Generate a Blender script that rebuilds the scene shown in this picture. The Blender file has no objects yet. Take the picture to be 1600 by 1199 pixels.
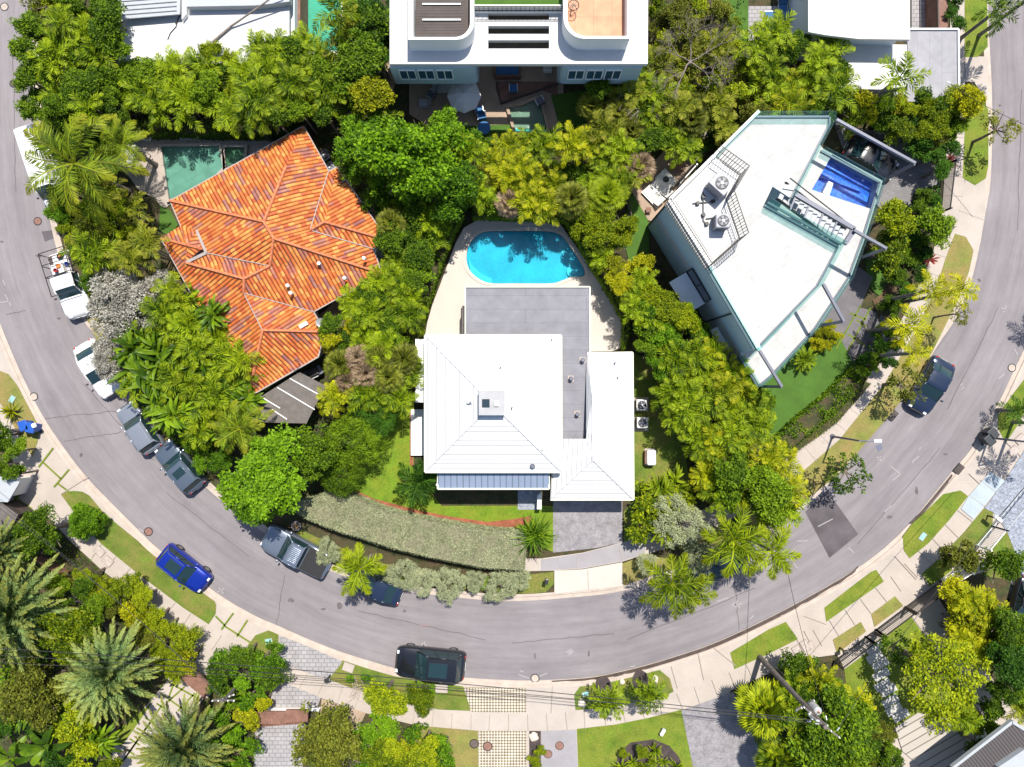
import bpy, bmesh, math, random
import numpy as np
from mathutils import Vector, Matrix
from mathutils.geometry import tessellate_polygon
R = math.radians
SC = bpy.context.scene
COL = SC.collection
# ---------------------------------------------------------------- camera (drone looking straight down from 55 m)
H = 55.0
cam_d = bpy.data.cameras.new('camera'); cam = bpy.data.objects.new('camera', cam_d); COL.objects.link(cam)
cam.location = (0, 0, H); cam.rotation_euler = (0, 0, 0)
cam_d.sensor_width = 36; cam_d.lens = 18 / (40.0 / H); cam_d.clip_end = 1000
SC.camera = cam
# ---------------------------------------------------------------- sky + sun (light comes from the upper edge, slightly right)
SUN_EL = R(63); SX, SY = 0.34, 0.94
W_ = bpy.data.worlds.new('World'); SC.world = W_; W_.use_nodes = True
nt = W_.node_tree; sky = nt.nodes.new('ShaderNodeTexSky'); sky.sky_type = 'NISHITA'; sky.sun_disc = False
sky.sun_elevation = SUN_EL; sky.sun_rotation = math.atan2(SX, SY)
nt.links.new(sky.outputs[0], nt.nodes['Background'].inputs[0]); nt.nodes['Background'].inputs[1].default_value = 0.115
sun_d = bpy.data.lights.new('sun', 'SUN'); sun = bpy.data.objects.new('sun', sun_d); COL.objects.link(sun)
sun_d.energy = 5.0; sun_d.angle = R(0.5); sun_d.color = (1, 0.95, 0.86)
sd = Vector((SX, SY, 0)).normalized() * math.cos(SUN_EL) + Vector((0, 0, math.sin(SUN_EL)))
sun.rotation_euler = sd.to_track_quat('Z', 'Y').to_euler(); sun.location = (0, 0, 60)
SC.view_settings.view_transform = 'Standard'; SC.view_settings.look = 'None'
SC.view_settings.exposure = 0.6; SC.view_settings.gamma = 1.0; SC.view_settings.use_curve_mapping = False
SC.render.engine = 'CYCLES'
SC.cycles.max_bounces = 6; SC.cycles.transparent_max_bounces = 12

# ---------------------------------------------------------------- helpers
def P(px, py, h=0.0):
    """a place h metres up, read off the survey photograph (1600 x 1199, 20 px = 1 m on the ground)"""
    k = (H - h) / H / 20.0
    return Vector(((px - 800) * k, -(py - 599.5) * k, h))
def P2(px, py, h=0.0):
    v = P(px, py, h); return (v.x, v.y)
def PP(pts, h=0.0): return [P2(x, y, h) for x, y in pts]

def tag(o, label=None, cat=None, group=None, kind=None):
    if label: o['label'] = label
    if cat: o['category'] = cat
    if group: o['group'] = group
    if kind: o['kind'] = kind
    return o
def thing(name, label, cat, loc=(0, 0, 0), rz=0.0, group=None):
    o = bpy.data.objects.new(name, None); COL.objects.link(o); o.empty_display_size = .3
    o.location = loc; o.rotation_euler = (0, 0, rz)
    return tag(o, label, cat, group)
def copy_tree(o, parent=None):
    c = o.copy(); COL.objects.link(c)
    if parent: c.parent = parent
    for ch in list(o.children): copy_tree(ch, c)
    return c

class MB:
    """collects shapes into one mesh"""
    def __init__(s): s.v = []; s.f = []; s.uv = []; s.m = []; s.tip = []; s.mi = 0
    def add(s, vs, fs, uvs=None):
        b = len(s.v); s.v += [tuple(v) for v in vs]; s.f += [tuple(i + b for i in f) for f in fs]
        s.uv += uvs if uvs else [None] * len(fs); s.m += [s.mi] * len(fs); return s
    def box(s, x0, y0, z0, x1, y1, z1):
        vs = [(x, y, z) for z in (z0, z1) for y in (y0, y1) for x in (x0, x1)]
        return s.add(vs, [(0, 2, 3, 1), (4, 5, 7, 6), (0, 1, 5, 4), (2, 6, 7, 3), (0, 4, 6, 2), (1, 3, 7, 5)])
    def obox(s, c, ax, hx, hy, z0, z1):
        """box centred at c (xy), long axis angle ax"""
        ca, sa = math.cos(ax), math.sin(ax); q = []
        for z in (z0, z1):
            for a, b in ((-hx, -hy), (hx, -hy), (hx, hy), (-hx, hy)):
                q.append((c[0] + a * ca - b * sa, c[1] + a * sa + b * ca, z))
        return s.add(q, [(3, 2, 1, 0), (4, 5, 6, 7), (0, 1, 5, 4), (1, 2, 6, 5), (2, 3, 7, 6), (3, 0, 4, 7)])
    def prism(s, pts, z0, z1, holes=(), bottom=False):
        loops = [list(pts)] + [list(h) for h in holes]
        flat = [p for l in loops for p in l]
        tris = tessellate_polygon([[Vector((p[0], p[1], 0)) for p in l] for l in loops])
        def ok(t):
            a, b, c = (flat[i] for i in t)
            return ((b[0]-a[0])*(c[1]-a[1]) - (b[1]-a[1])*(c[0]-a[0]))
        top = [t if ok(t) > 0 else (t[2], t[1], t[0]) for t in tris]
        n = len(flat)
        vs = [(p[0], p[1], z1) for p in flat]; fs = [tuple(t) for t in top]
        if z0 is not None:
            vs += [(p[0], p[1], z0) for p in flat]; o = 0
            for li, l in enumerate(loops):
                ar = sum(l[i][0]*l[(i+1) % len(l)][1] - l[(i+1) % len(l)][0]*l[i][1] for i in range(len(l)))
                ccw = (ar > 0) == (li == 0)
                for i in range(len(l)):
                    a, b = o + i, o + (i+1) % len(l)
                    fs.append((a, a+n, b+n, b) if ccw else (a, b, b+n, a+n))
                o += len(l)
            if bottom: fs += [(t[2]+n, t[1]+n, t[0]+n) for t in top]
        return s.add(vs, fs)
    def bar(s, a, b, w, hgt=None):
        """square bar from a to b"""
        a, b = Vector(a), Vector(b); d = (b - a); hgt = hgt or w
        if d.length < 1e-6: return s
        d.normalize(); up = Vector((0, 0, 1)) if abs(d.z) < .95 else Vector((0, 1, 0))
        x = d.cross(up).normalized() * w / 2; y = x.cross(d).normalized() * hgt / 2
        vs = [p + i * x + j * y for p in (a, b) for i, j in ((-1, -1), (1, -1), (1, 1), (-1, 1))]
        return s.add(vs, [(3, 2, 1, 0), (4, 5, 6, 7), (0, 1, 5, 4), (1, 2, 6, 5), (2, 3, 7, 6), (3, 0, 4, 7)])
    def tube(s, pts, rads, n=8, cap=True):
        pts = [Vector(p) for p in pts]; rings = []
        if not hasattr(rads, '__len__'): rads = [rads] * len(pts)
        b = []
        for i, p in enumerate(pts):
            d = (pts[min(i+1, len(pts)-1)] - pts[max(i-1, 0)]).normalized()
            up = Vector((0, 0, 1)) if abs(d.z) < .9 else Vector((0, 1, 0))
            x = d.cross(up).normalized(); y = x.cross(d).normalized()
            for k in range(n):
                a = 2 * math.pi * k / n
                b.append(p + (x * math.cos(a) + y * math.sin(a)) * rads[i])
        fs = []
        for i in range(len(pts)-1):
            for k in range(n):
                k2 = (k+1) % n
                fs.append((i*n+k, i*n+k2, (i+1)*n+k2, (i+1)*n+k))
        if cap:
            fs.append(tuple(range(n-1, -1, -1))); fs.append(tuple((len(pts)-1)*n + k for k in range(n)))
        return s.add(b, fs)
    def lathe(s, c, prof, n=16):
        vs = []; fs = []
        for r, z in prof:
            for k in range(n):
                a = 2*math.pi*k/n; vs.append((c[0]+r*math.cos(a), c[1]+r*math.sin(a), c[2]+z))
        for i in range(len(prof)-1):
            for k in range(n):
                k2 = (k+1) % n; fs.append((i*n+k, i*n+k2, (i+1)*n+k2, (i+1)*n+k))
        fs.append(tuple(range(n-1, -1, -1))); fs.append(tuple((len(prof)-1)*n+k for k in range(n)))
        return s.add(vs, fs)
    def build(s, name, mat, parent=None, smooth=False, local=False, bevel=0):
        me = bpy.data.meshes.new(name)
        off = Vector((0, 0, 0))
        if parent and not local:
            r = parent
            while r.parent: r = r.parent
            off = Vector(r.location)
        me.from_pydata([(v[0]-off.x, v[1]-off.y, v[2]-off.z) for v in s.v], [], s.f)
        if any(u for u in s.uv):
            ul = me.uv_layers.new(name='UVMap'); k = 0
            for f, u in zip(s.f, s.uv):
                for j in range(len(f)):
                    if u: ul.data[k].uv = u[j]
                    k += 1
        if s.tip:
            at = me.attributes.new('tip', 'FLOAT', 'POINT'); at.data.foreach_set('value', s.tip)
        mats = mat if isinstance(mat, (list, tuple)) else [mat]
        for m in mats: me.materials.append(m)
        if len(mats) > 1: me.polygons.foreach_set('material_index', s.m)
        if smooth: me.polygons.foreach_set('use_smooth', [True]*len(me.polygons))
        me.update()
        o = bpy.data.objects.new(name, me); COL.objects.link(o)
        if parent: o.parent = parent
        if bevel:
            b = o.modifiers.new('bevel', 'BEVEL'); b.width = bevel; b.segments = 2; b.limit_method = 'ANGLE'
        return o
def struct(name, mb, mat, **k):
    return tag(mb.build(name, mat, **k), kind='structure')

def crom(pts, n=5, closed=False):
    out = []; L = len(pts)
    for i in range(L if closed else L-1):
        g = (lambda k: pts[k % L]) if closed else (lambda k: pts[max(0, min(L-1, k))])
        p0, p1, p2, p3 = g(i-1), g(i), g(i+1), g(i+2)
        for t in range(n):
            t /= n
            out.append(tuple(.5*((2*b)+(-a+c)*t+(2*a-5*b+4*c-d)*t*t+(-a+3*b-3*c+d)*t**3) for a, b, c, d in zip(p0, p1, p2, p3)))
    if not closed: out.append(tuple(pts[-1]))
    return out
def offset(line, d):
    out = []
    for i in range(len(line)):
        a = line[max(i-1, 0)]; b = line[min(i+1, len(line)-1)]
        dx, dy = b[0]-a[0], b[1]-a[1]; l = math.hypot(dx, dy) or 1
        out.append((line[i][0] - dy/l*d, line[i][1] + dx/l*d))
    return out

# ---------------------------------------------------------------- materials
def hexlin(r, g, b): return tuple(((c/255+.055)/1.055)**2.4 if c > 10 else c/255/12.92 for c in (r, g, b))
def newmat(name):
    m = bpy.data.materials.new(name); m.use_nodes = True
    return m, m.node_tree.nodes, m.node_tree.links, m.node_tree.nodes['Principled BSDF']
def ramp(N, L, fac, stops):
    r = N.new('ShaderNodeValToRGB'); e = r.color_ramp.elements
    while len(e) < len(stops): e.new(.5)
    for k, (p, c) in enumerate(stops): e[k].position = p; e[k].color = (*c[:3], 1)
    L.new(fac, r.inputs[0]); return r.outputs[0]
def noise(N, L, vec, scale, detail=4, rough=.6):
    n = N.new('ShaderNodeTexNoise'); n.inputs['Scale'].default_value = scale
    n.inputs['Detail'].default_value = detail; n.inputs['Roughness'].default_value = rough
    if vec: L.new(vec, n.inputs['Vector'])
    return n.outputs['Fac']
def mixc(N, L, f, a, b, mode='MIX'):
    m = N.new('ShaderNodeMix'); m.data_type = 'RGBA'; m.blend_type = mode
    for s, v in ((m.inputs[0], f), (m.inputs[6], a), (m.inputs[7], b)):
        if hasattr(v, 'links'): L.new(v, s)
        else: s.default_value = v if not isinstance(v, tuple) else (*v[:3], 1)
    return m.outputs[2]
def mat(name, c, rough=.7, var=.12, scale=1.5, fine=.08, fscale=14, bump=0.0, bscale=30, metal=0, spec=.4, c2=None, c2amt=.5, stain=None):
    """base colour with two octaves of real surface variation"""
    m, N, L, B = newmat(name)
    tc = N.new('ShaderNodeTexCoord').outputs['Object']
    lo = tuple(max(0, x*(1-var)) for x in c); hi = tuple(x*(1+var) for x in c)
    col = ramp(N, L, noise(N, L, tc, scale), [(.3, lo), (.7, hi)])
    if c2: col = mixc(N, L, ramp(N, L, noise(N, L, tc, scale*.7, 6, .7), [(.5-.2*c2amt, (0, 0, 0)), (.62, (1, 1, 1))]), col, c2)
    if stain: col = mixc(N, L, ramp(N, L, noise(N, L, tc, .35, 8, .75), [(.55, (0, 0, 0)), (.8, (1, 1, 1))]), col, stain)
    if fine:
        f = ramp(N, L, noise(N, L, tc, fscale, 3), [(.25, (1-fine,)*3), (.75, (1+fine,)*3)])
        col = mixc(N, L, 1.0, col, f, 'MULTIPLY')
    L.new(col, B.inputs['Base Color']); B.inputs['Roughness'].default_value = rough
    B.inputs['Metallic'].default_value = metal; B.inputs['Specular IOR Level'].default_value = spec
    if bump:
        bp = N.new('ShaderNodeBump'); bp.inputs['Strength'].default_value = bump; bp.inputs['Distance'].default_value = .05
        L.new(noise(N, L, tc, bscale, 3), bp.inputs['Height']); L.new(bp.outputs[0], B.inputs['Normal'])
    return m
def brick(name, c1, c2, mortar, w, h, ang=0.0, msize=.02, rough=.8, offs=.5, mm=.012):
    m, N, L, B = newmat(name)
    tc = N.new('ShaderNodeTexCoord'); mp = N.new('ShaderNodeMapping'); L.new(tc.outputs['Object'], mp.inputs[0])
    mp.inputs['Rotation'].default_value = (0, 0, ang)
    b = N.new('ShaderNodeTexBrick'); L.new(mp.outputs[0], b.inputs['Vector'])
    b.inputs['Color1'].default_value = (*c1, 1); b.inputs['Color2'].default_value = (*c2, 1); b.inputs['Mortar'].default_value = (*mortar, 1)
    b.inputs['Scale'].default_value = 1; b.inputs['Brick Width'].default_value = w; b.inputs['Row Height'].default_value = h
    b.inputs['Mortar Size'].default_value = mm; b.offset = offs
    f = ramp(N, L, noise(N, L, tc.outputs['Object'], 1.2, 6), [(.3, (.85,)*3), (.7, (1.12,)*3)])
    L.new(mixc(N, L, 1.0, b.outputs['Color'], f, 'MULTIPLY'), B.inputs['Base Color']); B.inputs['Roughness'].default_value = rough
    return m
def simple(name, c, rough=.5, metal=0, spec=.5, coat=0):
    m, N, L, B = newmat(name); B.inputs['Base Color'].default_value = (*c, 1); B.inputs['Roughness'].default_value = rough
    B.inputs['Metallic'].default_value = metal; B.inputs['Specular IOR Level'].default_value = spec; B.inputs['Coat Weight'].default_value = coat
    B.inputs['Coat Roughness'].default_value = .05
    return m
def leafmat(name, c, c2, tip=None, trans=.35, vary=.75, orand=.22, rough=.6, spec=.16):
    """foliage: every leaf an island of its own tone between c and c2; tip = colour of the frond tips"""
    m, N, L, B = newmat(name)
    g = N.new('ShaderNodeNewGeometry'); oi = N.new('ShaderNodeObjectInfo'); tc = N.new('ShaderNodeTexCoord')
    mx = N.new('ShaderNodeMath'); mx.operation = 'ADD'
    m1 = N.new('ShaderNodeMath'); m1.operation = 'MULTIPLY'; m1.inputs[1].default_value = vary; L.new(g.outputs['Random Per Island'], m1.inputs[0])
    nz = noise(N, L, tc.outputs['Object'], 1.1, 2)
    m2 = N.new('ShaderNodeMath'); m2.operation = 'MULTIPLY_ADD'; m2.inputs[1].default_value = 1.0; m2.inputs[2].default_value = -.36; L.new(nz, m2.inputs[0])
    L.new(m1.outputs[0], mx.inputs[0]); L.new(m2.outputs[0], mx.inputs[1])
    mo = N.new('ShaderNodeMath'); mo.operation = 'MULTIPLY_ADD'; mo.inputs[1].default_value = orand*2; mo.inputs[2].default_value = -orand
    L.new(oi.outputs['Random'], mo.inputs[0])
    ad = N.new('ShaderNodeMath'); ad.operation = 'ADD'; ad.use_clamp = True; L.new(mx.outputs[0], ad.inputs[0]); L.new(mo.outputs[0], ad.inputs[1])
    col = ramp(N, L, ad.outputs[0], [(0, tuple(x*.6 for x in c)), (.28, tuple(x*.9 for x in c)), (1, c2)])
    if tip:
        at = N.new('ShaderNodeAttribute'); at.attribute_name = 'tip'
        col = mixc(N, L, at.outputs['Fac'], col, tip)
    L.new(col, B.inputs['Base Color']); B.inputs['Roughness'].default_value = rough; B.inputs['Specular IOR Level'].default_value = spec
    t = N.new('ShaderNodeBsdfTranslucent'); L.new(mixc(N, L, 1.0, col, (1.25, 1.25, .5), 'MULTIPLY'), t.inputs[0])
    ms = N.new('ShaderNodeMixShader'); ms.inputs[0].default_value = trans
    out = N['Material Output']; L.new(B.outputs[0], ms.inputs[1]); L.new(t.outputs[0], ms.inputs[2]); L.new(ms.outputs[0], out.inputs[0])
    return m
def watermat(name, tint, bscale=2.2, bst=.25):
    m, N, L, B = newmat(name); N.remove(B)
    tc = N.new('ShaderNodeTexCoord').outputs['Object']
    tr = N.new('ShaderNodeBsdfTransparent'); tr.inputs[0].default_value = (*tint, 1)
    gl = N.new('ShaderNodeBsdfGlossy'); gl.inputs['Roughness'].default_value = .03
    bp = N.new('ShaderNodeBump'); bp.inputs['Strength'].default_value = bst; bp.inputs['Distance'].default_value = .1
    L.new(noise(N, L, tc, bscale, 3), bp.inputs['Height']); L.new(bp.outputs[0], gl.inputs['Normal'])
    fr = N.new('ShaderNodeFresnel'); fr.inputs[0].default_value = 1.33; L.new(bp.outputs[0], fr.inputs['Normal'])
    ms = N.new('ShaderNodeMixShader'); L.new(fr.outputs[0], ms.inputs[0]); L.new(tr.outputs[0], ms.inputs[1]); L.new(gl.outputs[0], ms.inputs[2])
    L.new(ms.outputs[0], N['Material Output'].inputs[0]); return m
def glassmat(name, tint=(.75, .9, .88), f=.12):
    m, N, L, B = newmat(name); N.remove(B)
    tr = N.new('ShaderNodeBsdfTransparent'); tr.inputs[0].default_value = (*tint, 1)
    gl = N.new('ShaderNodeBsdfPrincipled'); gl.inputs['Base Color'].default_value = (.25, .45, .45, 1); gl.inputs['Roughness'].default_value = .05
    ms = N.new('ShaderNodeMixShader'); ms.inputs[0].default_value = f; L.new(tr.outputs[0], ms.inputs[1]); L.new(gl.outputs[0], ms.inputs[2])
    L.new(ms.outputs[0], N['Material Output'].inputs[0]); return m
def seammat(name, c, pitch, dark=.8, rough=.35, metal=0.0, width=.06):
    """standing-seam sheet: UV.x runs across the seams in metres"""
    m, N, L, B = newmat(name)
    uv = N.new('ShaderNodeTexCoord'); sp = N.new('ShaderNodeSeparateXYZ'); L.new(uv.outputs['UV'], sp.inputs[0])
    d = N.new('ShaderNodeMath'); d.operation = 'DIVIDE'; d.inputs[1].default_value = pitch; L.new(sp.outputs[0], d.inputs[0])
    fr = N.new('ShaderNodeMath'); fr.operation = 'FRACT'; L.new(d.outputs[0], fr.inputs[0])
    w = width/pitch
    col = ramp(N, L, fr.outputs[0], [(0, tuple(x*dark for x in c)), (w, tuple(x*dark for x in c)), (w*1.3, c)])  # seam strip darkened in the colour for the shading of the rib
    nz = ramp(N, L, noise(N, L, uv.outputs['Object'], .8, 5), [(.3, (.93,)*3), (.7, (1.04,)*3)])
    L.new(mixc(N, L, 1.0, col, nz, 'MULTIPLY'), B.inputs['Base Color'])
    B.inputs['Roughness'].default_value = rough; B.inputs['Metallic'].default_value = metal
    bp = N.new('ShaderNodeBump'); bp.inputs['Strength'].default_value = .8; bp.inputs['Distance'].default_value = .03
    hh = ramp(N, L, fr.outputs[0], [(0, (1,)*3), (w, (1,)*3), (w*1.5, (0,)*3)])
    L.new(hh, bp.inputs['Height']); L.new(bp.outputs[0], B.inputs['Normal'])
    return m
def lapmat(name, c, pitch=.36):
    """flat white tiles laid in lapped courses: UV.y runs down the slope in metres"""
    m, N, L, B = newmat(name); uv = N.new('ShaderNodeTexCoord'); sp = N.new('ShaderNodeSeparateXYZ'); L.new(uv.outputs['UV'], sp.inputs[0])
    d = N.new('ShaderNodeMath'); d.operation = 'DIVIDE'; d.inputs[1].default_value = pitch; L.new(sp.outputs[1], d.inputs[0])
    fr = N.new('ShaderNodeMath'); fr.operation = 'FRACT'; L.new(d.outputs[0], fr.inputs[0])
    bp = N.new('ShaderNodeBump'); bp.inputs['Strength'].default_value = 1; bp.inputs['Distance'].default_value = .05
    hh = ramp(N, L, fr.outputs[0], [(0, (.0,)*3), (.80, (.35,)*3), (.90, (1,)*3), (1, (0,)*3)])
    L.new(hh, bp.inputs['Height']); L.new(bp.outputs[0], B.inputs['Normal'])
    nz = ramp(N, L, noise(N, L, uv.outputs['Object'], .6, 6), [(.3, tuple(x*.93 for x in c)), (.7, c)])
    ln = ramp(N, L, fr.outputs[0], [(0, (1,)*3), (.86, (1,)*3), (.90, (.93,)*3), (1, (.93,)*3)])  # slightly darker lap line paints the step's shadow into the colour
    L.new(mixc(N, L, 1.0, nz, ln, 'MULTIPLY'), B.inputs['Base Color']); B.inputs['Roughness'].default_value = .5; return m
def tilemat(name):
    """barrel clay tiles: UV in metres, x across the slope, y down the slope"""
    m, N, L, B = newmat(name)
    uv = N.new('ShaderNodeTexCoord'); sp = N.new('ShaderNodeSeparateXYZ'); L.new(uv.outputs['UV'], sp.inputs[0])
    def mth(op, a, b=None, c=None):
        n = N.new('ShaderNodeMath'); n.operation = op
        for i, v in enumerate((a, b, c)):
            if v is None: continue
            if hasattr(v, 'links'): L.new(v, n.inputs[i])
            else: n.inputs[i].default_value = v
        return n.outputs[0]
    u = mth('DIVIDE', sp.outputs[0], .27); v = mth('DIVIDE', sp.outputs[1], .42)
    fu, fv = mth('FRACT', u), mth('FRACT', v)
    cu, cv = mth('FLOOR', u), mth('FLOOR', v)
    cb = N.new('ShaderNodeCombineXYZ'); L.new(cu, cb.inputs[0]); L.new(cv, cb.inputs[1])
    wn = N.new('ShaderNodeTexWhiteNoise'); wn.noise_dimensions = '3D'; L.new(cb.outputs[0], wn.inputs['Vector'])
    # runs of fired-dark tiles
    cb2 = N.new('ShaderNodeCombineXYZ'); L.new(cu, cb2.inputs[0]); L.new(mth('FLOOR', mth('DIVIDE', mth('ADD', v, mth('MULTIPLY', cu, .37)), 2.4)), cb2.inputs[1])
    wn2 = N.new('ShaderNodeTexWhiteNoise'); L.new(cb2.outputs[0], wn2.inputs['Vector'])
    O1, O2, O3 = (.50, .12, .022), (.60, .19, .04), (.42, .085, .025)
    base = ramp(N, L, wn.outputs['Value'], [(0, O3), (.3, O1), (.62, O2), (.86, (.70, .28, .07)), (1, O1)])
    base = mixc(N, L, ramp(N, L, wn2.outputs['Value'], [(.0, (0, 0, 0)), (.80, (0, 0, 0)), (.83, (.45,)*3), (1, (.75,)*3)]), base, (.20, .10, .12))
    nz = ramp(N, L, noise(N, L, uv.outputs['Object'], .7, 5), [(.3, (.8, .74, .7)), (.7, (1.1, 1.12, 1.1))])
    base = mixc(N, L, 1.0, base, nz, 'MULTIPLY')
    L.new(base, B.inputs['Base Color']); B.inputs['Roughness'].default_value = .75
    hump = mth('SINE', mth('MULTIPLY', fu, math.pi)); hump = mth('POWER', hump, .7)
    lap = mth('MULTIPLY', fv, .35)
    bp = N.new('ShaderNodeBump'); bp.inputs['Strength'].default_value = 1; bp.inputs['Distance'].default_value = .13
    L.new(mth('ADD', hump, lap), bp.inputs['Height']); L.new(bp.outputs[0], B.inputs['Normal'])
    return m

def roadmat():
    m, N, L, B = newmat('asphalt'); tc = N.new('ShaderNodeTexCoord'); ob = tc.outputs['Object']
    def st(sx, sy, sc, det=5):
        mp = N.new('ShaderNodeMapping'); mp.inputs['Scale'].default_value = (sx, sy, 1); L.new(tc.outputs['UV'], mp.inputs[0]); return noise(N, L, mp.outputs[0], sc, det, .65)
    col = ramp(N, L, noise(N, L, ob, .22, 6, .7), [(.3, (.168,.150,.158)), (.7, (.218,.198,.206))])
    lane = ramp(N, L, st(5.0, .06, 1.6), [(.35, (.85,)*3), (.65, (1.09,)*3)])
    fine_ = ramp(N, L, st(26, .5, 1.2), [(.3, (.94,)*3), (.7, (1.05,)*3)])
    grit = ramp(N, L, noise(N, L, ob, 26, 2), [(.25, (.86,)*3), (.75, (1.12,)*3)])
    for f in (lane, fine_, grit): col = mixc(N, L, 1.0, col, f, 'MULTIPLY')
    spot = ramp(N, L, noise(N, L, ob, 1.7, 7, .8), [(.63, (0,)*3), (.74, (.6,)*3)])
    col = mixc(N, L, spot, col, (.11,.098,.103)); L.new(col, B.inputs['Base Color']); B.inputs['Roughness'].default_value = .9
    bp = N.new('ShaderNodeBump'); bp.inputs['Strength'].default_value = .3; bp.inputs['Distance'].default_value = .02
    L.new(noise(N, L, ob, 60, 2), bp.inputs['Height']); L.new(bp.outputs[0], B.inputs['Normal']); return m
M = {}
M['asphalt'] = mat('asphalt', (.172, .155, .162), .9, .07, .25, .12, 30, .3, 60, stain=(.142, .128, .136))
M['patch'] = mat('fresh_asphalt', (.085, .074, .080), .85, .3, .5, .1, 20, .3, 50)
M['kerb'] = mat('kerb_concrete', (.40, .335, .285), .85, .12, 1.2, .1, 18, stain=(.30, .235, .20))
M['walk'] = mat('sidewalk_concrete', (.365, .318, .28), .85, .1, .4, .08, 12, stain=(.32, .27, .23))
M['joint'] = mat('joint', (.26, .22, .19), .9)
M['wet'] = mat('wet_gutter_dirt', (.06, .042, .035), .5, .35, 2, .2, 14)
M['grass'] = mat('grass', (.095, .145, .014), .9, .3, .7, .28, 9, .9, 26, c2=(.17, .16, .035), c2amt=.35)
M['grass_dry'] = mat('dry_grass', (.16, .18, .035), .9, .25, .8, .25, 10, .9, 26, c2=(.24, .18, .06), c2amt=.7)
M['lawn'] = mat('lush_lawn', (.095, .155, .008), .9, .3, .9, .32, 10, .9, 26, c2=(.16,.185,.018), c2amt=.7)
M['turf'] = mat('artificial_turf', (.05, .115, .012), .9, .15, .8, .15, 14, .5, 30)
M['soil'] = mat('soil', (.10, .065, .035), .95, .4, 1.5, .3, 12, .8, 16)
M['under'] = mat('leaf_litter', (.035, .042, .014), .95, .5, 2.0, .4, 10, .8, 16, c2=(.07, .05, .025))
M['mulch'] = mat('red_mulch', (.26, .085, .045), .95, .3, 3, .35, 16, 1, 20)
M['mulch_dark'] = mat('dark_mulch', (.055, .042, .04), .95, .3, 3, .35, 16, 1, 20)
M['deck'] = mat('pool_deck', (.44, .395, .35), .75, .05, .6, .04, 12)
M['tan'] = mat('tan_paving', (.31, .225, .165), .8, .15, 1, .1, 12)
M['white'] = mat('white_render', (.70, .70, .69), .6, .03, .5, .02, 10)
M['whiteroof'] = mat('white_membrane', (.52, .51, .50), .7, .07, .4, .06, 8, stain=(.42, .38, .345))
M['wallgrey'] = mat('pale_render', (.62, .66, .68), .7, .05, .5)
M['wallshade'] = mat('shade_toned_render', (.36, .46, .52), .5, .06, .5)  # blue-grey of walls in shade, put into the base colour
M['greyroof'] = brick('grey_felt', (.19, .187, .21), (.18, .177, .198), (.14, .137, .155), 9, 1.0, 0, mm=.02)
M['greymembrane'] = brick('grey_membrane', (.27, .265, .285), (.255, .25, .27), (.21, .205, .225), 6, .9, R(90), mm=.015)
M['terrace'] = brick('terrace_slabs', (.43, .425, .415), (.41, .405, .395), (.34, .335, .33), 1.6, .45, R(-32), mm=.012)
M['stone'] = mat('grey_stone_drive', (.21, .197, .207), .85, .25, 2.5, .3, 12, .5, 12)
M['greyconc'] = mat('grey_concrete', (.255, .24, .25), .85, .1, .6, .08, 12, stain=(.21, .195, .205))
M['bluestone'] = mat('blue_grey_crazy_paving', (.22, .24, .285), .8, .35, 5, .25, 10)
M['bluepanel'] = mat('pale_blue_concrete', (.32, .37, .41), .8, .1, 1, .05, 8)
M['slate'] = brick('slate_paving', (.13, .12, .13), (.115, .105, .115), (.08, .075, .08), 1.2, .6, R(30))
M['darkpaver'] = brick('dark_pavers', (.17, .16, .165), (.15, .14, .145), (.10, .095, .1), .4, .2, R(20))
M['paver'] = brick('grey_pavers', (.30, .285, .29), (.27, .255, .262), (.17, .165, .17), .45, .32, 0, mm=.03)
M['gridpaver'] = None
M['tantile'] = brick('terracotta_pavers', (.52, .27, .16), (.48, .245, .145), (.36, .19, .12), 1.25, 1.25, 0, offs=0, mm=.02)
M['beigepave'] = brick('beige_pavers', (.36, .305, .265), (.33, .28, .245), (.25, .21, .185), 1.0, .5, R(-29))
M['tile'] = tilemat('clay_tiles')
M['ridge'] = mat('ridge_tiles', (.50, .16, .07), .8, .35, 6, .2, 10)
M['flash'] = mat('flashing', (.30, .26, .24), .5, .1, 2)
M['seam'] = lapmat('white_lapped_roof', (.60, .60, .60))
M['seamblue'] = seammat('blue_grey_seam_roof', (.19, .235, .32), .45, .6)
M['fascia'] = mat('pale_fascia', (.62, .64, .5), .5, .05)
M['glass'] = glassmat('balustrade_glass')
M['window'] = simple('window_glass', (.02, .035, .045), .06, 0, .8)
M['winblue'] = simple('blue_window_glass', (.03, .08, .12), .08, 0, .8)
M['steel'] = mat('grey_steel', (.125, .13, .165), .45, .08, 1, metal=.2)
M['black'] = simple('black_metal', (.015, .014, .014), .5)
M['dark'] = mat('dark_boards', (.06, .045, .04), .7, .25, 1)
M['wood'] = mat('brown_boards', (.17, .085, .06), .7, .25, 2, .2, 12)
M['greywood'] = mat('weathered_boards', (.115, .10, .092), .8, .2, 2, .15, 12)
M['greypanel'] = mat('grey_louvre', (.34, .36, .38), .5, .05)
M['metal'] = mat('galvanised', (.50, .51, .52), .4, .08, 3, metal=.4)
M['acbody'] = mat('condenser_grey', (.33, .33, .37), .5, .08, 2)
M['acwhite'] = mat('condenser_white', (.68, .68, .66), .5, .05, 2)
M['trunk'] = mat('bark', (.16, .125, .10), .95, .25, 3, .2, 14, 1, 18)
M['palmtrunk'] = mat('palm_bark', (.20, .17, .145), .9, .2, 6, .2, 10, 1, 14)
M['barebark'] = mat('pale_bark', (.34, .28, .245), .9, .2, 3, .15, 10)
M['pole'] = mat('wood_pole', (.13, .11, .10), .9, .25, 2, .2, 10)
M['cast'] = mat('cast_iron', (.10, .075, .065), .7, .25, 4)
M['canvas'] = mat('canvas', (.58, .56, .54), .85, .05)
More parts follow.
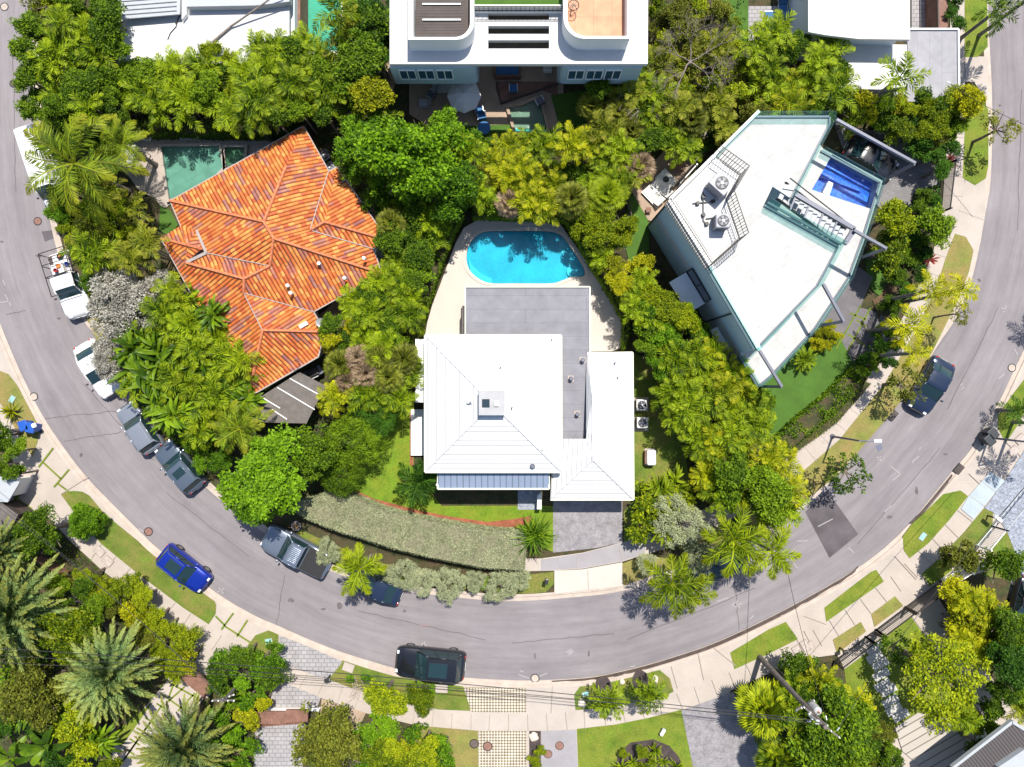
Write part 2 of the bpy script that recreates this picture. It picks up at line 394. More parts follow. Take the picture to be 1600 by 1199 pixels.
M['rubber'] = simple('rubber', (.018, .018, .018), .8)
M['rim'] = simple('alloy', (.30, .30, .31), .3, .8)
M['chrome'] = simple('chrome', (.6, .6, .62), .15, .9)
M['carglass'] = simple('car_glass', (.012, .03, .035), .04, 0, .7, 0)
M['redlamp'] = simple('red_lamp', (.35, .01, .01), .2)
M['clearlamp'] = simple('clear_lamp', (.6, .62, .65), .1)
M['paint'] = simple('marking_paint', (.28, .262, .27), .8)
M['paintred'] = simple('red_marking_paint', (.26, .13, .135), .8)
M['paintblue'] = simple('faded_blue_paint', (.11, .12, .17), .8)
M['rock'] = mat('limestone', (.55, .48, .40), .9, .25, 2, .2, 8, 1, 8)
M['road'] = roadmat()
M['modwall'] = mat('modern_render', (.34, .44, .50), .6, .05, .5)  # the facade's bluish shade is put into the wall colour
M['hipcap'] = mat('hip_cap', (.40,.40,.41), .6, .05)
M['cupgrey'] = mat('cupola_cap', (.33,.33,.34), .7, .08)
M['hedgecore'] = mat('hedge_twigs', (.15,.145,.085), .95, .4, 6, .3, 14)
M['brightlawn'] = mat('front_lawn_grass', (.115, .195, .008), .9, .25, .9, .28, 10, .9, 26, c2=(.16,.20,.012), c2amt=.4)
# ================================================================ SETTING: ground, street, pavements
inner_px = [(48,-900),(50,-300),(50,0),(52,130),(60,220),(72,312),(86,380),(106,445),(130,500),(148,524),(180,580),(217,637),(247,675),(284,722),(322,762),(355,790),(395,820),(440,852),(500,885),(560,908),(620,923),(680,930),(760,938),(820,939),(890,934),(960,926),(1040,905),(1120,875),(1190,838),(1258,792),(1315,735),(1372,670),(1420,610),(1465,540),(1495,495),(1517,440),(1530,387),(1541,325),(1547,290),(1550,225),(1550,150),(1546,62),(1544,0),(1544,-300),(1544,-900)]
outer_px = [(-62,-900),(-62,-300),(-60,0),(-55,200),(-40,350),(-20,450),(0,505),(15,542),(37,592),(67,650),(100,700),(135,745),(175,787),(217,829),(250,860),(325,917),(362,942),(400,963),(432,977),(475,996),(525,1016),(575,1032),(617,1044),(670,1053),(725,1059),(800,1063),(850,1063),(925,1058),(975,1048),(1025,1035),(1100,1011),(1150,990),(1200,966),(1250,940),(1322,899),(1370,866),(1410,830),(1440,796),(1487,738),(1515,705),(1537,668),(1562,626),(1582,584),(1602,540),(1622,480),(1640,400),(1652,300),(1657,150),(1660,0),(1660,-300),(1660,-900)]
inner = crom(PP(inner_px), 4); outer = crom(PP(outer_px), 4)
# travelling left-top -> bottom -> right-top: +offset is to the right of travel reversed; inner block lies on the left
struct('ground', MB().add([(-260,-260,-.06),(260,-260,-.06),(260,260,-.06),(-260,260,-.06)], [(0,1,2,3)]), M['grass_dry'])
road = MB(); n = 160
def resample(line, n):
    L = [0]
    for a, b in zip(line, line[1:]): L.append(L[-1] + math.hypot(b[0]-a[0], b[1]-a[1]))
    out = []; j = 0
    for i in range(n):
        t = L[-1]*i/(n-1)
        while j < len(L)-2 and L[j+1] < t: j += 1
        f = (t-L[j])/((L[j+1]-L[j]) or 1); f = min(1, f)
        out.append((line[j][0]+(line[j+1][0]-line[j][0])*f, line[j][1]+(line[j+1][1]-line[j][1])*f))
    return out
ri, ro = resample(inner, n), resample(outer, n)
road.add([(x, y, 0) for x, y in ri] + [(x, y, 0) for x, y in ro], [(i, n+i, n+i+1, i+1) for i in range(n-1)],
    [[(0, i*1.4), (1, i*1.4), (1, (i+1)*1.4), (0, (i+1)*1.4)] for i in range(n-1)])
struct('road', road, M['road'])
KW = .56
def kerb(name, line, sgn):
    prof = [(0, .006), (.30, .022), (.335, .108), (.36, .118), (KW, .118), (KW, -.05)]
    mb = MB(); cols = [offset(line, sgn*d) for d, z in prof]; k = len(line)
    vs = [(x, y, prof[j][1]) for j in range(len(prof)) for x, y in cols[j]]
    fs = []
    for j in range(len(prof)-1):
        for i in range(k-1):
            a, b, c, d = j*k+i, j*k+i+1, (j+1)*k+i+1, (j+1)*k+i
            fs.append((a, b, c, d) if sgn > 0 else (d, c, b, a))
    mb.add(vs, fs); return struct(name, mb, M['kerb'])
kerb('inner_kerb', inner, 1); kerb('outer_kerb', outer, -1)
ib = offset(inner, KW-.01); ob = offset(outer, -(KW-.01))
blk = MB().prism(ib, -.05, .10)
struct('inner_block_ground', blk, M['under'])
far = [(260, 40), (260, -260), (-260, -260), (-260, 40)]
ob_poly = list(ob) + [(ob[-1][0], 250), (250, 250), (250, -250), (-250, -250), (-250, 250), (ob[0][0], 250)]
struct('outer_block_ground', MB().prism(ob_poly, -.05, .10), M['walk'])
# ---- sheets laid on the blocks, each on its own level
LV = [0.104]
def sheet(name, pts, m, h=None, smooth=0, closed=True, ang=0):
    if smooth: pts = crom(pts, smooth, True)
    z = h if h is not None else LV[0]; 
    if h is None: LV[0] += .0012
    return struct(name, MB().prism(PP(pts), None, z), m)
# the outer ring behind the pavement: leafy ground
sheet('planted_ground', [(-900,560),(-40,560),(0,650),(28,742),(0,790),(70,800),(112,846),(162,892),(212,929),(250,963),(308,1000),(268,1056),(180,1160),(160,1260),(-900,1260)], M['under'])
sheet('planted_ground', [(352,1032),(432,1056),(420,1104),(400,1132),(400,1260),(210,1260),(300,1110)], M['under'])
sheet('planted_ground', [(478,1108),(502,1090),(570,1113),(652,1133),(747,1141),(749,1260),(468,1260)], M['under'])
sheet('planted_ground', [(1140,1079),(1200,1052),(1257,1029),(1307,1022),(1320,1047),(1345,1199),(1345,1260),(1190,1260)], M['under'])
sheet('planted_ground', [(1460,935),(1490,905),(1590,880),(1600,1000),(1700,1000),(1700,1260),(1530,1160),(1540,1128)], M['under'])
sheet('grass_verge', [(-1500,-1500),(-110,-1500),(-110,0),(-100,380),(-60,510),(-900,540),(-1500,560)], M['grass_dry'])
sheet('grass_verge', [(1715,-1500),(3000,-1500),(3000,1800),(1760,1800),(1760,600),(1700,520),(1712,300)], M['grass_dry'])
sheet('grass_verge', [(-1500,1260),(3000,1260),(3000,2600),(-1500,2600)], M['grass_dry'])
sheet('bare_soil', [(503,1091),(572,1113),(560,1140),(530,1150),(500,1130)], M['tan'])
# swales between street and pavement
G = M['grass']; GD = M['grass_dry']; LW = M['lawn']
sheet('grass_verge', [(-40,510),(0,579),(15,585),(27,600),(45,630),(64,672),(60,692),(52,714),(35,687),(15,652),(0,627),(-40,560)], GD)
sheet('grass_verge', [(97,773),(106,768),(117,767),(130,768),(141,774),(160,797),(180,815),(217,845),(245,867),(300,905),(335,936),(339,945),(338,959),(327,975),(287,949),(250,921),(220,899),(160,850),(130,818)], G)
sheet('grass_verge', [(387,1009),(400,992),(421,984),(436,991),(436,1022),(420,1030),(400,1022)], G)
sheet('grass_verge', [(514,1061),(520,1041),(536,1031),(575,1044),(617,1056),(682,1066),(724,1072),(736,1110),(687,1108),(620,1096),(560,1078)], G)
sheet('grass_verge', [(897,1084),(906,1072),(940,1068),(980,1059),(1030,1046),(1046,1059),(1052,1080),(1037,1087),(950,1105),(899,1109)], G)
sheet('grass_verge', [(1140,1019),(1200,983),(1227,971),(1246,998),(1200,1021),(1147,1045)], LW)
sheet('grass_verge', [(1287,949),(1340,908),(1360,893),(1368,890),(1380,908),(1290,971)], LW)
sheet('grass_verge', [(1472,772),(1499,766),(1511,775),(1482,812),(1450,848),(1420,872),(1411,860),(1409,838),(1425,817),(1445,799)], LW)
sheet('grass_verge', [(1557,650),(1580,617),(1640,540),(1640,560),(1608,625),(1590,662),(1570,692),(1558,670)], LW)
sheet('front_lawn', [(901,1138),(962,1131),(1012,1121),(1064,1108),(1091,1199),(1095,1260),(906,1260)], LW)
sheet('front_lawn', [(652,1133),(747,1141),(749,1260),(690,1260)], GD)
sheet('front_lawn', [(1165,1120),(1195,1110),(1230,1160),(1230,1260),(1192,1260)], LW)
sheet('gate_lawn', [(1300,999),(1344,971),(1352,986),(1307,1021)], GD)
sheet('gate_lawn', [(1360,959),(1397,931),(1410,946),(1365,979)], GD)
sheet('gate_lawn', [(1438,897),(1466,872),(1487,890),(1472,902),(1450,916)], LW)
sheet('gate_lawn', [(1487,850),(1506,830),(1536,794),(1550,800),(1549,822),(1525,851),(1500,880)], G)
sheet('gate_lawn', [(1571,829),(1585,861),(1578,905),(1535,900),(1540,862)], G)
sheet('garden_lawn', [(1318,1045),(1352,1020),(1422,963),(1540,1130),(1500,1150),(1396,1135),(1370,1199),(1370,1260),(1345,1260)], LW)
sheet('path_lawn', [(170,1155),(240,1095),(250,1090),(262,1080),(200,1155),(190,1165)], LW)
sheet('mulch_bed', [(955,1260),(961,1199),(965,1176),(985,1159),(1020,1154),(1045,1164),(1060,1181),(1067,1199),(1070,1260)], M['mulch_dark'])
sheet('mulch_bed', [(827,1141),(845,1141),(845,1260),(827,1260)], M['mulch_dark'])
# drives of the far side
def gridmat():
    m, N, L, B = newmat('turf_block_paving'); tc = N.new('ShaderNodeTexCoord'); mp = N.new('ShaderNodeMapping')
    mp.inputs['Rotation'].default_value = (0, 0, R(45)); L.new(tc.outputs['Object'], mp.inputs[0])
    ck = N.new('ShaderNodeTexChecker'); ck.inputs['Scale'].default_value = 6.2; L.new(mp.outputs[0], ck.inputs[0])
    ck.inputs[1].default_value = (.50, .43, .37, 1); ck.inputs[2].default_value = (.15, .13, .07, 1)
    f = ramp(N, L, noise(N, L, tc.outputs['Object'], 1.5), [(.3, (.8,)*3), (.7, (1.15,)*3)])
    L.new(mixc(N, L, 1., ck.outputs[0], f, 'MULTIPLY'), B.inputs['Base Color']); B.inputs['Roughness'].default_value = .9; return m
M['gridpaver'] = gridmat()
sheet('turf_block_drive', [(725,1073),(822,1074),(822,1113),(736,1111)], M['gridpaver'])
sheet('turf_block_drive', [(748,1141),(822,1141),(822,1260),(750,1260)], M['gridpaver'])
sheet('concrete_drive', [(846,1141),(900,1139),(905,1260),(845,1260)], M['greyconc'])
sheet('stone_drive', [(1064,1109),(1145,1080),(1160,1110),(1185,1170),(1195,1260),(1095,1260)], M['stone'])
sheet('paver_drive', [(437,992),(475,1006),(536,1033),(514,1061),(480,1050),(437,1034)], M['paver'])
sheet('paver_drive', [(430,1059),(502,1089),(497,1104),(422,1104)], M['paver'])
sheet('paver_drive', [(400,1130),(480,1130),(468,1260),(395,1260)], M['paver'])
sheet('slab_path', [(310,1000),(370,1039),(325,1090),(262,1060)], M['walk'])
sheet('slab_path', [(265,1060),(322,1088),(225,1199),(210,1260),(130,1260),(195,1161)], M['walk'])
sheet('crazy_paving_drive', [(1568,751),(1600,701),(1760,560),(1760,1100),(1600,996),(1585,996),(1570,974),(1577,914),(1584,862),(1571,829),(1550,800),(1536,794)], M['bluestone'])
sheet('concrete_apron', [(1545,737),(1568,751),(1519,811),(1500,795),(1511,776)], M['bluepanel'])
sheet('garden_path', [(1422,961),(1465,935),(1520,1020),(1600,1130),(1640,1190),(1600,1210),(1530,1112)], M['walk'])
sheet('pavement_panel', [(314,990),(338,962),(400,1010),(388,1045)], M['tan']) if 0 else None
# planted / turf joints between the slabs
def joints(name, segs, w, m, z=None):
    mb = MB(); z = z or LV[0]; LV[0] += .0012
    for a, b in segs:
        a, b = Vector(P2(*a)), Vector(P2(*b)); d = (b-a).normalized(); nrm = Vector((-d.y, d.x))*w/2
        mb.add([(*(a-nrm), z), (*(b-nrm), z), (*(b+nrm), z), (*(a+nrm), z)], [(0,1,2,3)])
    return struct(name, mb, m)
joints('grass_joints', [((85,700),(62,730)),((70,723),(97,748)),((110,733),(86,761)),((92,755),(112,770)),((39,747),(20,792)),((45,755),(20,790)),((30,780),(52,795)),
   ((366,957),(347,983)),((388,968),(371,994)),((353,978),(400,1008)),((338,962),(353,977)),
   ((319,1005),(300,1040)),((349,1022),(322,1059)),((302,1042),(328,1062)),((275,1062),(265,1089)),((290,1072),(262,1097)),((306,1082),(279,1110)),((265,1065),(310,1090)),((252,1082),(292,1110)),
   ((246,1098),(262,1108)),((228,1120),(242,1128)),((215,1136),(232,1146)),((204,1153),(220,1163)),((258,1096),(188,1196)),((242,1120),(195,1186)),((196,1168),(212,1178))], .14, M['lawn'])
# expansion joints across the pavements
def ticks(near, far, m=0):
    mb = MB(); z = LV[0]; LV[0] += .0012; dense = resample(far, 600)
    far = [min(dense, key=lambda q: (q[0]-p[0])**2+(q[1]-p[1])**2) for p in near]
    for a, b in zip(near, far):
        a, b = Vector(a), Vector(b); d = (b-a).normalized(); nrm = Vector((-d.y, d.x))*.018
        mb.add([(*(a-nrm), z), (*(b-nrm), z), (*(b+nrm), z), (*(a+nrm), z)], [(0,1,2,3)])
    return mb
walk_near = crom(PP([(160,850),(220,899),(287,949),(330,980),(395,1020),(437,1037),(514,1063),(560,1079),(620,1098),(687,1111),(740,1115),(822,1115),(900,1110),(960,1104),(1040,1088),(1100,1066),(1147,1046),(1200,1021),(1290,971),(1380,908),(1420,872),(1482,812),(1530,750)]), 5)
walk_far = crom(PP([(112,846),(187,904),(250,961),(308,1000),(370,1039),(430,1057),(502,1090),(540,1102),(607,1124),(680,1136),(747,1141),(822,1142),(900,1139),(962,1132),(1050,1112),(1110,1092),(1155,1074),(1210,1048),(1300,999),(1397,931),(1439,896),(1506,830),(1568,752)]), 5)
walk_near, walk_far = resample(walk_near, 54), resample(walk_far, 54)
struct('pavement_joints', ticks(walk_near, walk_far), M['joint'])
joints('apron_joints', [((863,1071),(861,1113)),((1090,1020),(1099,1062)),((1048,1040),(1058,1075)),((1115,1012),(1150,1040)),((1255,985),(1268,1010)),((1255,962),(1290,975)),((1396,868),(1430,905)),((1440,897),(1455,925)),((1530,715),(1547,737)),((1569,690),(1600,720)),((1512,740),(1530,757)),((97,772),(140,745))], .05, M['joint'])

# ---------------- inner block
sheet('lot_lawn', [(617,615),(647,615),(647,730),(690,790),(864,790),(864,862),(822,845),(762,826),(700,818),(650,806),(600,796),(545,768),(520,740)], M['brightlawn'])
sheet('lot_side_yard', [(985,550),(1010,560),(1060,650),(1075,740),(1070,860),(1010,838),(974,848),(974,800),(990,780)], G)
sheet('grass_verge', [(300,742),(335,745),(318,742),(240,660),(180,570),(150,520),(112,440),(92,375),(80,312),(95,300),(130,440),(180,540),(250,650),(320,730),(345,740)][:0] or [(92,330),(100,320),(125,410),(150,490),(190,560),(250,640),(310,715),(345,735),(330,750),(300,738),(250,678),(205,615),(160,545),(118,460)], GD)
sheet('grass_verge', [(462,823),(520,850),(600,880),(700,898),(800,900),(865,893),(865,912),(852,925),(820,927),(720,919),(640,907),(560,895),(480,862)], G)
sheet('grass_verge', [(972,880),(1010,866),(1080,880),(1110,862),(1050,888),(980,912),(974,915)], GD)
sheet('stone_drive', [(864,770),(972,770),(972,847),(930,856),(864,863)], M['stone'])
sheet('front_path', [(809,760),(846,760),(846,796),(809,796)], M['bluestone'])
sheet('sidewalk', [(815,892),(815,872),(845,872),(910,863),(972,847),(1007,837),(1040,820),(1100,795),(1180,750),(1230,710),(1282,675),(1325,627),(1350,598),(1390,532),(1420,475),(1455,400),(1470,330),(1475,262),(1481,185),(1487,90),(1487,-300),(1506,-300),(1505,90),(1506,190),(1505,285),(1510,360),(1490,366),(1477,400),(1467,430),(1450,475),(1417,537),(1380,600),(1350,637),(1310,687),(1250,739),(1200,775),(1140,812),(1080,845),(1007,866),(972,877),(910,888),(865,891)], M['walk'])
sheet('drive_apron', [(866,891),(910,889),(972,878),(972,915),(930,920),(866,927)], M['deck'])
sheet('sidewalk_patch', [(845,874),(910,864),(972,848),(1007,838),(1007,864),(972,876),(910,887),(845,891)], M['greyconc'])
sheet('brick_patch', [(1226,708),(1250,690),(1257,695),(1231,716)], M['tan'])
sheet('sidewalk_apron', [(1506,90),(1541,90),(1541,152),(1534,152),(1520,130),(1506,130)], M['walk'])
sheet('sidewalk_apron', [(1506,282),(1521,291),(1537,280),(1537,330),(1530,380),(1518,398),(1507,371),(1490,366)], M['walk'])
sheet('grass_verge', [(1505,-300),(1538,-300),(1540,0),(1541,75),(1525,91),(1505,91)], LW)
sheet('grass_verge', [(1507,160),(1515,145),(1530,155),(1542,172),(1542,260),(1538,280),(1521,291),(1502,279)], LW)
sheet('grass_verge', [(1490,366),(1507,371),(1519,392),(1512,425),(1492,475),(1455,550),(1425,602),(1390,647),(1340,705),(1297,750),(1257,782),(1235,790),(1200,812),(1150,838),(1110,850),(1130,830),(1180,795),(1250,739),(1310,687),(1350,637),(1380,600),(1417,537),(1450,475),(1467,430),(1477,400)], GD)
iw_l = resample(crom(PP([(1100,795),(1230,710),(1282,675),(1325,627),(1350,598),(1390,532),(1420,475),(1455,400),(1470,330),(1475,262),(1481,185)]),4), 26)
iw_r = resample(crom(PP([(1140,812),(1250,739),(1310,687),(1350,637),(1380,600),(1417,537),(1450,475),(1480,395),(1500,330),(1503,280),(1506,190)]),4), 26)
struct('pavement_joints', ticks(iw_l, iw_r), M['joint'])
joints('apron_joints', [((918,890),(919,921)),((1478,262),(1503,264)),((1481,236),(1504,238)),((1496,330),(1535,345)),((966,852),(972,876)),((900,866),(900,888))], .05, M['joint'])
mb = [(552,764),(585,779),(650,796),(700,806),(762,815),(800,811),(830,806),(830,816),(800,824),(762,830),(700,821),(650,809),(600,799),(570,790)]
sheet('mulch_strip', mb, M['mulch'])
sheet('mulch_strip', [(641,640),(646,640),(646,730),(641,725)], M['mulch'])
sheet('turf_lawn', [(980,310),(1000,300),(1012,345),(1014,360),(1012,470),(985,420),(975,380)], M['turf'])
sheet('turf_lawn', [(1170,640),(1200,560),(1290,520),(1320,510),(1335,530),(1345,570),(1300,610),(1235,675),(1190,705),(1175,690)], M['turf'])
sheet('turf_lawn', [(1350,395),(1390,380),(1392,430),(1375,465),(1362,455),(1352,440)], M['turf'])
sheet('slate_terrace', [(1330,410),(1350,425),(1362,435),(1350,462),(1335,500),(1318,530),(1310,528),(1270,495),(1300,450)], M['slate'])
sheet('slate_path', [(1338,480),(1375,490),(1392,520),(1370,560),(1330,565),(1312,530)], M['slate'])
joints('grass_joints', [((1343,478),(1305,545)),((1358,482),(1322,550)),((1326,490),(1352,500)),((1322,522),(1350,540)),((1336,500),(1352,512))], .13, M['lawn'])
sheet('bark_bed', [(1395,410),(1408,420),(1400,450),(1385,480),(1370,500),(1362,470),(1375,460),(1390,430)], M['soil'])
sheet('dark_drive', [(1300,190),(1350,205),(1400,205),(1455,240),(1468,300),(1440,380),(1425,400),(1385,340),(1330,280)], M['darkpaver'])
sheet('tan_patio', [(1052,218),(1078,222),(1095,235),(1085,262),(1068,290),(1020,348),(1012,345),(985,298),(1010,268)], M['tan'])
sheet('curved_path', [(1062,217),(1090,202),(1120,197),(1150,196),(1150,205),(1115,208),(1092,216),(1075,230)], M['walk'])
sheet('poolside_paving', [(195,215),(230,203),(385,203),(470,200),(475,215),(380,260),(265,322),(258,330),(245,312),(220,300),(195,265)], M['beigepave'])
sheet('green_yard', [(252,322),(268,330),(280,352),(268,372),(250,360)], M['turf'])
sheet('side_patio', [(480,500),(520,490),(555,510),(540,530),(500,560),(400,640),(420,680),(500,600)][:0] or [(560,440),(600,420),(570,500),(520,540),(500,560),(492,500)], M['tan'])
sheet('patio', [(640,130),(870,120),(880,205),(740,200),(675,203),(640,180)], M['tan'])
sheet('courtyard', [(735,20),(880,20),(880,150),(735,150)], M['tan'])
sheet('gravel_path', [(596,40),(610,40),(622,110),(614,150),(600,120)], M['tan'])
sheet('gravel_path', [(560,300),(580,320),(618,380),(610,392),(590,380)], M['tan'])
sheet('yard_lawn', [(670,200),(800,196),(800,212),(690,225)], M['turf'])
sheet('yard_lawn', [(860,150),(940,140),(960,180),(900,210),(875,205)], M['turf'])
sheet('grey_deck', [(1168,12),(1225,12),(1225,60),(1168,66)], M['paver'])
sheet('back_lawn', [(1120,-60),(1168,-60),(1168,70),(1130,70)], M['turf'])
sheet('tile_court', [(1422,-100),(1465,-100),(1465,48),(1422,48)], M['paver'])
sheet('roadside_walk', [(1482,-100),(1504,-100),(1504,90),(1499,140),(1482,60)], M['walk'])
# ---------------- marks on the street
def decal(name, pts_list, m, z=.004):
    mb = MB()
    for p in pts_list: mb.prism(PP(p), None, z)
    return struct(name, mb, m)
decal('asphalt_patch', [[(1258,800),(1292,766),(1341,835),(1296,872)]], M['patch'], .004)
decal('asphalt_patch', [[(65,362),(81,360),(86,372),(70,378)]], M['patch'], .004)
rnd = random.Random(5)
def strokes(name, segs, w, m, z=.008):
    mb = MB()
    for a, b in segs:
        a, b = Vector(P2(*a)), Vector(P2(*b)); d = (b-a).normalized(); nrm = Vector((-d.y, d.x))*w/2
        mb.add([(*(a-nrm), z), (*(b-nrm), z), (*(b+nrm), z), (*(a+nrm), z)], [(0,1,2,3)])
    return struct(name, mb, m)
def scrib(cx, cy, s, n, seed):
    r = random.Random(seed); return [((cx+r.uniform(-s,s), cy+r.uniform(-s,s)), (cx+r.uniform(-s,s), cy+r.uniform(-s,s))) for _ in range(n)]
seg = [((1392,729),(1407,741)),((1407,741),(1395,751)),((1425,722),(1436,713)),((1425,722),(1427,724)),((1436,703),(1439,699)),((1370,714),(1377,720)),((1372,720),(1376,713)),((1278,823),(1301,811)),((1245,846),(1262,845)),
       ((0,473),(14,471)),((8,460),(17,478)),((4,437),(8,446)),((885,1019),(893,1014)),((887,1021),(895,1016)),((889,1023),(896,1018)),((810,1054),(827,1060)),((843,1057),(855,1052)),((812,1048),(818,1050)),((660,1004),(663,1015)),((664,1003),(661,1014)),((657,1009),(667,1008)),
       ((1120,940),(1138,934)),((1144,942),(1156,950)),((1148,949),(1153,938)),((1142,946),(1159,944)),((1171,968),(1178,962)),((217,826),(224,831)),((342,918),(349,928)),((340,925),(350,920)),((1565,480),(1570,487)),((1572,478),(1567,488)),((1560,592),(1570,584)),((1585,545),(1590,555)),((1500,602),(1506,606)),((1503,599),(1503,609)),((1326,856),(1334,864)),((1240,880),(1246,888)),((1382,800),(1392,790)),((985,1042),(992,1041))]
strokes('survey_marks', seg, .07, M['paint'])
strokes('utility_marks', [((655,978),(670,978)),((264,849),(270,851)),((1541,768),(1550,760)),((258,950),(264,958)),((372,1026),(380,1034))], .06, M['paintred'])
decal('faded_blue_mark', [[(1368,697),(1376,694),(1380,701),(1372,706)]], M['paintblue'], .008)
# tar lines and oil spots worn into the asphalt
crk = []
def wob(a, b, n, s, seed):
    r = random.Random(seed); o = []; prev = a
    for i in range(1, n+1):
        t = i/n; q = (a[0]+(b[0]-a[0])*t+r.uniform(-s,s), a[1]+(b[1]-a[1])*t+r.uniform(-s,s)); o.append((prev, q)); prev = q
    return o
for a, b in [((445,900),(432,976)),((70,654),(180,643)),((100,690),(190,675)),((10,492),(40,485)),((1145,880),(1155,985)),((800,1005),(960,990)),((560,955),(760,1000)),((980,1000),(1180,920)),((1340,850),(1470,700)),((1480,640),(1560,480)),((1590,360),(1596,140)),((20,60),(24,300)),((130,600),(240,720)),((260,770),(390,870))]:
    crk += wob(a, b, 14, 1.2, hash(a) % 99)
strokes('tar_cracks', crk, .045, M['patch'], .006)
M['stain'] = mat('road_stain', (.105,.085,.088), .8, .3, 4, .3, 16)
def blob(cx, cy, rx, ry, seed, n=14):
    r = random.Random(seed); return [(cx+rx*math.cos(6.283*k/n)*r.uniform(.6,1.1), cy+ry*math.sin(6.283*k/n)*r.uniform(.6,1.1)) for k in range(n)]
decal('oil_stains', [blob(x,y,a,b,i) for i,(x,y,a,b) in enumerate([(531,947,5,6),(455,938,6,4),(61,400,6,3),(127,711,3,4),(92,498,4,2),(1432,766,3,8),(1390,808,5,3),(1383,640,3,2),(505,952,6,2),(632,955,3,3),(1330,660,3,2),(1530,438,3,4),(1562,165,3,2),(920,1022,2,6),(836,1025,2,5),(1477,710,4,2),(3,378,3,2)])], M['stain'], .005)
# wet, dirty water lying in the gutter
def gutter(name, line_px, w0):
    line = crom(PP(line_px), 5); n = len(line); a = []; b = []
    off1 = offset(line, 0.02)
    for i, p in enumerate(line):
        t = i/(n-1); w = w0*math.sin(math.pi*min(max(t,.03),.97))**.6*(1+.25*math.sin(i*2.3))
        q = offset(line, -w)[i]; a.append(off1[i]); b.append(q)
    mb = MB(); mb.add([(x,y,.0245) for x,y in a]+[(x,y,.0265) for x,y in b], [(i,i+n,i+n+1,i+1) for i in range(n-1)])
    return struct(name, mb, M['wet'])
gutter('gutter_puddle', [(862,1064),(925,1059),(975,1049),(1025,1036),(1100,1012),(1150,991),(1200,967),(1250,941),(1322,900),(1340,885)], .34)
gutter('gutter_puddle', [(1420,818),(1440,798),(1465,768),(1487,741)], .36)
# ---- manholes, drains, boxes: things
def manhole(px, py, r, label, m='cast', z=.0):
    t = thing('manhole_cover', label, 'manhole cover', P(px, py, 0) + Vector((0,0,z)), group='manhole covers')
    mb = MB().lathe((0,0,0), [(r+.07,.003),(r+.07,.012),(r,.013)], 28); mb.build('frame', M['black'], t, local=True)
    mb = MB().lathe((0,0,.012), [(r,.001),(r,.008)], 28)
    for k in range(-3, 4): mb.box(-r*.6, k*r*.2-.02, .02, r*.6, k*r*.2+.02, .026)
    mb.build('lid', M[m], t, local=True)
M['rustcast'] = mat('rusty_cast_iron', (.20,.105,.08), .7, .2, 6)
manhole(59, 346, .26, 'round reddish manhole cover in the road above the white ladder pickup', 'rustcast')
manhole(53, 620, .26, 'round pale manhole cover in the left gutter near the spiky agave verge', 'kerb')
manhole(232, 831, .28, 'round rusty manhole cover by white survey marks beside the long grass verge', 'rustcast')
manhole(836, 1060, .28, 'round manhole cover at the bottom kerb above the concrete apron', 'kerb')
manhole(1581, 575, .26, 'round pale manhole cover by the right-hand gutter near the black sedan', 'kerb')
manhole(762, 1165, .31, 'rusty round cover set in the turf block drive', 'rustcast', .13)
manhole(741, 1161, .30, 'dark round cover in dry grass beside the turf block drive', 'cast', .13)
manhole(874, 1164, .30, 'upper of two rusty round covers in the small concrete drive', 'rustcast', .13)
manhole(856, 1177, .30, 'lower of two rusty round covers in the small concrete drive', 'rustcast', .13)
manhole(21, 131, .24, 'small dark manhole cover high on the left arm of the road', 'cast')
manhole(7, 11, .26, 'round cover at the very top left corner of the road', 'kerb')
M['hatch'] = mat('hatch_concrete', (.36,.31,.28), .8, .2, 5)
M['greenhatch'] = simple('green_plastic', (.22,.42,.38), .6)
def hatch(px, py, L, Wd, ang, label, m='hatch', z=.16):
    c = P(px, py); t = thing('utility_hatch', label, 'utility cover', (c.x, c.y, z), R(ang), group='utility covers')
    MB().obox((0,0),0,L/2+.04,Wd/2+.04,-.01,.006).build('frame', M['joint'], t, local=True)
    MB().obox((0,0),0,L/2,Wd/2,.0,.014).build('lid', M[m], t, local=True)
hatch(157,861,.75,.55,-42,'upper of two square hatches in the pavement left of the blue car')
hatch(170,876,.75,.55,-42,'lower of two square hatches in the pavement left of the blue car')
hatch(200,904,.6,.4,-42,'small hatch in the pavement just above the leafy hedge corner')
hatch(213,914,.6,.4,-42,'thin hatch lowest of the row in the left pavement')
hatch(1287,685,.7,.55,48,'grey square hatch in the inner right pavement above the street lamp')
hatch(1582,705,.75,.6,42,'square hatch in the pavement below the leaning street palm')
hatch(1592,686,.75,.5,42,'grey panel hatch in the pavement at the right picture edge')
hatch(1245,1017,.85,.55,-60,'larger of the two hatches near the wavy gate apron')
hatch(1257,1008,.8,.5,-60,'grey hatch beside the wavy gate apron, middle of the row')
hatch(1266,1007,.5,.35,-60,'small grey hatch rightmost of the row by the gate apron')
hatch(1440,838,.6,.35,55,'pale green utility box lid in the right lush verge','greenhatch')
hatch(21,624,.5,.35,60,'pale green utility lid in the dry verge at far left','greenhatch')
hatch(421,1001,.5,.35,10,'pale green lid in the small triangular verge','greenhatch')
hatch(915,1083,.5,.3,20,'blue-green lid in the verge of the two palms','greenhatch')
hatch(690,1075,.9,.6,0,'white concrete slab in the verge under the black SUV','walk')
hatch(545,1042,.8,.6,-20,'white slab at the left end of the planted verge','walk')
def drain(px, py, ang, label, L=.8):
    c = P(px, py); t = thing('storm_drain', label, 'storm drain', (c.x, c.y, .02), R(ang), group='gutter storm drains')
    MB().obox((0,0),0,L/2,.27,-.01,.10).build('frame', M['black'], t, local=True)
    mb = MB()
    for k in range(7): mb.obox((-L/2+.09+k*(L-.18)/6,0),0,.025,.22,.10,.112)
    mb.build('grating', M['cast'], t, local=True)
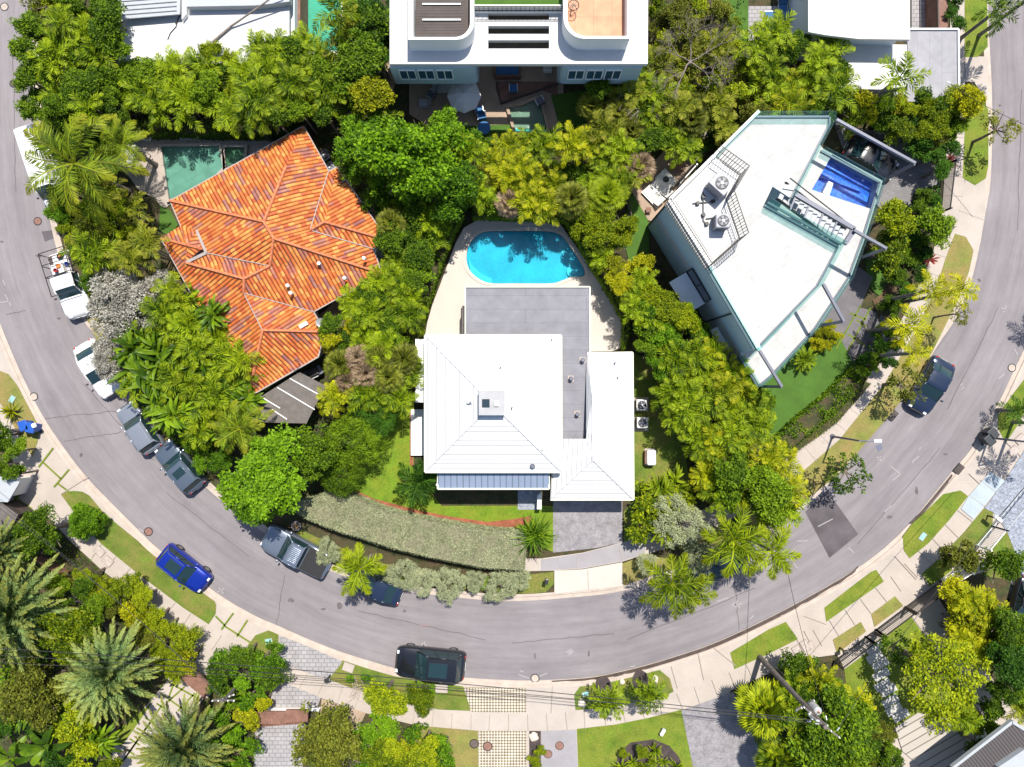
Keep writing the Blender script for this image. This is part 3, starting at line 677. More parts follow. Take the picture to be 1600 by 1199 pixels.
drain(1394,649,50,'brown storm drain grate in the kerb below the black sedan')
drain(1497,733,50,'brown storm drain grate in the outer kerb at right')
# ================================================================ BUILDINGS
def walls(root, pts, z0, z1, m, name='wall'):
    return MB().prism(pts, z0, z1).build(name, m, root)
def slope_uv(face):
    """uv in metres: x along the eave direction, y down the slope"""
    n = Vector((0, 0, 0))
    for i in range(1, len(face)-1): n += (Vector(face[i])-Vector(face[0])).cross(Vector(face[i+1])-Vector(face[0]))
    n.normalize()
    if n.z < 0: n = -n
    down = Vector((n.x, n.y, 0))
    if down.length < 1e-4: return [(p[0], p[1]) for p in face]
    down.normalize(); ac = Vector((-down.y, down.x, 0)); k = 1/max(n.z, .2)
    return [(Vector(p).dot(ac), Vector(p).dot(down)*k) for p in face]
def roof_faces(mb, verts, faces):
    for f in faces:
        p = [verts[k] for k in f]
        a = sum(p[i][0]*p[(i+1) % len(p)][1]-p[(i+1) % len(p)][0]*p[i][1] for i in range(len(p)))
        if a < 0: p = p[::-1]
        uv = slope_uv(p); tri = tessellate_polygon([[Vector((q[0], q[1], 0)) for q in p]])
        for t in tri:
            q = [p[i] for i in t]; u = [uv[i] for i in t]
            if ((q[1][0]-q[0][0])*(q[2][1]-q[0][1])-(q[1][1]-q[0][1])*(q[2][0]-q[0][0])) < 0: q = q[::-1]; u = u[::-1]
            mb.add(q, [(0, 1, 2)], [u])
    return mb
def ridge(mb, verts, pairs, r=.11):
    for a, b in pairs:
        A, B = Vector(verts[a]), Vector(verts[b]); d = B-A; n = max(2, int(d.length/.4))
        for i in range(n):
            p, q = A+d*(i/n), A+d*((i+1.06)/n); mb.tube([p+Vector((0,0,.03)), q+Vector((0,0,.05))], [r*1.05, r*.92], 6, True)
    return mb
def eaves(mb, pts, z, w=.1, h=.18):
    for a, b in zip(pts, pts[1:]+pts[:1]): mb.bar((*a, z), (*b, z), w, h)
    return mb
def window(root, a, b, z0, z1, m='window', frame='white'):
    """a window set in a wall between plan points a and b (outward = right of a->b)"""
    a, b = Vector(a), Vector(b); d = (b-a).normalized(); o = Vector((d.y, -d.x))
    fr = MB()
    for z in (z0, z1): fr.bar((*(a+o*.03), z), (*(b+o*.03), z), .09, .07)
    for t in (0, .5, 1): p = a+(b-a)*t+o*.03; fr.bar((p.x, p.y, z0), (p.x, p.y, z1), .06, .09)
    f = fr.build('window', M[frame], root)
    g = MB(); q = [a+o*.02, b+o*.02]
    g.add([(q[0].x, q[0].y, z0), (q[1].x, q[1].y, z0), (q[1].x, q[1].y, z1), (q[0].x, q[0].y, z1)], [(0, 1, 2, 3)])
    g.build('pane', M[m], f)

# ---------------- A: terracotta-tiled villa
ctr = P(430, 400)
vil = thing('tiled_house', 'villa with an orange clay barrel tile roof beside the green rectangular pool', 'house', (ctr.x, ctr.y, .1))
E = 3.1
def z1p(x, y): return (240+x*.23765, 190+y*.23765)
def z2p(x, y): return (340+x*.2169, 380+y*.2169)
V = {}
def rv(k, xy, h): V[k] = tuple(P(xy[0], xy[1], h))
rv('nw', z1p(108,522), E); rv('n', z1p(985,30), E); rv('nb', z1p(1152,328), E); rv('nc', z1p(1205,300), E); rv('e1', z1p(1540,780), E)
rv('e1b', z1p(1445,838), E); rv('e2', z1p(1500,1000), E); rv('s1', z2p(690,495), E); rv('s2', z2p(775,640), E); rv('s3', z2p(725,820), E); rv('sw', z2p(222,1110), E)
rv('w1', z1p(180,1010), E); rv('t0', z1p(50,770), E); rv('t1', z1p(180,690), E); rv('wa', z1p(180,690), E)
rv('R1', z1p(725,660), E+2.15); rv('R2', z1p(790,770), E+2.15); rv('hN', z1p(870,300), E+1.35)
rv('v1', z1p(765,950), E+1.35); rv('R3', z1p(595,1035), E+1.55); rv('q1', z1p(215,930), E+.55); rv('q2', z1p(350,865), E+.75)
rv('g1', z1p(1030,715), E+1.2); rv('g2', z1p(1125,662), E+1.2); rv('v2', z2p(190,360), E+1.15); rv('R4', z2p(325,628), E+1.5)
rv('tc', z1p(222,815), E+1.0); rv('t2', z1p(320,840), E+.42); rv('t3', z1p(285,715), E+.42)
rf = MB()
roof_faces(rf, V, [('nw','n','hN','R1'), ('n','nb','g1','R2','R1','hN'), ('nb','nc','g2','g1'), ('nc','e1','g2'), ('g1','g2','e1','e1b'), ('g1','e1b','e2','R2'),
    ('R2','e2','s1','v2','R3','v1'), ('v2','s1','s2','R4'), ('R4','s2','s3','sw'), ('R1','R2','v1','q2','t1','nw'), ('v1','R3','q1','q2'), ('R3','v2','R4','sw','w1','t0','q1')])
roof = rf.build('roof', M['tile'], vil)
tr = MB(); ring = [V['t1'], V['t3'], V['t2'], V['q1'], V['t0']]
for i in range(5):
    a, b = Vector(ring[i]), Vector(ring[(i+1) % 5]); roof_faces(tr, {'a': tuple(a+Vector((0,0,.12))), 'b': tuple(b+Vector((0,0,.12))), 'c': V['tc']}, [('a','b','c')])
tr.build('turret_roof', M['tile'], roof)
for pr_ in [('nw','R1'), ('R1','R2'), ('R2','e2'), ('R2','v1'), ('R3','q1'), ('R3','v1'), ('g1','g2'), ('g2','e1'), ('R4','s2'), ('R4','sw'), ('R3','v2'), ('R1','hN'), ('t0','tc'), ('t2','tc')]: ridge(MB(), V, [pr_]).build('ridge_tiles', M['ridge'], roof)
for a, b, w in [('v1','q2',.06), ('g1','e1b',.06), ('g1','nb',.06), ('v2','s1',.06), ('v2','R4',.06), ('q2','q1',.22), ('q2','t3',.2)]:
    MB().bar(Vector(V[a])+Vector((0,0,.04+w*.3)), Vector(V[b])+Vector((0,0,.04+w*.3)), w, .04).build('valley_flashing', M['flash'], roof)
ov = [V[k][:2] for k in ('nw','n','nb','nc','e1','e1b','e2','s1','s2','s3','sw','w1','t0','t1')]
gt = MB(); eaves(gt, ov, E-.06, .10, .14); gt.build('gutter', M['flash'], roof)
wl = [P2(x, y, E) for x, y in [(290,325),(468,217),(590,372),(583,418),(478,478),(492,518),(482,548),(396,600),(300,425),(275,375),(295,350)]]
walls(vil, wl, .1, E-.15, M['white'])
window(vil, wl[1], (Vector(wl[0])*.5+Vector(wl[1])*.5), .5, 2.5); window(vil, wl[4], wl[3], 1.0, 2.3)
for x, y in [z1p(1090,935), z1p(1258,1030), z1p(885,1080), z1p(718,565), z2p(530,360), z1p(1385,900)]:
    p = P(x, y, E+1.1); MB().lathe((p.x, p.y, p.z-.4), [(.10,0),(.10,.55),(.13,.56),(.13,.62)], 10).build('vent_pipe', M['white'], roof)
p = P(*z2p(620,590), E+.5); mb = MB(); mb.obox((p.x,p.y), R(30), .32, .14, p.z-.1, p.z+.12); mb.build('roof_vent', M['white'], roof)
p = P(*z2p(580,850), E+.6); mb = MB()
mb.tube([(p.x,p.y,p.z-.3),(p.x,p.y,p.z+.7)], .025, 6); mb.bar((p.x-.3,p.y-.1,p.z+.7),(p.x+.3,p.y+.15,p.z+.7),.03)
for k in (-.2,0,.2): mb.bar((p.x+k-.05,p.y+k*.4+.15,p.z+.7),(p.x+k+.05,p.y+k*.4-.15,p.z+.7),.02)
mb.build('aerial', M['black'], roof)
p = P(503, 505, 3.4)
sdish = thing('satellite_dish', 'pale grey oval satellite dish at the notch of the orange roof', 'satellite dish', (p.x, p.y, 3.05))
mb = MB(); n = 18; rr = []
for j, (r_, d_) in enumerate([(0,0),(.2,.015),(.34,.05),(.42,.09)]):
    for k in range(n): a = 2*math.pi*k/n; rr.append((r_*math.cos(a), r_*math.sin(a)*.8, .45+d_ + r_*math.sin(a)*.35))
mb.add(rr, [(j*n+k, j*n+(k+1)%n, (j+1)*n+(k+1)%n, (j+1)*n+k) for j in range(3) for k in range(n)]); mb.build('dish', M['metal'], sdish, local=True, smooth=True)
MB().tube([(0,0,.45),(0,.1,.2),(-.1,.2,-.1)], .03, 6).build('mast', M['steel'], sdish, local=True)
MB().tube([(0,-.3,.35),(0,-.1,.85)], .015, 5).box(-.05,-.13,.82,.05,-.03,.92).build('feed_arm', M['steel'], sdish, local=True)

# flat membrane patio cover beside the villa
t = thing('patio_cover', 'weathered grey boarded patio cover with white battens under the orange eave', 'patio cover', (*P2(455,610), .1))
pc = PP([z2p(590,930), z2p(780,1030), z2p(700,1180), z2p(640,1300), z2p(250,1290), z2p(290,1120)], 2.6)
MB().prism(pc, 2.5, 2.6).build('roof_boards', M['greywood'], t)
mb = MB()
for a, b in [((430,1040),(700,1200)),((520,975),(780,1120)),((310,1105),(450,1190)),((395,1200),(500,1270))]:
    A, B = P(*z2p(*a), 2.65), P(*z2p(*b), 2.65); mb.bar(A, B, .07, .05)
mb.build('batten', M['white'], t)
for q in (pc[1], pc[2], pc[4]): MB().bar((q[0]*.99,q[1]*.99,.1),(q[0]*.99,q[1]*.99,2.5),.12).build('post', M['greywood'], t)

# ---------------- B: white seam-roofed house (centre)
hs = thing('white_metal_roof_house', 'white standing seam hip roofed house with grey flat roof behind, centre of picture', 'house', (*P2(820,650), .1))
hm, hl = 4.2, 3.2
def q(pts, h): return PP(pts, h)
mr = {'a': P(664,524,hm), 'b': P(877,524,hm), 'c': P(877.5,738,hm), 'd': P(664,738,hm), 'p': P(769.5,632,hm+1.75)}
main = roof_faces(MB(), {k: tuple(v) for k, v in mr.items()}, [('a','b','p'),('b','c','p'),('c','d','p'),('d','a','p')]).build('roof', M['seam'], hs)
mb = MB()
for k in 'abcd': mb.bar(mr[k]+Vector((0,0,.03)), mr['p']+Vector((0,0,.03)), .07, .05)
mb.build('hip_capping', M['hipcap'], main)
mb = MB(); eaves(mb, [tuple(mr[k][:2]) for k in 'abcd'], hm-.06, .13, .14); mb.build('gutter', M['fascia'], main)
walls(hs, PP([(680,538),(862,538),(862,722),(680,722)], 0), .1, hm-.12, M['white'])
# low cupola box
cb = PP([(749,611),(788,611),(788,648),(749,648)], 5.9)
cup = MB().prism(cb, 4.9, 6.3).build('cupola', M['wallshade'], main)
MB().prism(PP([(748,610),(789,610),(789,649),(748,649)], 6.35), 6.3, 6.36).build('cupola_cap', M['cupgrey'], cup)
c = P(759.5,630,6.0); MB().obox((c.x,c.y),0,.26,.28,6.36,6.42).build('skylight', M['window'], cup)
c = P(776,631,6.0); MB().obox((c.x,c.y),0,.17,.17,6.36,6.5).build('vent_box', M['whiteroof'], cup)
mb = MB()
for x, y, h in [(847,704,4.6),(862,531,4.3),(782,574,5.1),(800,637,5.6),(735,628,5.6)]:
    c = P(x,y,h); mb.lathe((c.x,c.y,c.z-.25), [(.06,0),(.06,.42)], 8)
mb.build('vent_pipe', M['steel'], main)
c = P(734,626,5.55); MB().obox((c.x,c.y),0,.2,.2,c.z-.3,c.z+.06).build('roof_vent', M['white'], main)
# east wing
hw = 3.1
wr = {'a': P(918,552,hw), 'b': P(988.5,551,hw), 'c': P(990,781,hw), 'd': P(860,781,hw), 'e': P(862,738,hw), 'f': P(877,686,hw+.25), 'g': P(916,686,hw+.9), 'p1': P(925,617,hw+1.15), 'p2': P(926,719,hw+1.15), 'h': P(916,563,hw)}
wing = roof_faces(MB(), {k: tuple(v) for k, v in wr.items()}, [('a','b','p1'),('b','c','p2','p1'),('c','d','p2'),('d','e','f','g','p2'),('g','h','a','p1','p2')]).build('wing_roof', M['seam'], hs)
mb = MB()
for a, b in (('b','p1'),('p1','p2'),('p2','c'),('p2','d')): mb.bar(wr[a]+Vector((0,0,.03)), wr[b]+Vector((0,0,.03)), .07, .05)
mb.build('hip_capping', M['hipcap'], wing)
mb = MB(); [mb.bar((*wr[a_][:2],hw-.06),(*wr[b_][:2],hw-.06),.13,.14) for a_,b_ in ('ab','bc','cd')]; mb.build('gutter', M['fascia'], wing)
for x, y in ((961,567),(965,590)):
    c = P(x,y,hw+.5); MB().lathe((c.x,c.y,c.z-.3), [(.06,0),(.06,.42)], 8).build('vent_pipe', M['steel'], wing)
walls(hs, PP([(900,560),(974,560),(974,768),(868,768),(868,690)], 0), .1, hw-.1, M['white'])
# garage door facing the drive
a, b = P2(876,768.5), P2(968,768.5); mb = MB(); mb.add([(a[0],a[1]-.02,.12),(b[0],b[1]-.02,.12),(b[0],b[1]-.02,2.5),(a[0],a[1]-.02,2.5)],[(0,1,2,3)])
mb.build('garage_door', M['white'], hs)
# flat grey roof behind
flat = MB().prism(PP([(728,449),(920,449),(921,553),(916,560),(916,686),(877,686),(877,524),(728,524)], 3.1), 2.9, 3.1).build('flat_roof', M['greyroof'], hs)
mb = MB(); mb.bar(P(727,448.5,3.13),P(921.5,448.5,3.13),.10,.16); mb.bar(P(921.5,448.5,3.13),P(922,556,3.13),.10,.16); mb.bar(P(727,448.5,3.13),P(727,524,3.13),.08,.12)
mb.build('gutter', M['fascia'], flat)
walls(hs, PP([(738,462),(910,462),(910,560),(900,680),(850,680),(850,530),(738,530)], 0), .1, 2.9, M['white'])
window(hs, P2(860,462), P2(770,462), .3, 2.4)
for x, y in ((910.5,563),(892,592),(902,647.5)):
    c = P(x,y,3.3); f = MB().obox((c.x,c.y),0,.22,.24,3.1,3.13).build('vent_flashing', M['flash'], flat)
    MB().lathe((c.x,c.y,3.1), [(.11,0),(.11,.32),(.17,.34),(.12,.46)], 10).build('vent_cowl', M['steel'], f)
# blue-grey lean-to
ln = {'a': P(684,734,3.75), 'b': P(858,734,3.75), 'c': P(858,764,3.45), 'd': P(684,764,3.45)}
lean = roof_faces(MB(), {k: tuple(v) for k, v in ln.items()}, [('a','b','c','d')]).build('porch_roof', M['seamblue'], hs)
mb = MB(); eaves(mb, [tuple(ln[k][:2]) for k in 'abcd'], 3.44, .12, .16)
mb.build('gutter', M['fascia'], lean)
for x in (690, 770, 850): MB().bar(P(x,748,.1), P(x,748,0)+Vector((0,0,3.4)), .14).build('porch_post', M['white'], hs)
c = P(832,729,4.4); MB().lathe((c.x,c.y,3.9), [(.13,0),(.13,.5),(.2,.52),(.12,.66)], 10).build('vent_cowl', M['steel'], hs)
# side walkways, walls on the west side
mb = MB().prism(PP([(649,530),(664,530),(664,629),(649,629)], 3.0), 2.9, 3.0).build('side_canopy', M['white'], hs)
mb = MB().prism(PP([(642,640),(664,640),(664,712),(642,712)], .5), .1, .5).build('planter_wall', M['white'], hs)
MB().prism(PP([(722,478),(727,478),(727,524),(722,524)], 2.4), .1, 2.4).build('side_screen', M['greywood'], hs)
MB().prism(PP([(840,775),(846,770),(846,796),(839,796)], 1.2), .1, 1.2).build('entry_wall', M['white'], hs)

# ---------------- C: modern white house (right)
def m3(x, y): return (990+x*.28768, 160+y*.28768)
def m4(x, y): return (1090+x*.18762, 400+y*.18762)
mod = thing('modern_house', 'angular white modern house with roof terrace and blue rooftop pool', 'house', (*P2(1180,400), .1))
TT, TF, LD = 8.0, 7.0, 4.0
up = [m3(680,50), m3(1098,50), m3(1098,90), m3(885,500), m3(785,435), m3(735,540), m3(1145,770), m3(1030,985), m4(515,785), m3(418,890), m3(195,530)]
upT = PP(up, TT)
MB().prism(upT, LD, TF).build('upper_storey', M['modwall'], mod)
MB().prism([tuple(Vector(p)) for p in upT], None, TF+.004).build('roof_terrace', M['terrace'], mod)
low = [m3(680,50), m3(1098,50), m3(1040,245), m3(1365,420), m3(1270,730), m3(1190,950), m4(1010,600), m4(640,1000), m4(530,1090), m4(375,825), m4(515,785), m3(418,890), m3(195,530)]
lowpts = []
for i, p_ in enumerate(low):
    lowpts.append(P2(*p_, TT if i in (0,1,10,11,12) else LD+.3))
pool_c = PP([m3(1080,283), m3(1328,424), m3(1296,582), m3(968,475)], LD)
MB().prism(lowpts, .1, LD-.9).build('lower_storey', M['modwall'], mod)
MB().prism(lowpts, LD-.9, LD, holes=[pool_c]).build('pool_deck', M['terrace'], mod)
m_, N, L, B = newmat('blue_mosaic'); tc = N.new('ShaderNodeTexCoord'); vo = N.new('ShaderNodeTexVoronoi'); vo.inputs['Scale'].default_value = 9; L.new(tc.outputs['Object'], vo.inputs[0])
L.new(ramp(N, L, vo.outputs['Color'], [(0,(.003,.05,.33)),(.5,(.006,.11,.55)),(1,(.03,.25,.8))]), B.inputs['Base Color']); B.inputs['Roughness'].default_value = .3; M['mosaic'] = m_
pl = MB().prism(pool_c, None, LD-.85).build('pool_basin', M['mosaic'], mod)
st = PP([m3(1060,428), m3(1085,440), m3(1062,508), m3(1028,490)], LD-.05); MB().prism(st, LD-.85, LD-.05).build('pool_step', M['white'], pl)
s2 = PP([m3(1035,375), m3(1250,460), m3(1245,480), m3(1020,395)], LD-.3); MB().prism(s2, LD-.85, LD-.6).build('pool_bench', M['mosaic'], pl)
M['waterblue'] = watermat('rooftop_water', (.75,.88,1.0), 5, .5)
MB().prism(pool_c, None, LD-.12).build('water', M['waterblue'], pl)
# glass balustrades
def balustrade(root, pts, z0, z1, closed=False, name='glass_balustrade'):
    P_ = [Vector((*p, 0)) for p in pts]; mb = MB(); rl = MB()
    seq = list(zip(P_, P_[1:]+P_[:1])) if closed else list(zip(P_, P_[1:]))
    for a, b in seq:
        mb.bar((a.x,a.y,(z0+z1)/2), (b.x,b.y,(z0+z1)/2), .03, z1-z0)
        rl.bar((a.x,a.y,z0+.05), (b.x,b.y,z0+.05), .14, .12)
    g = mb.build(name, M['glass'], root); rl.build('shoe_rail', M['steel'], g)
balustrade(mod, PP([m3(418,890), m4(515,785), m3(1030,985), m3(1145,770), m3(735,540)], TT), TF, TF+1.05)
balustrade(mod, PP([m3(885,500), m3(1098,90), m3(1098,50), m3(680,50), m3(480,250)], TT), TF, TF+1.05)
balustrade(mod, PP([m3(1040,245), m3(1365,420), m3(1270,730), m3(1190,950), m4(1010,600), m4(640,1000), m4(530,1090), m4(375,825)], LD+.8), LD, LD+.95)
# white capping along the long facade
mb = MB(); A = [P(*m3(195,530), TF+.12), P(*m3(418,890), TF+.12), P(*m4(515,785), TF+.12)]
for a, b in zip(A, A[1:]): mb.bar(a, b, .3, .24)
mb.bar(P(*m3(195,530),TF+.12), P(*m3(680,50),TF+.12), .22, .24); mb.build('parapet_cap', M['white'], mod)
# steel frames that stand off the roof
for k, (a, b, c) in enumerate([(m3(1100,95), m3(1528,332), m3(1370,420)), (m3(1195,695), m3(1372,795), m3(1222,850)), (m4(1045,235), m4(1215,545), m4(1010,580)), (m4(515,790), m4(700,1090), m4(530,1085))]):
    A, B_ = P(*a, 7.3), P(*b, 7.3); C_ = Vector((B_.x, B_.y, LD-.6 if k else .1))
    mb = MB(); mb.bar(A, B_, .17, .24); fr = mb.build('steel_frame', M['steel'], mod)
    MB().bar(B_-Vector((0,0,.1)), C_, .16, .20).build('steel_column', M['steel'], fr)
# extra bars seen over the lower deck
# stair down from terrace with dark stringers
S0, S1 = P(*m3(800,480), TF), P(*m3(1130,730), LD)
d = (S1-S0); dn = Vector((d.x, d.y, 0)).normalized(); sn = Vector((-dn.y, dn.x, 0)); mb = MB(); n = 14
for i in range(n):
    c = S0 + d*((i+.5)/n); mb.obox((c.x,c.y), math.atan2(dn.y, dn.x), .16, .55, c.z-.05, c.z+.0)
stt = mb.build('stair_treads', M['greypanel'], mod)
mb = MB(); mb.bar(S0+sn*.62, S1+sn*.62, .08, .3); mb.bar(S0-sn*.62, S1-sn*.62, .08, .3)
mb.bar(S0+sn*.62+Vector((0,0,.95)), S1+sn*.62+Vector((0,0,.95)), .06); mb.build('stair_stringers', M['black'], stt)
balustrade(mod, PP([m3(740,535), m3(1145,765)], TF+.5), TF, TF+1.0)
mb = MB()
for i in range(5):
    a = P(*m3(880+i*75, 505+i*47), 7.0); b = P(*m3(850+i*75, 585+i*45), 7.0); mb.bar(a, b, .1, .12)
mb.bar(P(*m3(875,500),7.0), P(*m3(1200,690),7.0), .28, .3); mb.bar(P(*m3(1200,690),7.0), P(*m3(1145,770),7.0), .3,.3); mb.build('skylight_frame', M['steel'], mod)
# fenced plant area
def railing(root, pts, z0, z1, step=.16, name='railing'):
    mb = MB()
    for a, b in zip(pts, pts[1:]):
        a, b = Vector(a), Vector(b); L_ = (b-a).length; n = max(2, int(L_/step))
        mb.bar((a.x,a.y,z1), (b.x,b.y,z1), .05); mb.bar((a.x,a.y,z0+.12), (b.x,b.y,z0+.12), .05); mb.bar((a.x,a.y,(z0+z1)/2+.1), (b.x,b.y,(z0+z1)/2+.1), .035)
        for i in range(n+1):
            p = a+(b-a)*(i/n); mb.bar((p.x,p.y,z0+.02), (p.x,p.y,z1), .03)
    return mb.build(name, M['black'], root)
zf, zt = TF, TF+1.9
railing(mod, PP([m3(200,520), m3(430,880), m3(625,708), m3(548,482), m3(630,345), m3(475,235)], zt), zf, zt, .2)
MB().prism(PP([m3(225,535), m3(425,850), m3(570,735), m3(505,520), m3(568,412), m3(445,300)], TF), TF, TF+.06).build('plant_floor', M['whiteroof'], mod)
# facade details: windows, canopy, service boxes, downpipe
fa, fb = Vector(P2(*m3(195,530), TT)), Vector(P2(*m4(515,785), TT)); fd = (fb-fa)
def onf(t): p = fa+fd*t; return (p.x, p.y)
window(mod, onf(.40), onf(.62), 3.0, 4.6, 'window', 'black'); window(mod, onf(.40), onf(.62), 1.6, 2.8, 'window', 'black')
on = Vector((fd.y, -fd.x)).normalized()
if on.x > 0: on = -on
a, b = Vector(onf(.40)), Vector(onf(.63)); MB().prism([tuple(a), tuple(a+on*1.5), tuple(b+on*1.5), tuple(b)], 2.85, 3.0).build('canopy', M['wallgrey'], mod)
a, b = Vector(onf(.80)), Vector(onf(.96)); MB().prism([tuple(a), tuple(a+on*.6), tuple(b+on*.6), tuple(b)], 2.3, 2.42).build('canopy', M['wallgrey'], mod)
for t_, z_ in ((.005,0),(.745,0)):
    a = Vector(onf(t_))+on*.05; MB().bar((a.x,a.y,.1),(a.x,a.y,6.9),.09).build('downpipe', M['black'], mod)
# plant on the fenced roof
def condenser(px, py, hb, ang, label, size=(.9,.9,.95), m='acbody', z=None, round_=False):
    c = P(px, py, hb+size[2]); t = thing('ac_condenser', label, 'air conditioner', (c.x, c.y, hb), R(ang), group='air conditioners')
    x, y, h = size[0]/2, size[1]/2, size[2]
    b = MB().box(-x,-y,.06,x,y,h).build('casing', M[m], t, local=True, bevel=.1 if round_ else .03)
    mb = MB()
    for sx in (-1,1):
        for sy in (-1,1): mb.box(sx*x*.8-.05,sy*y*.8-.05,0,sx*x*.8+.05,sy*y*.8+.05,.07)
    mb.build('feet', M['black'], t, local=True)
    r = min(x,y)*.8; f = MB().lathe((0,0,h), [(r,.0),(r,.04),(r*.9,.045)], 24).build('fan_guard', M['black'], t, local=True)
    mb = MB()
    for k in range(5):
        a = 2*math.pi*k/5; mb.prism([(math.cos(a+s_)*r_, math.sin(a+s_)*r_) for s_, r_ in ((0,.06),(.2,r*.85),(.85,r*.85),(.5,.06))], h+.05, h+.06)
    mb.build('fan_blade', M['steel'], f, local=True)
    MB().lathe((0,0,h+.05), [(r*.25,.0),(r*.22,.05)], 12).build('hub', M['metal'], f, local=True)
    mb = MB()
    for k in range(7):
        z_ = .15+k*(h-.3)/6; mb.box(-x-.012,-y*.9,z_,-x-.002,y*.9,z_+.03); mb.box(-x*.9,-y-.012,z_,x*.9,-y-.002,z_+.03)
    mb.build('louvres', M['black'], t, local=True)
    return t
condenser(1128,286,TF+.06,-42,'large square grey condenser on the fenced roof of the modern house',(1.35,1.1,1.3))
condenser(1130,345,TF+.06,0,'smaller rounded grey condenser on the fenced roof of the modern house',(.95,.95,1.1), round_=True)
t = thing('roof_pipework', 'thin black pipes with valve boxes on the fenced white roof', 'pipework', (*P2(1100,325,TF+.1), TF+.06))
mb = MB(); z = TF+.16
for a, b in [((1099,300),(1099,345)),((1082,318),(1118,315)),((1099,345),(1105,352)),((1103,342),(1118,340))]: mb.tube([P(*a,z),P(*b,z)], .035, 6)
mb.build('pipes', M['black'], t)
for x, y in ((1099,308),(1090,318),(1114,315),(1099,336),(1104,350)):
    c = P(x,y,z); MB().obox((c.x,c.y),.3,.11,.11,TF+.06,TF+.3).build('valve_box', M['black'], t)

# ---------------- D: round-cornered white house (top centre)
def d5(x, y): return (600+x*.2625, y*.2625)
top = thing('curved_parapet_house', 'white flat roofed house with two round cornered parapets at the top edge', 'house', (*P2(810,30), .1))
SH = 7.0
slots = [[d5(x,y) for x,y in ((620,y0),(983,y0),(983,y1),(620,y1))] for y0, y1 in ((78,120),(155,203),(240,290))]
slab = [d5(34,-500), d5(1575,-500), d5(1570,381), d5(34,382)]
MB().prism(PP(slab, SH), SH-.35, SH, holes=[PP(s_, SH) for s_ in slots], bottom=True).build('roof_slab', M['whiteroof'], top)
def roundc(x0, x1, yb, r, side, n=8):
    """plan of a block whose lower corner on one side is rounded; pixels"""
    pts = [(x0, -140), (x1, -140)]
    if side == 'r':
        pts += [(x1, yb-r)] + [(x1-r+r*math.cos(a), yb-r+r*math.sin(a)) for a in [math.pi/2*k/n for k in range(1, n)]] + [(x1-r, yb), (x0, yb)]
    else:
        pts += [(x1, yb), (x0+r, yb)] + [(x0+r-r*math.sin(a), yb-r+r*math.cos(a)) for a in [math.pi/2*k/n for k in range(1, n)]] + [(x0, yb-r)]
    return pts
for (x0,x1,yb,r_,side,fm,nm) in ((637.5,740.5,62,27,'r','dark','louvre_floor'),(880.5,984,60.5,33,'l','tantile','tiled_roof_deck')):
    o_ = PP(roundc(x0,x1,yb,r_,side), 8.6); i_ = PP(roundc(x0+(8 if side=='r' else 6), x1-(6 if side=='r' else 4), yb-4, r_-4, side), 8.6)
    pr = MB().prism(o_, SH, 8.6, holes=[i_]).build('parapet', M['white'], top)
    MB().prism(i_, None, SH+.5).build(nm, M[fm], pr)
lv = MB()
for k in range(13):
    y = 2+k*4.4; lv.bar(P(650,y,8.2), P(727,y,8.2), .2, .05)
lv.build('louvre', M['dark'], top)
mb = MB()
for y in (6.5, 31): mb.bar(P(660,y,8.3), P(720,y,8.3), .1, .05)
mb.build('louvre_rail', M['white'], top)
MB().prism(PP([(740,-100),(880,-100),(880,9),(740,9)], SH+.3), SH, SH+.3).build('green_roof', M['turf'], top)
mb = MB(); mb.bar(P(740,12,SH+.5), P(880,12,SH+.5), .12, .5); mb.bar(P(740,18,SH+.15), P(880,18,SH+.15), .15, .3); mb.build('terrace_kerb', M['white'], top)
railing(top, PP([(741,10),(879,10)], 8.0), SH+.3, SH+1.0, .3)
# bays of the first floor under the slab
for x0, x1, sd_ in ((618,747,'r'),(873,994,'l')):
    by = MB().prism(PP(roundc(x0, x1, 129.5, 8, sd_, 5), 4.2), 4.0, SH-.35, bottom=True).build('bay', M['wallshade'], top)
    zz = [P2(x, 129.5, 4.2) for x in (x0+10, x0+38, x0+66, x0+94)]
    for a, b in zip(zz, zz[1:]): window(by and top, (a[0]+.1, a[1]-.01), (b[0]-.1, b[1]-.01), 4.9, 6.3, 'winblue')
MB().prism(PP([(610,-140),(1000,-140),(1000,100),(610,100)], 3.0), .1, 4.0).build('wall', M['wallgrey'], top) if 0 else None
MB().prism([P2(615,-140,4), P2(1000,-140,4), P2(1000,95,4), P2(875,95,4), P2(875,-20,4), P2(745,-20,4), P2(745,95,4), P2(615,95,4)], .1, 4.0).build('ground_storey', M['wallgrey'], top)
window(top, P2(860,-19.7,4), P2(760,-19.7,4), .4, 3.2, 'window', 'black')
# terrace table of that roof
c = P(895,16,7.6); t = thing('bistro_table', 'black wire bistro table on the terracotta tiled roof deck', 'table', (c.x,c.y,SH+.5))
mb = MB(); mb.tube([(.35*math.cos(a),.35*math.sin(a),.72) for a in [2*math.pi*k/16 for k in range(17)]], .03, 5, False)
for k in range(4): a = math.pi*k/4; mb.bar((.35*math.cos(a),.35*math.sin(a),.72),(-.35*math.cos(a),-.35*math.sin(a),.72),.03)
mb.build('table_top', M['black'], t, local=True)
for k in range(3): a = 2.1*k; MB().tube([(.1*math.cos(a),.1*math.sin(a),.72),(.3*math.cos(a),.3*math.sin(a),0)], .018, 5).build('leg', M['black'], t, local=True)

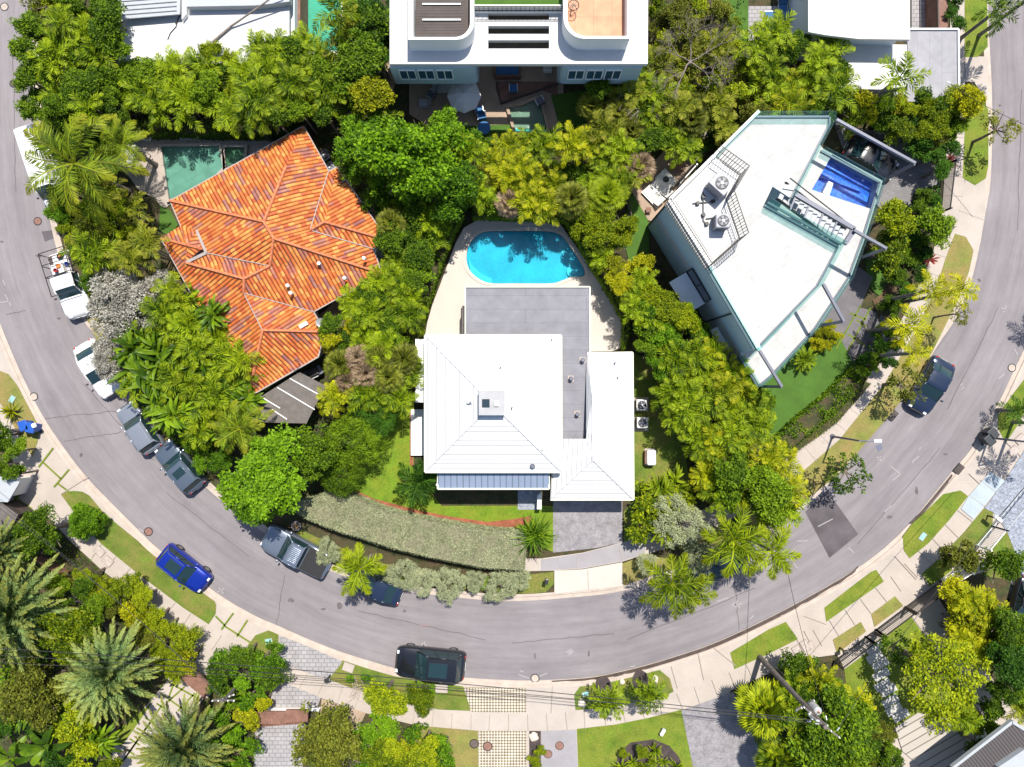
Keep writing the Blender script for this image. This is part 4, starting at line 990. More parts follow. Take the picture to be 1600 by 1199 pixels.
# ---------------- F: white flat-roofed house (top left)
tl = thing('flat_roof_house', 'white flat roofed house with a grey ribbed panel at the top left', 'house', (*P2(320,20), .1))
MB().prism(PP([(184,-140),(452,-140),(452,100),(184,100)], 3.6), 3.35, 3.6).build('roof', M['whiteroof'], tl)
MB().prism(PP([(200,-140),(445,-140),(445,92),(200,92)], 3.4), .1, 3.35).build('wall', M['white'], tl)
MB().prism(PP([(184,-140),(283,-140),(279,20),(184,28)], 4.4), 4.1, 4.2).build('ribbed_panel', M['greypanel'], tl)
mb = MB()
for k in range(8): mb.bar(P(185,24-k*7,4.22), P(276,17-k*7,4.22), .05, .05)
mb.build('rib', M['steel'], tl)
MB().prism(PP([(284,-140),(292,-140),(291,22),(284,30)], 4.0), 3.6, 4.0).build('upstand', M['white'], tl)
MB().prism(PP([(291,-100),(452,-100),(452,2),(400,8),(291,10)], 4.3), 3.6, 4.25).build('grey_upper_roof', M['greypanel'], tl)
MB().prism(PP([(452,-140),(460,-140),(460,66),(452,66)], 3.0), .1, 3.0).build('side_wall', M['wallgrey'], tl)
t = thing('timber_screen', 'brown timber screen between the white roof and the upper left pool', 'screen', (*P2(465,20), .1))
mb = MB().prism(PP([(461,-140),(469,-140),(469,70),(461,70)], 2.2), .1, 2.2).build('boards', M['wood'], t)
MB().prism(PP([(469,-140),(477,-140),(477,72),(469,72)], .6), .1, .6).build('white_curb', M['white'], t)
# ---------------- top right houses
tr_ = thing('stained_roof_house', 'white flat roofed house with a stained patch at the top right', 'house', (*P2(1345,20), .1))
MB().prism(PP([(1262,-140),(1422,-140),(1422,62),(1342,61),(1290,55),(1263,50)], 5.0), 4.75, 5.0).build('roof', M['whiteroof'], tr_)
m_, N, L, B = newmat('stain'); M['stain2'] = mat('roof_stain', (.52,.49,.46), .8, .25, 3, .2, 12)
MB().prism(PP([(1352,-40),(1395,-40),(1398,10),(1385,42),(1365,40),(1348,30),(1352,14)], 5.0), None, 5.004).build('stain', M['stain2'], tr_)
MB().prism(PP([(1270,-140),(1412,-140),(1412,55),(1275,48)], 4.8), .1, 4.75).build('wall', M['wallgrey'], tr_)
MB().prism(PP([(1290,68),(1417,70),(1418,135),(1375,140),(1308,138),(1300,110)], 3.2), .1, 3.2).build('lower_roof', M['whiteroof'], tr_)
MB().prism(PP([(1418,46),(1497,46),(1498,143),(1450,160),(1397,158),(1397,144),(1418,142)], 3.0), 2.8, 3.0).build('grey_roof', M['greymembrane'], tr_)
MB().prism(PP([(1425,60),(1485,60),(1485,138),(1425,138)], 2.8), .1, 2.8).build('garage_wall', M['white'], tr_)
mb = MB(); mb.bar(P(1497,46,3.05), P(1498,143,3.05), .12, .16); mb.bar(P(1418,46,3.05), P(1497,46,3.05), .12, .16); mb.build('roof_edge', M['white'], tr_)
mb = MB(); mb.prism(PP([(1464,-140),(1481,-140),(1481,47),(1466,47)], 1.9), .1, 1.9)
t = thing('timber_gate_fence', 'brown slatted timber fence at the top right corner garden', 'fence', (*P2(1472,0), .1)); mb.build('slats', M['wood'], t)
mb = MB(); mb.bar(P(1464,-140,2.0), P(1466,47,2.0), .1); mb.build('top_rail', M['dark'], t)
# ---------------- G: corner roof, bottom right; edge sheds at left
br = thing('ribbed_roof_house', 'dark ribbed roof corner with pale fascia at the bottom right', 'house', (*P2(1590,1190), .1))
rv3 = PP([(1487,1199),(1580,1127),(1640,1165),(1640,1300),(1487,1300)], 4.2)
ribm = seammat('dark_rib_roof', (.075,.065,.065), .22, .45, .6); M['darkrib'] = ribm
rfm = MB(); tri = tessellate_polygon([[Vector((*p,0)) for p in rv3]])
for t_ in tri:
    qq = [(*rv3[i], 4.2) for i in t_]
    if ((qq[1][0]-qq[0][0])*(qq[2][1]-qq[0][1])-(qq[1][1]-qq[0][1])*(qq[2][0]-qq[0][0])) < 0: qq = qq[::-1]
    rfm.add(qq, [(0,1,2)], [[((p[0]*.78+p[1]*.62), (p[1]*.78-p[0]*.62)) for p in qq]])
rfm.build('roof', M['darkrib'], br)
mb = MB(); mb.bar(P(1487,1199,4.15), P(1580,1127,4.15), .2, .3); mb.bar(P(1580,1127,4.15), P(1640,1165,4.15), .2, .3); mb.build('fascia', M['greypanel'], br)
MB().prism(PP([(1545,1240),(1595,1180),(1660,1205),(1660,1300),(1545,1300)], 4.1), .1, 4.1).build('wall', M['white'], br)
MB().prism(PP([(1560,1199),(1600,1172),(1660,1210),(1640,1300),(1560,1300)], 4.6), 4.2, 4.6).build('upper_slab', M['greypanel'], br)
ls = thing('shed_roof', 'small grey flat roofed shed at the left picture edge', 'shed', (*P2(5,770), .1))
MB().prism(PP([(-60,745),(28,746),(30,755),(12,785),(-60,782)], 2.6), 2.45, 2.6).build('roof', M['greypanel'], ls)
MB().prism(PP([(-60,750),(20,752),(8,778),(-60,776)], 2.4), .1, 2.45).build('wall', M['white'], ls)
ls = thing('timber_deck_roof', 'brown boarded roof behind the round green bushes at far left', 'shed', (*P2(5,800), .1))
MB().prism(PP([(-60,788),(0,785),(28,805),(16,828),(-60,835)], 2.3), 2.2, 2.3).build('boards', M['greywood'], ls)
MB().prism(PP([(-60,790),(0,790),(22,806),(12,822),(-60,830)], 2.3), .1, 2.2).build('wall', M['dark'], ls)

# ================================================================ POOLS (raised deck with a real basin)
def pool(name, label, outline, deck, dm, floorc, tint, zt=.42, h_over=None, smooth=0):
    o_ = PP(outline, zt); c = np.mean(np.array(o_), 0)
    t = thing(name, label, 'swimming pool', (float(c[0]), float(c[1]), .1))
    fm = M.get(name+str(floorc)) or mat('pool_plaster', floorc, .6, .2, .5, .08, 6)
    MB().prism(o_, None, .112+.0).build('basin_floor', fm, t)
    ins = offset([*o_, o_[0]], .0)
    # coping ring
    cx, cy = c; outer_ = [(cx+(x-cx)*1+ (x-cx)/max(math.hypot(x-cx,y-cy),.1)*.3, cy+(y-cy)*1+(y-cy)/max(math.hypot(x-cx,y-cy),.1)*.3) for x, y in o_]
    MB().prism(outer_, .1, zt+.03, holes=[o_]).build('coping', M[dm], t)
    MB().prism(o_, None, zt-.1).build('water', watermat('pool_water', tint, 2.6, .35), t)
    return t, o_
mp_out = crom([(742,371),(755,363),(775,361),(830,361),(860,362),(878,369),(890,385),(903,404),(913,422),(911,432),(893,433),(877,439),(860,443),(800,443),(770,443),(752,438),(735,424),(729,405),(732,385)], 4, True)
t, o_ = pool('swimming_pool', 'turquoise rounded swimming pool on the pale deck behind the white house', mp_out, None, 'deck', (.03,.37,.45), (.52,.88,.96))
deck = [(660,548),(664,525),(668,503),(676,475),(687,447),(700,412),(712,380),(725,356),(750,342),(800,339),(870,343),(900,385),(925,418),(952,460),(968,486),(973,500),(973,535),(968,545),(955,549),(900,550),(870,540),(800,500),(700,540)]
struct('pool_deck', MB().prism(PP(deck,.4), .1, .40, holes=[o_]), M['deck'])
# entry steps inside
stp = MB(); stp.prism(PP(crom([(880,368),(892,385),(905,404),(913,423),(908,431),(893,428),(886,408),(874,388)],3,True),.4), .1, .2); M['poolstep'] = mat('pool_steps', (.10,.50,.56), .6)
stp.build('entry_step', M['poolstep'], t)
stp = MB(); stp.prism(PP(crom([(886,420),(898,412),(911,424),(909,431),(890,432)],3,True),.4), .1, .26); stp.build('entry_step', M['poolstep'], t)
stp = MB(); stp.prism(PP([(731,402),(737,414),(752,428),(768,435),(768,443),(750,439),(735,425)],.4), .1, .24); stp.build('tanning_ledge', M['poolstep'], t)
c_ = P(845,359,.5)
t2, o2 = pool('swimming_pool', 'emerald green rectangular pool at the corner of the orange tiled roof', [(252,229),(342,228),(348,262),(310,300),(264,312)], None, 'beigepave', (.02,.36,.30), (.50,.86,.80))
t3, o3 = pool('spa_pool', 'small dark green square spa beside the emerald rectangular pool', [(351,230),(382,230),(380,250),(352,262)], None, 'beigepave', (.01,.14,.08), (.35,.65,.5))
t4, o4 = pool('swimming_pool', 'pale green pool in the narrow court beside the top left white roof', [(479,-60),(533,-60),(533,80),(479,80)], None, 'white', (.10,.34,.27), (.6,.88,.8))
t5, o5 = pool('swimming_pool', 'small teal pool below the curved parapet house, near the cream parasol', [(795,168),(815,165),(842,153),(856,208),(806,206)], None, 'tan', (.03,.50,.50), (.6,.92,.9))
# ================================================================ PLANTS
LM = {
 'green': leafmat('leaf_green', (.034,.085,.004), (.215,.33,.010)),
 'deep': leafmat('leaf_deep_green', (.018,.058,.005), (.08,.19,.012)),
 'bright': leafmat('leaf_bright_green', (.04,.11,.003), (.215,.385,.010)),
 'lime': leafmat('leaf_lime', (.07,.125,.003), (.39,.44,.008)),
 'yellow': leafmat('leaf_yellow_green', (.15,.18,.003), (.52,.50,.008)),
 'olive': leafmat('leaf_olive', (.07,.085,.008), (.26,.28,.03)),
 'silver': leafmat('leaf_silver', (.22,.21,.175), (.60,.57,.50), trans=.15, orand=.12),
 'buttonwood': leafmat('leaf_grey_green', (.20,.23,.12), (.46,.48,.28), trans=.15, orand=.1),
 'date': leafmat('leaf_date_palm', (.035,.08,.03), (.20,.32,.115), tip=(.44,.37,.03), trans=.2),  # amber tip colour paints in the warm sunlight on the fronds
 'coco': leafmat('leaf_coconut', (.06,.11,.006), (.25,.33,.015), tip=(.40,.34,.02)),
 'fox': leafmat('leaf_foxtail', (.08,.14,.004), (.33,.42,.010), tip=(.38,.38,.01)),
 'areca': leafmat('leaf_areca', (.036,.09,.003), (.30,.40,.008), tip=(.36,.42,.01)),
 'arecay': leafmat('leaf_golden_areca', (.08,.14,.003), (.42,.45,.008), tip=(.55,.47,.01)),
 'arecao': leafmat('leaf_olive_areca', (.07,.10,.006), (.28,.32,.02), tip=(.38,.33,.04)),
 'king': leafmat('leaf_golden_king', (.19,.23,.003), (.56,.56,.010), tip=(.62,.50,.01)),
 'banana': leafmat('leaf_banana', (.045,.10,.005), (.22,.34,.012), trans=.3, rough=.4),
 'red': leafmat('leaf_red', (.20,.03,.03), (.45,.10,.08)),
 'brown': leafmat('leaf_dry', (.15,.10,.06), (.42,.31,.20)),
 'grassy': leafmat('leaf_grassy', (.05,.12,.005), (.22,.34,.012)),
}
def arr_mesh(name, verts, quads, tips=None, tris=None):
    me = bpy.data.meshes.new(name); n = len(verts); k = len(quads)
    me.vertices.add(n); me.vertices.foreach_set('co', np.asarray(verts, dtype=np.float32).ravel())
    me.loops.add(4*k); me.loops.foreach_set('vertex_index', np.asarray(quads, dtype=np.int32).ravel())
    me.polygons.add(k); me.polygons.foreach_set('loop_start', np.arange(0, 4*k, 4, dtype=np.int32))
    if tips is not None:
        at = me.attributes.new('tip', 'FLOAT', 'POINT'); at.data.foreach_set('value', np.asarray(tips, dtype=np.float32))
    me.update(calc_edges=True); me.validate(); return me
def nrm(a): return a/np.maximum(np.linalg.norm(a, axis=-1, keepdims=True), 1e-9)
def diamonds(C, D, Nn, L, Wd, mid=.45):
    """leaf quads: base C, along D, facing Nn"""
    D = nrm(D); S = nrm(np.cross(D, Nn)); L = np.asarray(L)[:, None]; Wd = np.asarray(Wd)[:, None]
    v = np.stack([C, C+D*L*mid+S*Wd/2, C+D*L, C+D*L*mid-S*Wd/2], 1).reshape(-1, 3)
    q = np.arange(len(C)*4).reshape(-1, 4); return v, q
def join(parts):
    vs = []; qs = []; o = 0
    for v, q in parts: vs.append(v); qs.append(q+o); o += len(v)
    return np.concatenate(vs), np.concatenate(qs)
def broadleaf(R_, nc, nl, leaf, asp=.5, flat=.6, seed=0, hole=.0, droop=0.0, rc=(.20,.34), lobes=0):
    g = np.random.default_rng(seed); cs = []
    while len(cs) < nc:
        p = g.uniform(-1, 1, 3); r = np.linalg.norm(p)
        if r > 1 or r < .35 or p[2] < -.35: continue
        w = 1+.16*math.sin(3*math.atan2(p[1], p[0])+seed)+.10*math.sin(7*math.atan2(p[1], p[0])+seed*2)
        cs.append(p/r*(r**.6)*.82*w)
    cs = np.array(cs)
    if lobes:
        lc = nrm(g.normal(size=(lobes, 3))+np.array([0,0,.5]))*g.uniform(.35, .75, (lobes,1)); lc[0] = (0,0,.55); li = g.integers(0, lobes, nc); sz = g.uniform(.30, .55, lobes)
        cs = lc[li]+cs*sz[li][:, None]*np.array([1,1,.8])
    cs = cs*R_*np.array([1, 1, flat])
    out = []
    for c in cs:
        rr = R_*g.uniform(*rc); n = int(nl*g.uniform(.7, 1.3))
        d = nrm(g.normal(size=(n, 3))+np.array([0, 0, .45])); d[:, 2] = np.where(d[:, 2] < -.3, -d[:, 2], d[:, 2])
        C = c + d*rr*g.uniform(.55, 1.05, (n, 1))*np.array([1, 1, .75])
        N = nrm(d*.7+np.array([0, 0, .8])+g.normal(size=(n, 3))*.38)
        D = nrm(np.cross(N, g.normal(size=(n, 3)))+d*.5+np.array([0, 0, -droop])); L = leaf*g.uniform(.65, 1.25, n)
        out.append(diamonds(C, D, N, L, L*asp))
    v, q = join(out); return arr_mesh('crown', v, q)
def limbs_mesh(R_, flat, seed, hh=1.0, n=6, r0=.12):
    """tapered trunk that forks into limbs; trunk base at z=-hh, crown centre at 0"""
    r = random.Random(seed); mb = MB()
    mb.tube([(0,0,-hh),(.04*R_,.02,-hh*.6),(0,.03*R_,-R_*flat*.3)], [r0*1.3, r0, r0*.8], 7)
    for k in range(n):
        a = 6.283*k/n+r.uniform(-.3,.3); l = R_*r.uniform(.55,.85)
        p0 = Vector((0,0,-R_*flat*.45)); p1 = p0+Vector((math.cos(a)*l*.5, math.sin(a)*l*.5, R_*flat*.35)); p2 = p0+Vector((math.cos(a)*l, math.sin(a)*l, R_*flat*.75))
        mb.tube([p0,p1,p2], [r0*.6,r0*.4,r0*.12], 5)
    return mb
def frond(g, az, e0, L, nl, ll, lw, droop, plum=0.0, vee=.25, base=.12, sweep=0.0, rib=.035, org=(0,0,0)):
    """one feather frond; returns leaflets and rib quads with tip values"""
    S = 14; s = np.linspace(0, 1, S); pitch = e0-droop*s**1.35
    azs = az+sweep*s**1.5
    d = np.stack([np.cos(azs)*np.cos(pitch), np.sin(azs)*np.cos(pitch), np.sin(pitch)], 1)
    pos = np.concatenate([[[0,0,0]], np.cumsum(d[:-1]*L/(S-1), 0)])+np.array(org)
    t = base+(1-base)*(np.arange(nl)+.5)/nl; t = np.repeat(t, 2); side = np.tile([1, -1], nl)
    P0 = np.stack([np.interp(t, s, pos[:, i]) for i in range(3)], 1); T = nrm(np.stack([np.interp(t, s, d[:, i]) for i in range(3)], 1))
    hz = nrm(np.cross(T, np.array([0,0,1.]))); up = np.cross(hz, T)
    roll = g.normal(size=len(t))*plum
    sd = hz*side[:, None]*np.cos(roll)[:, None]+up*(np.sin(roll)[:, None]*1.0+vee)
    al = np.radians(68-38*t+g.normal(size=len(t))*5)
    D = nrm(T*np.cos(al)[:, None]+nrm(sd)*np.sin(al)[:, None]+np.array([0,0,-.12])*t[:, None])
    prof = np.clip(np.sin(np.pi*(t*.86+.12))**.7, .1, 1); LL = ll*prof*g.uniform(.85, 1.1, len(t))
    N = nrm(np.cross(D, T)*side[:, None]*-1); N = np.where(N[:, 2:3] < 0, -N, N)
    v, q = diamonds(P0, D, N, LL, np.full(len(t), lw), .4)
    tip = np.clip((t-.5)*1.3, 0, 1)*.6; tp = np.repeat(tip, 4); tp[2::4] += .3*t**2
    W = np.linspace(rib, rib*.3, S)[:, None]*nrm(np.cross(d, [0,0,1.])); z = np.array([0,0,.012])
    rv = np.concatenate([pos-W+z, pos+W+z]); rq = np.array([[i, i+1, S+i+1, S+i] for i in range(S-1)])
    return (v, q, tp), (rv, rq, np.full(len(rv), .2))
def palm(nf, L, nl, ll, lw, droop, e=(0.1, 1.3), plum=0, vee=.25, seed=0, spread=0.0, sweep=.0, stems=1, rib=.035):
    g = np.random.default_rng(seed); vs = []; qs = []; ts = []; o = 0
    for st in range(stems):
        a0 = g.uniform(0, 6.28); org = (0,0,0) if stems == 1 else (spread*math.cos(a0)*g.uniform(.3,1), spread*math.sin(a0)*g.uniform(.3,1), g.uniform(-.5,.35)*spread)
        for k in range(nf):
            f = (k+.5)/nf; e0 = e[1]-(e[1]-e[0])*f+g.normal()*.06
            az = k*2.39996+g.normal()*.15+st*1.3
            lf = L*(.8+.2*f)*g.uniform(.88, 1.08)
            for v, q, t in frond(g, az, e0, lf, nl, ll*g.uniform(.9,1.1), lw, droop*g.uniform(.8, 1.2), plum, vee, sweep=g.normal()*sweep, org=org, rib=rib):
                vs.append(v); qs.append(q+o); ts.append(t); o += len(v)
    return arr_mesh('crown', np.concatenate(vs), np.concatenate(qs), np.clip(np.concatenate(ts), 0, 1)*(.85 if nf > 50 else 1))
def fanpalm(nf, pl, rad, seed, segs=22):
    g = np.random.default_rng(seed); vs = []; qs = []; ts = []; o = 0
    for k in range(nf):
        f = (k+.5)/nf; e0 = 1.35-1.25*f; az = k*2.39996+g.normal()*.1
        d = np.array([math.cos(az)*math.cos(e0), math.sin(az)*math.cos(e0), math.sin(e0)]); c = d*pl*(.7+.4*f)+np.array([0,0,-.15*f])
        hz = nrm(np.cross(d, [0,0,1.])); out = nrm(d+np.array([0,0,-.45-.4*f]))
        a = np.linspace(-2.0, 2.0, segs); D = nrm(out[None]*np.cos(a)[:, None]+hz[None]*np.sin(a)[:, None]+np.array([0,0,-.10]))
        N = np.tile(nrm(np.cross(hz, out)), (segs, 1)); N = np.where(N[:, 2:3] < 0, -N, N)+g.normal(size=(segs,3))*.18
        LL = rad*(1-.18*np.abs(a)/2)*g.uniform(.9,1.1,segs)
        v, q = diamonds(np.tile(c, (segs,1)), D, N, LL, np.full(segs, rad*.17), .6)
        t = np.zeros(len(v)); t[2::4] = .8
        vs.append(v); qs.append(q+o); ts.append(t); o += len(v)
        S = nrm(np.cross(d,[0,0,1.]))*.025; rv = np.array([-S, S, c+S, c-S]); vs.append(rv); qs.append(np.array([[0,1,2,3]])+o); ts.append(np.full(4,.3)); o += 4
    return arr_mesh('crown', np.concatenate(vs), np.concatenate(qs), np.concatenate(ts))
def blades(n, L, Wd, e=(.2,1.35), droop=1.1, pet=.3, seed=0, spread=.2, fold=.25, S=6, pos0=None):
    """arching strap or paddle leaves with a folded midrib"""
    g = np.random.default_rng(seed); vs = []; qs = []; ts = []; o = 0; s = np.linspace(0, 1, S+1)
    for k in range(n):
        f = (k+.5)/n; e0 = e[1]-(e[1]-e[0])*f+g.normal()*.1; az = k*2.39996+g.normal()*.25; l = L*g.uniform(.7, 1.15)
        pitch = e0-droop*g.uniform(.7,1.3)*s**1.3; d = np.stack([math.cos(az)*np.cos(pitch), math.sin(az)*np.cos(pitch), np.sin(pitch)], 1)
        a2 = g.uniform(0, 6.28); org = np.array([math.cos(a2), math.sin(a2), 0])*spread*g.uniform(0, 1)
        p = org+np.concatenate([[[0,0,0]], np.cumsum(d[:-1]*l/S, 0)])
        w = np.where(s < pet, .035, Wd/2*np.clip(np.sin(np.pi*np.clip((s-pet)/(1-pet)*.94+.05,0,1))**.6, .02, 1))[:, None]
        hz = nrm(np.cross(d, [0,0,1.])); up = np.cross(hz, d)
        Lf = p-hz*w+up*w*fold; Rt = p+hz*w+up*w*fold
        m = S+1; v = np.concatenate([Lf, p, Rt]); q = np.array([[i, i+1, m+i+1, m+i] for i in range(S)]+[[m+i, m+i+1, 2*m+i+1, 2*m+i] for i in range(S)])
        vs.append(v); qs.append(q+o); ts.append(np.tile(s**2*.6, 3)); o += 3*m
    return arr_mesh('crown', np.concatenate(vs), np.concatenate(qs), np.concatenate(ts))

PROTO = {}
def proto(kind, i):
    key = (kind, i)
    if key in PROTO: return PROTO[key]
    s = 11*i+sum(map(ord, kind)) % 97
    f = {
     'tree_l': lambda: broadleaf(3.4, 135, 80, .25, .6, .7, s, rc=(.11,.2), lobes=11),
     'tree_m': lambda: broadleaf(2.0, 70, 75, .20, .58, .75, s, rc=(.13,.25), lobes=7),
     'shrub': lambda: broadleaf(1.2, 36, 70, .17, .55, .8, s, rc=(.16,.3), lobes=5),
     'fine': lambda: broadleaf(1.4, 50, 100, .17, .35, .8, s, rc=(.13,.26), lobes=6),
     'coarse': lambda: broadleaf(1.3, 22, 46, .34, .45, .6, s, rc=(.25,.4)),
     'feather': lambda: broadleaf(2.2, 90, 110, .26, .16, .5, s, droop=.9, rc=(.12,.28)),
     'silver_tree': lambda: broadleaf(2.6, 150, 90, .15, .45, .55, s, rc=(.08,.2)),
     'sparse': lambda: broadleaf(2.0, 34, 26, .20, .6, .45, s, rc=(.10,.2)),
     'sparse_l': lambda: broadleaf(3.6, 130, 34, .24, .6, .4, s, rc=(.08,.17)),
     'ball': lambda: broadleaf(1.3, 240, 70, .10, .55, .95, s, rc=(.12,.17)),
     'areca': lambda: palm(7, 1.8, 12, .55, .085, 1.45, (.25,1.3), .25, .35, s, .65, .3, 3),
     'kingpalm': lambda: palm(11, 2.0, 15, .60, .085, 1.5, (.1,1.2), .5, .2, s, sweep=.2),
     'queen': lambda: palm(15, 1.7, 16, .46, .08, 1.5, (.05,1.2), .6, .2, s, sweep=.15),
     'foxtail': lambda: palm(9, 2.5, 56, .74, .065, 1.25, (.15,.95), 1.0, .1, s, sweep=.12, rib=.06),
     'coconut': lambda: palm(15, 4.0, 34, .80, .08, 1.45, (-.05,1.1), .15, -.15, s, sweep=.5, rib=.06),
     'datepalm': lambda: palm(92, 3.3, 42, .40, .065, .72, (.0,1.45), .3, .4, s, sweep=.12, rib=.03),
     'fanpalm': lambda: fanpalm(26, .95, .85, s),
     'bigleaf': lambda: blades(48, 1.95, .27, (.3,1.3), 1.5, .25, s, .7, .35),
     'banana': lambda: blades(12, 2.7, .62, (.3,1.2), 1.4, .2, s, .2, .25),
     'fountain': lambda: blades(150, 1.7, .06, (.25,1.4), 1.7, .02, s, .5, .1),
     'spiky': lambda: blades(34, .8, .09, (.15,1.3), .5, .0, s, .05, .3),
     'cycad': lambda: palm(24, 1.3, 24, .22, .04, 1.0, (.1,1.0), .1, .3, s, rib=.02),
    }[kind]
    me = f(); me.materials.append(LM['green']); PROTO[key] = me; return me
BASE = {'tree_l':3.6,'tree_m':2.1,'shrub':1.3,'fine':1.5,'coarse':1.45,'feather':2.3,'silver_tree':2.7,'sparse':2.1,'sparse_l':3.7,'ball':1.33,'areca':1.65,'kingpalm':1.9,'queen':1.55,'foxtail':2.3,'coconut':3.7,'datepalm':3.1,'fanpalm':1.75,'bigleaf':1.8,'banana':2.9,'fountain':1.35,'spiky':.75,'cycad':1.2}
NV = {'tree_l':4,'tree_m':5,'shrub':5,'fine':4,'coarse':4,'areca':6,'kingpalm':4,'queen':3,'foxtail':3,'datepalm':3,'fanpalm':3,'bigleaf':4,'feather':3,'silver_tree':3,'sparse':3,'fountain':1,'spiky':3,'banana':2}
KN = {'tree_l':'tree','tree_m':'tree','shrub':'shrub','fine':'shrub','coarse':'shrub','feather':'feathery_shrub','silver_tree':'buttonwood_tree','sparse':'tree','sparse_l':'tree','ball':'clipped_bush','areca':'areca_palm','kingpalm':'king_palm','queen':'queen_palm','foxtail':'foxtail_palm','coconut':'coconut_palm','datepalm':'date_palm','fanpalm':'fan_palm','bigleaf':'broad_leaved_plant','banana':'banana_plant','fountain':'grassy_plant','spiky':'rosette_plant','cycad':'cycad'}
CATG = {'tree':'tree','shrub':'shrub','feathery_shrub':'shrub','buttonwood_tree':'tree','clipped_bush':'bush','broad_leaved_plant':'plant','banana_plant':'plant','grassy_plant':'plant','rosette_plant':'plant','cycad':'plant'}
DESC = {'tree_l':'big {} tree','tree_m':'{} leafy tree','shrub':'{} shrub','fine':'fine-leaved {} shrub','coarse':'large-leaved {} shrub','feather':'feathery {} shrub','silver_tree':'{} buttonwood tree','sparse':'thin open {} tree','sparse_l':'wide open {} tree','ball':'round clipped {} bush','areca':'{} areca palm','kingpalm':'{} king palm','queen':'{} queen palm','foxtail':'{} foxtail palm','coconut':'{} coconut palm','datepalm':'{} date palm','fanpalm':'{} fan palm','bigleaf':'{} paddle-leaved plant','banana':'{} banana plant','fountain':'{} grassy fountain plant','spiky':'{} spiky rosette','cycad':'{} cycad'}
MN = {'green':'green','deep':'dark green','bright':'bright green','lime':'lime green','yellow':'yellow green','olive':'olive','silver':'silvery','buttonwood':'grey-green','date':'grey-green','coco':'olive green','fox':'yellow-green','areca':'lime green','arecay':'golden','arecao':'olive','king':'golden','banana':'glossy green','red':'red','brown':'dry brown','grassy':'green'}
TRUNKS = {}
def trunk_mesh(kind, hh):
    key = (kind in ('areca','kingpalm','queen','foxtail','coconut','datepalm','fanpalm'), kind, round(hh*2))
    if key in TRUNKS: return TRUNKS[key]
    mb = MB()
    if kind == 'areca':
        for k in range(5): a = 1.26*k; mb.tube([(.12*math.cos(a),.12*math.sin(a),-hh),(.3*math.cos(a),.3*math.sin(a),-hh*.4),(.42*math.cos(a),.42*math.sin(a),.1)], [.05,.045,.035], 5)
    elif key[0]:
        r = {'datepalm':.26,'coconut':.17,'fanpalm':.16}.get(kind, .13)
        n = max(5, int(hh/.35)); mb.tube([(0,0,-hh+hh*i/n) for i in range(n+1)], [r*(1.35-.4*min(1,i/3))*(1+.05*(i % 2)) for i in range(n+1)], 9)
    elif kind in ('bigleaf','banana','fountain','spiky','cycad'):
        mb.lathe((0,0,-hh), [(.16,0),(.14,hh*.6),(.07,hh)], 7)
    else:
        b = BASE[kind]; mb = limbs_mesh(b*.9, .5, len(TRUNKS), hh, 6, .05+.04*b)
    o = mb.build('trunk', M['palmtrunk' if key[0] else 'trunk']); me = o.data; bpy.data.objects.remove(o)
    TRUNKS[key] = me; return me
PL = []   # (kind, mat, px, py, h, r, place, explicit label)
def plant(kind, mk, px, py, h, r, place, label=None): PL.append([kind, mk, px, py, h, r, place, label])
def inpoly(x, y, poly):
    c = False; j = len(poly)-1
    for i in range(len(poly)):
        if (poly[i][1] > y) != (poly[j][1] > y) and x < (poly[j][0]-poly[i][0])*(y-poly[i][1])/(poly[j][1]-poly[i][1])+poly[i][0]: c = not c
        j = i
    return c
def cluster(place, poly, mix, sp, seed, hs=1.0):
    r = random.Random(seed); xs = [p[0] for p in poly]; ys = [p[1] for p in poly]; got = []
    for _ in range(2500):
        x, y = r.uniform(min(xs), max(xs)), r.uniform(min(ys), max(ys))
        if not inpoly(x, y, poly) or any((x-a)**2+(y-b)**2 < sp*sp for a, b in got): continue
        if any(abs(x-p[2]) < p[5]*9 and abs(y-p[3]) < p[5]*9 for p in PL if p[7]): continue
        got.append((x, y)); t = r.random()*sum(m[2] for m in mix)
        for kd, mk, w, r0, r1, h0, h1 in mix:
            t -= w
            if t <= 0: break
        plant(kd, mk, x, y, r.uniform(h0, h1), r.uniform(r0, r1), place)
ORD = ['first','second','third','fourth','fifth','sixth','seventh','eighth','ninth','tenth','eleventh','twelfth','thirteenth','fourteenth','fifteenth','sixteenth','seventeenth','eighteenth','nineteenth','twentieth']
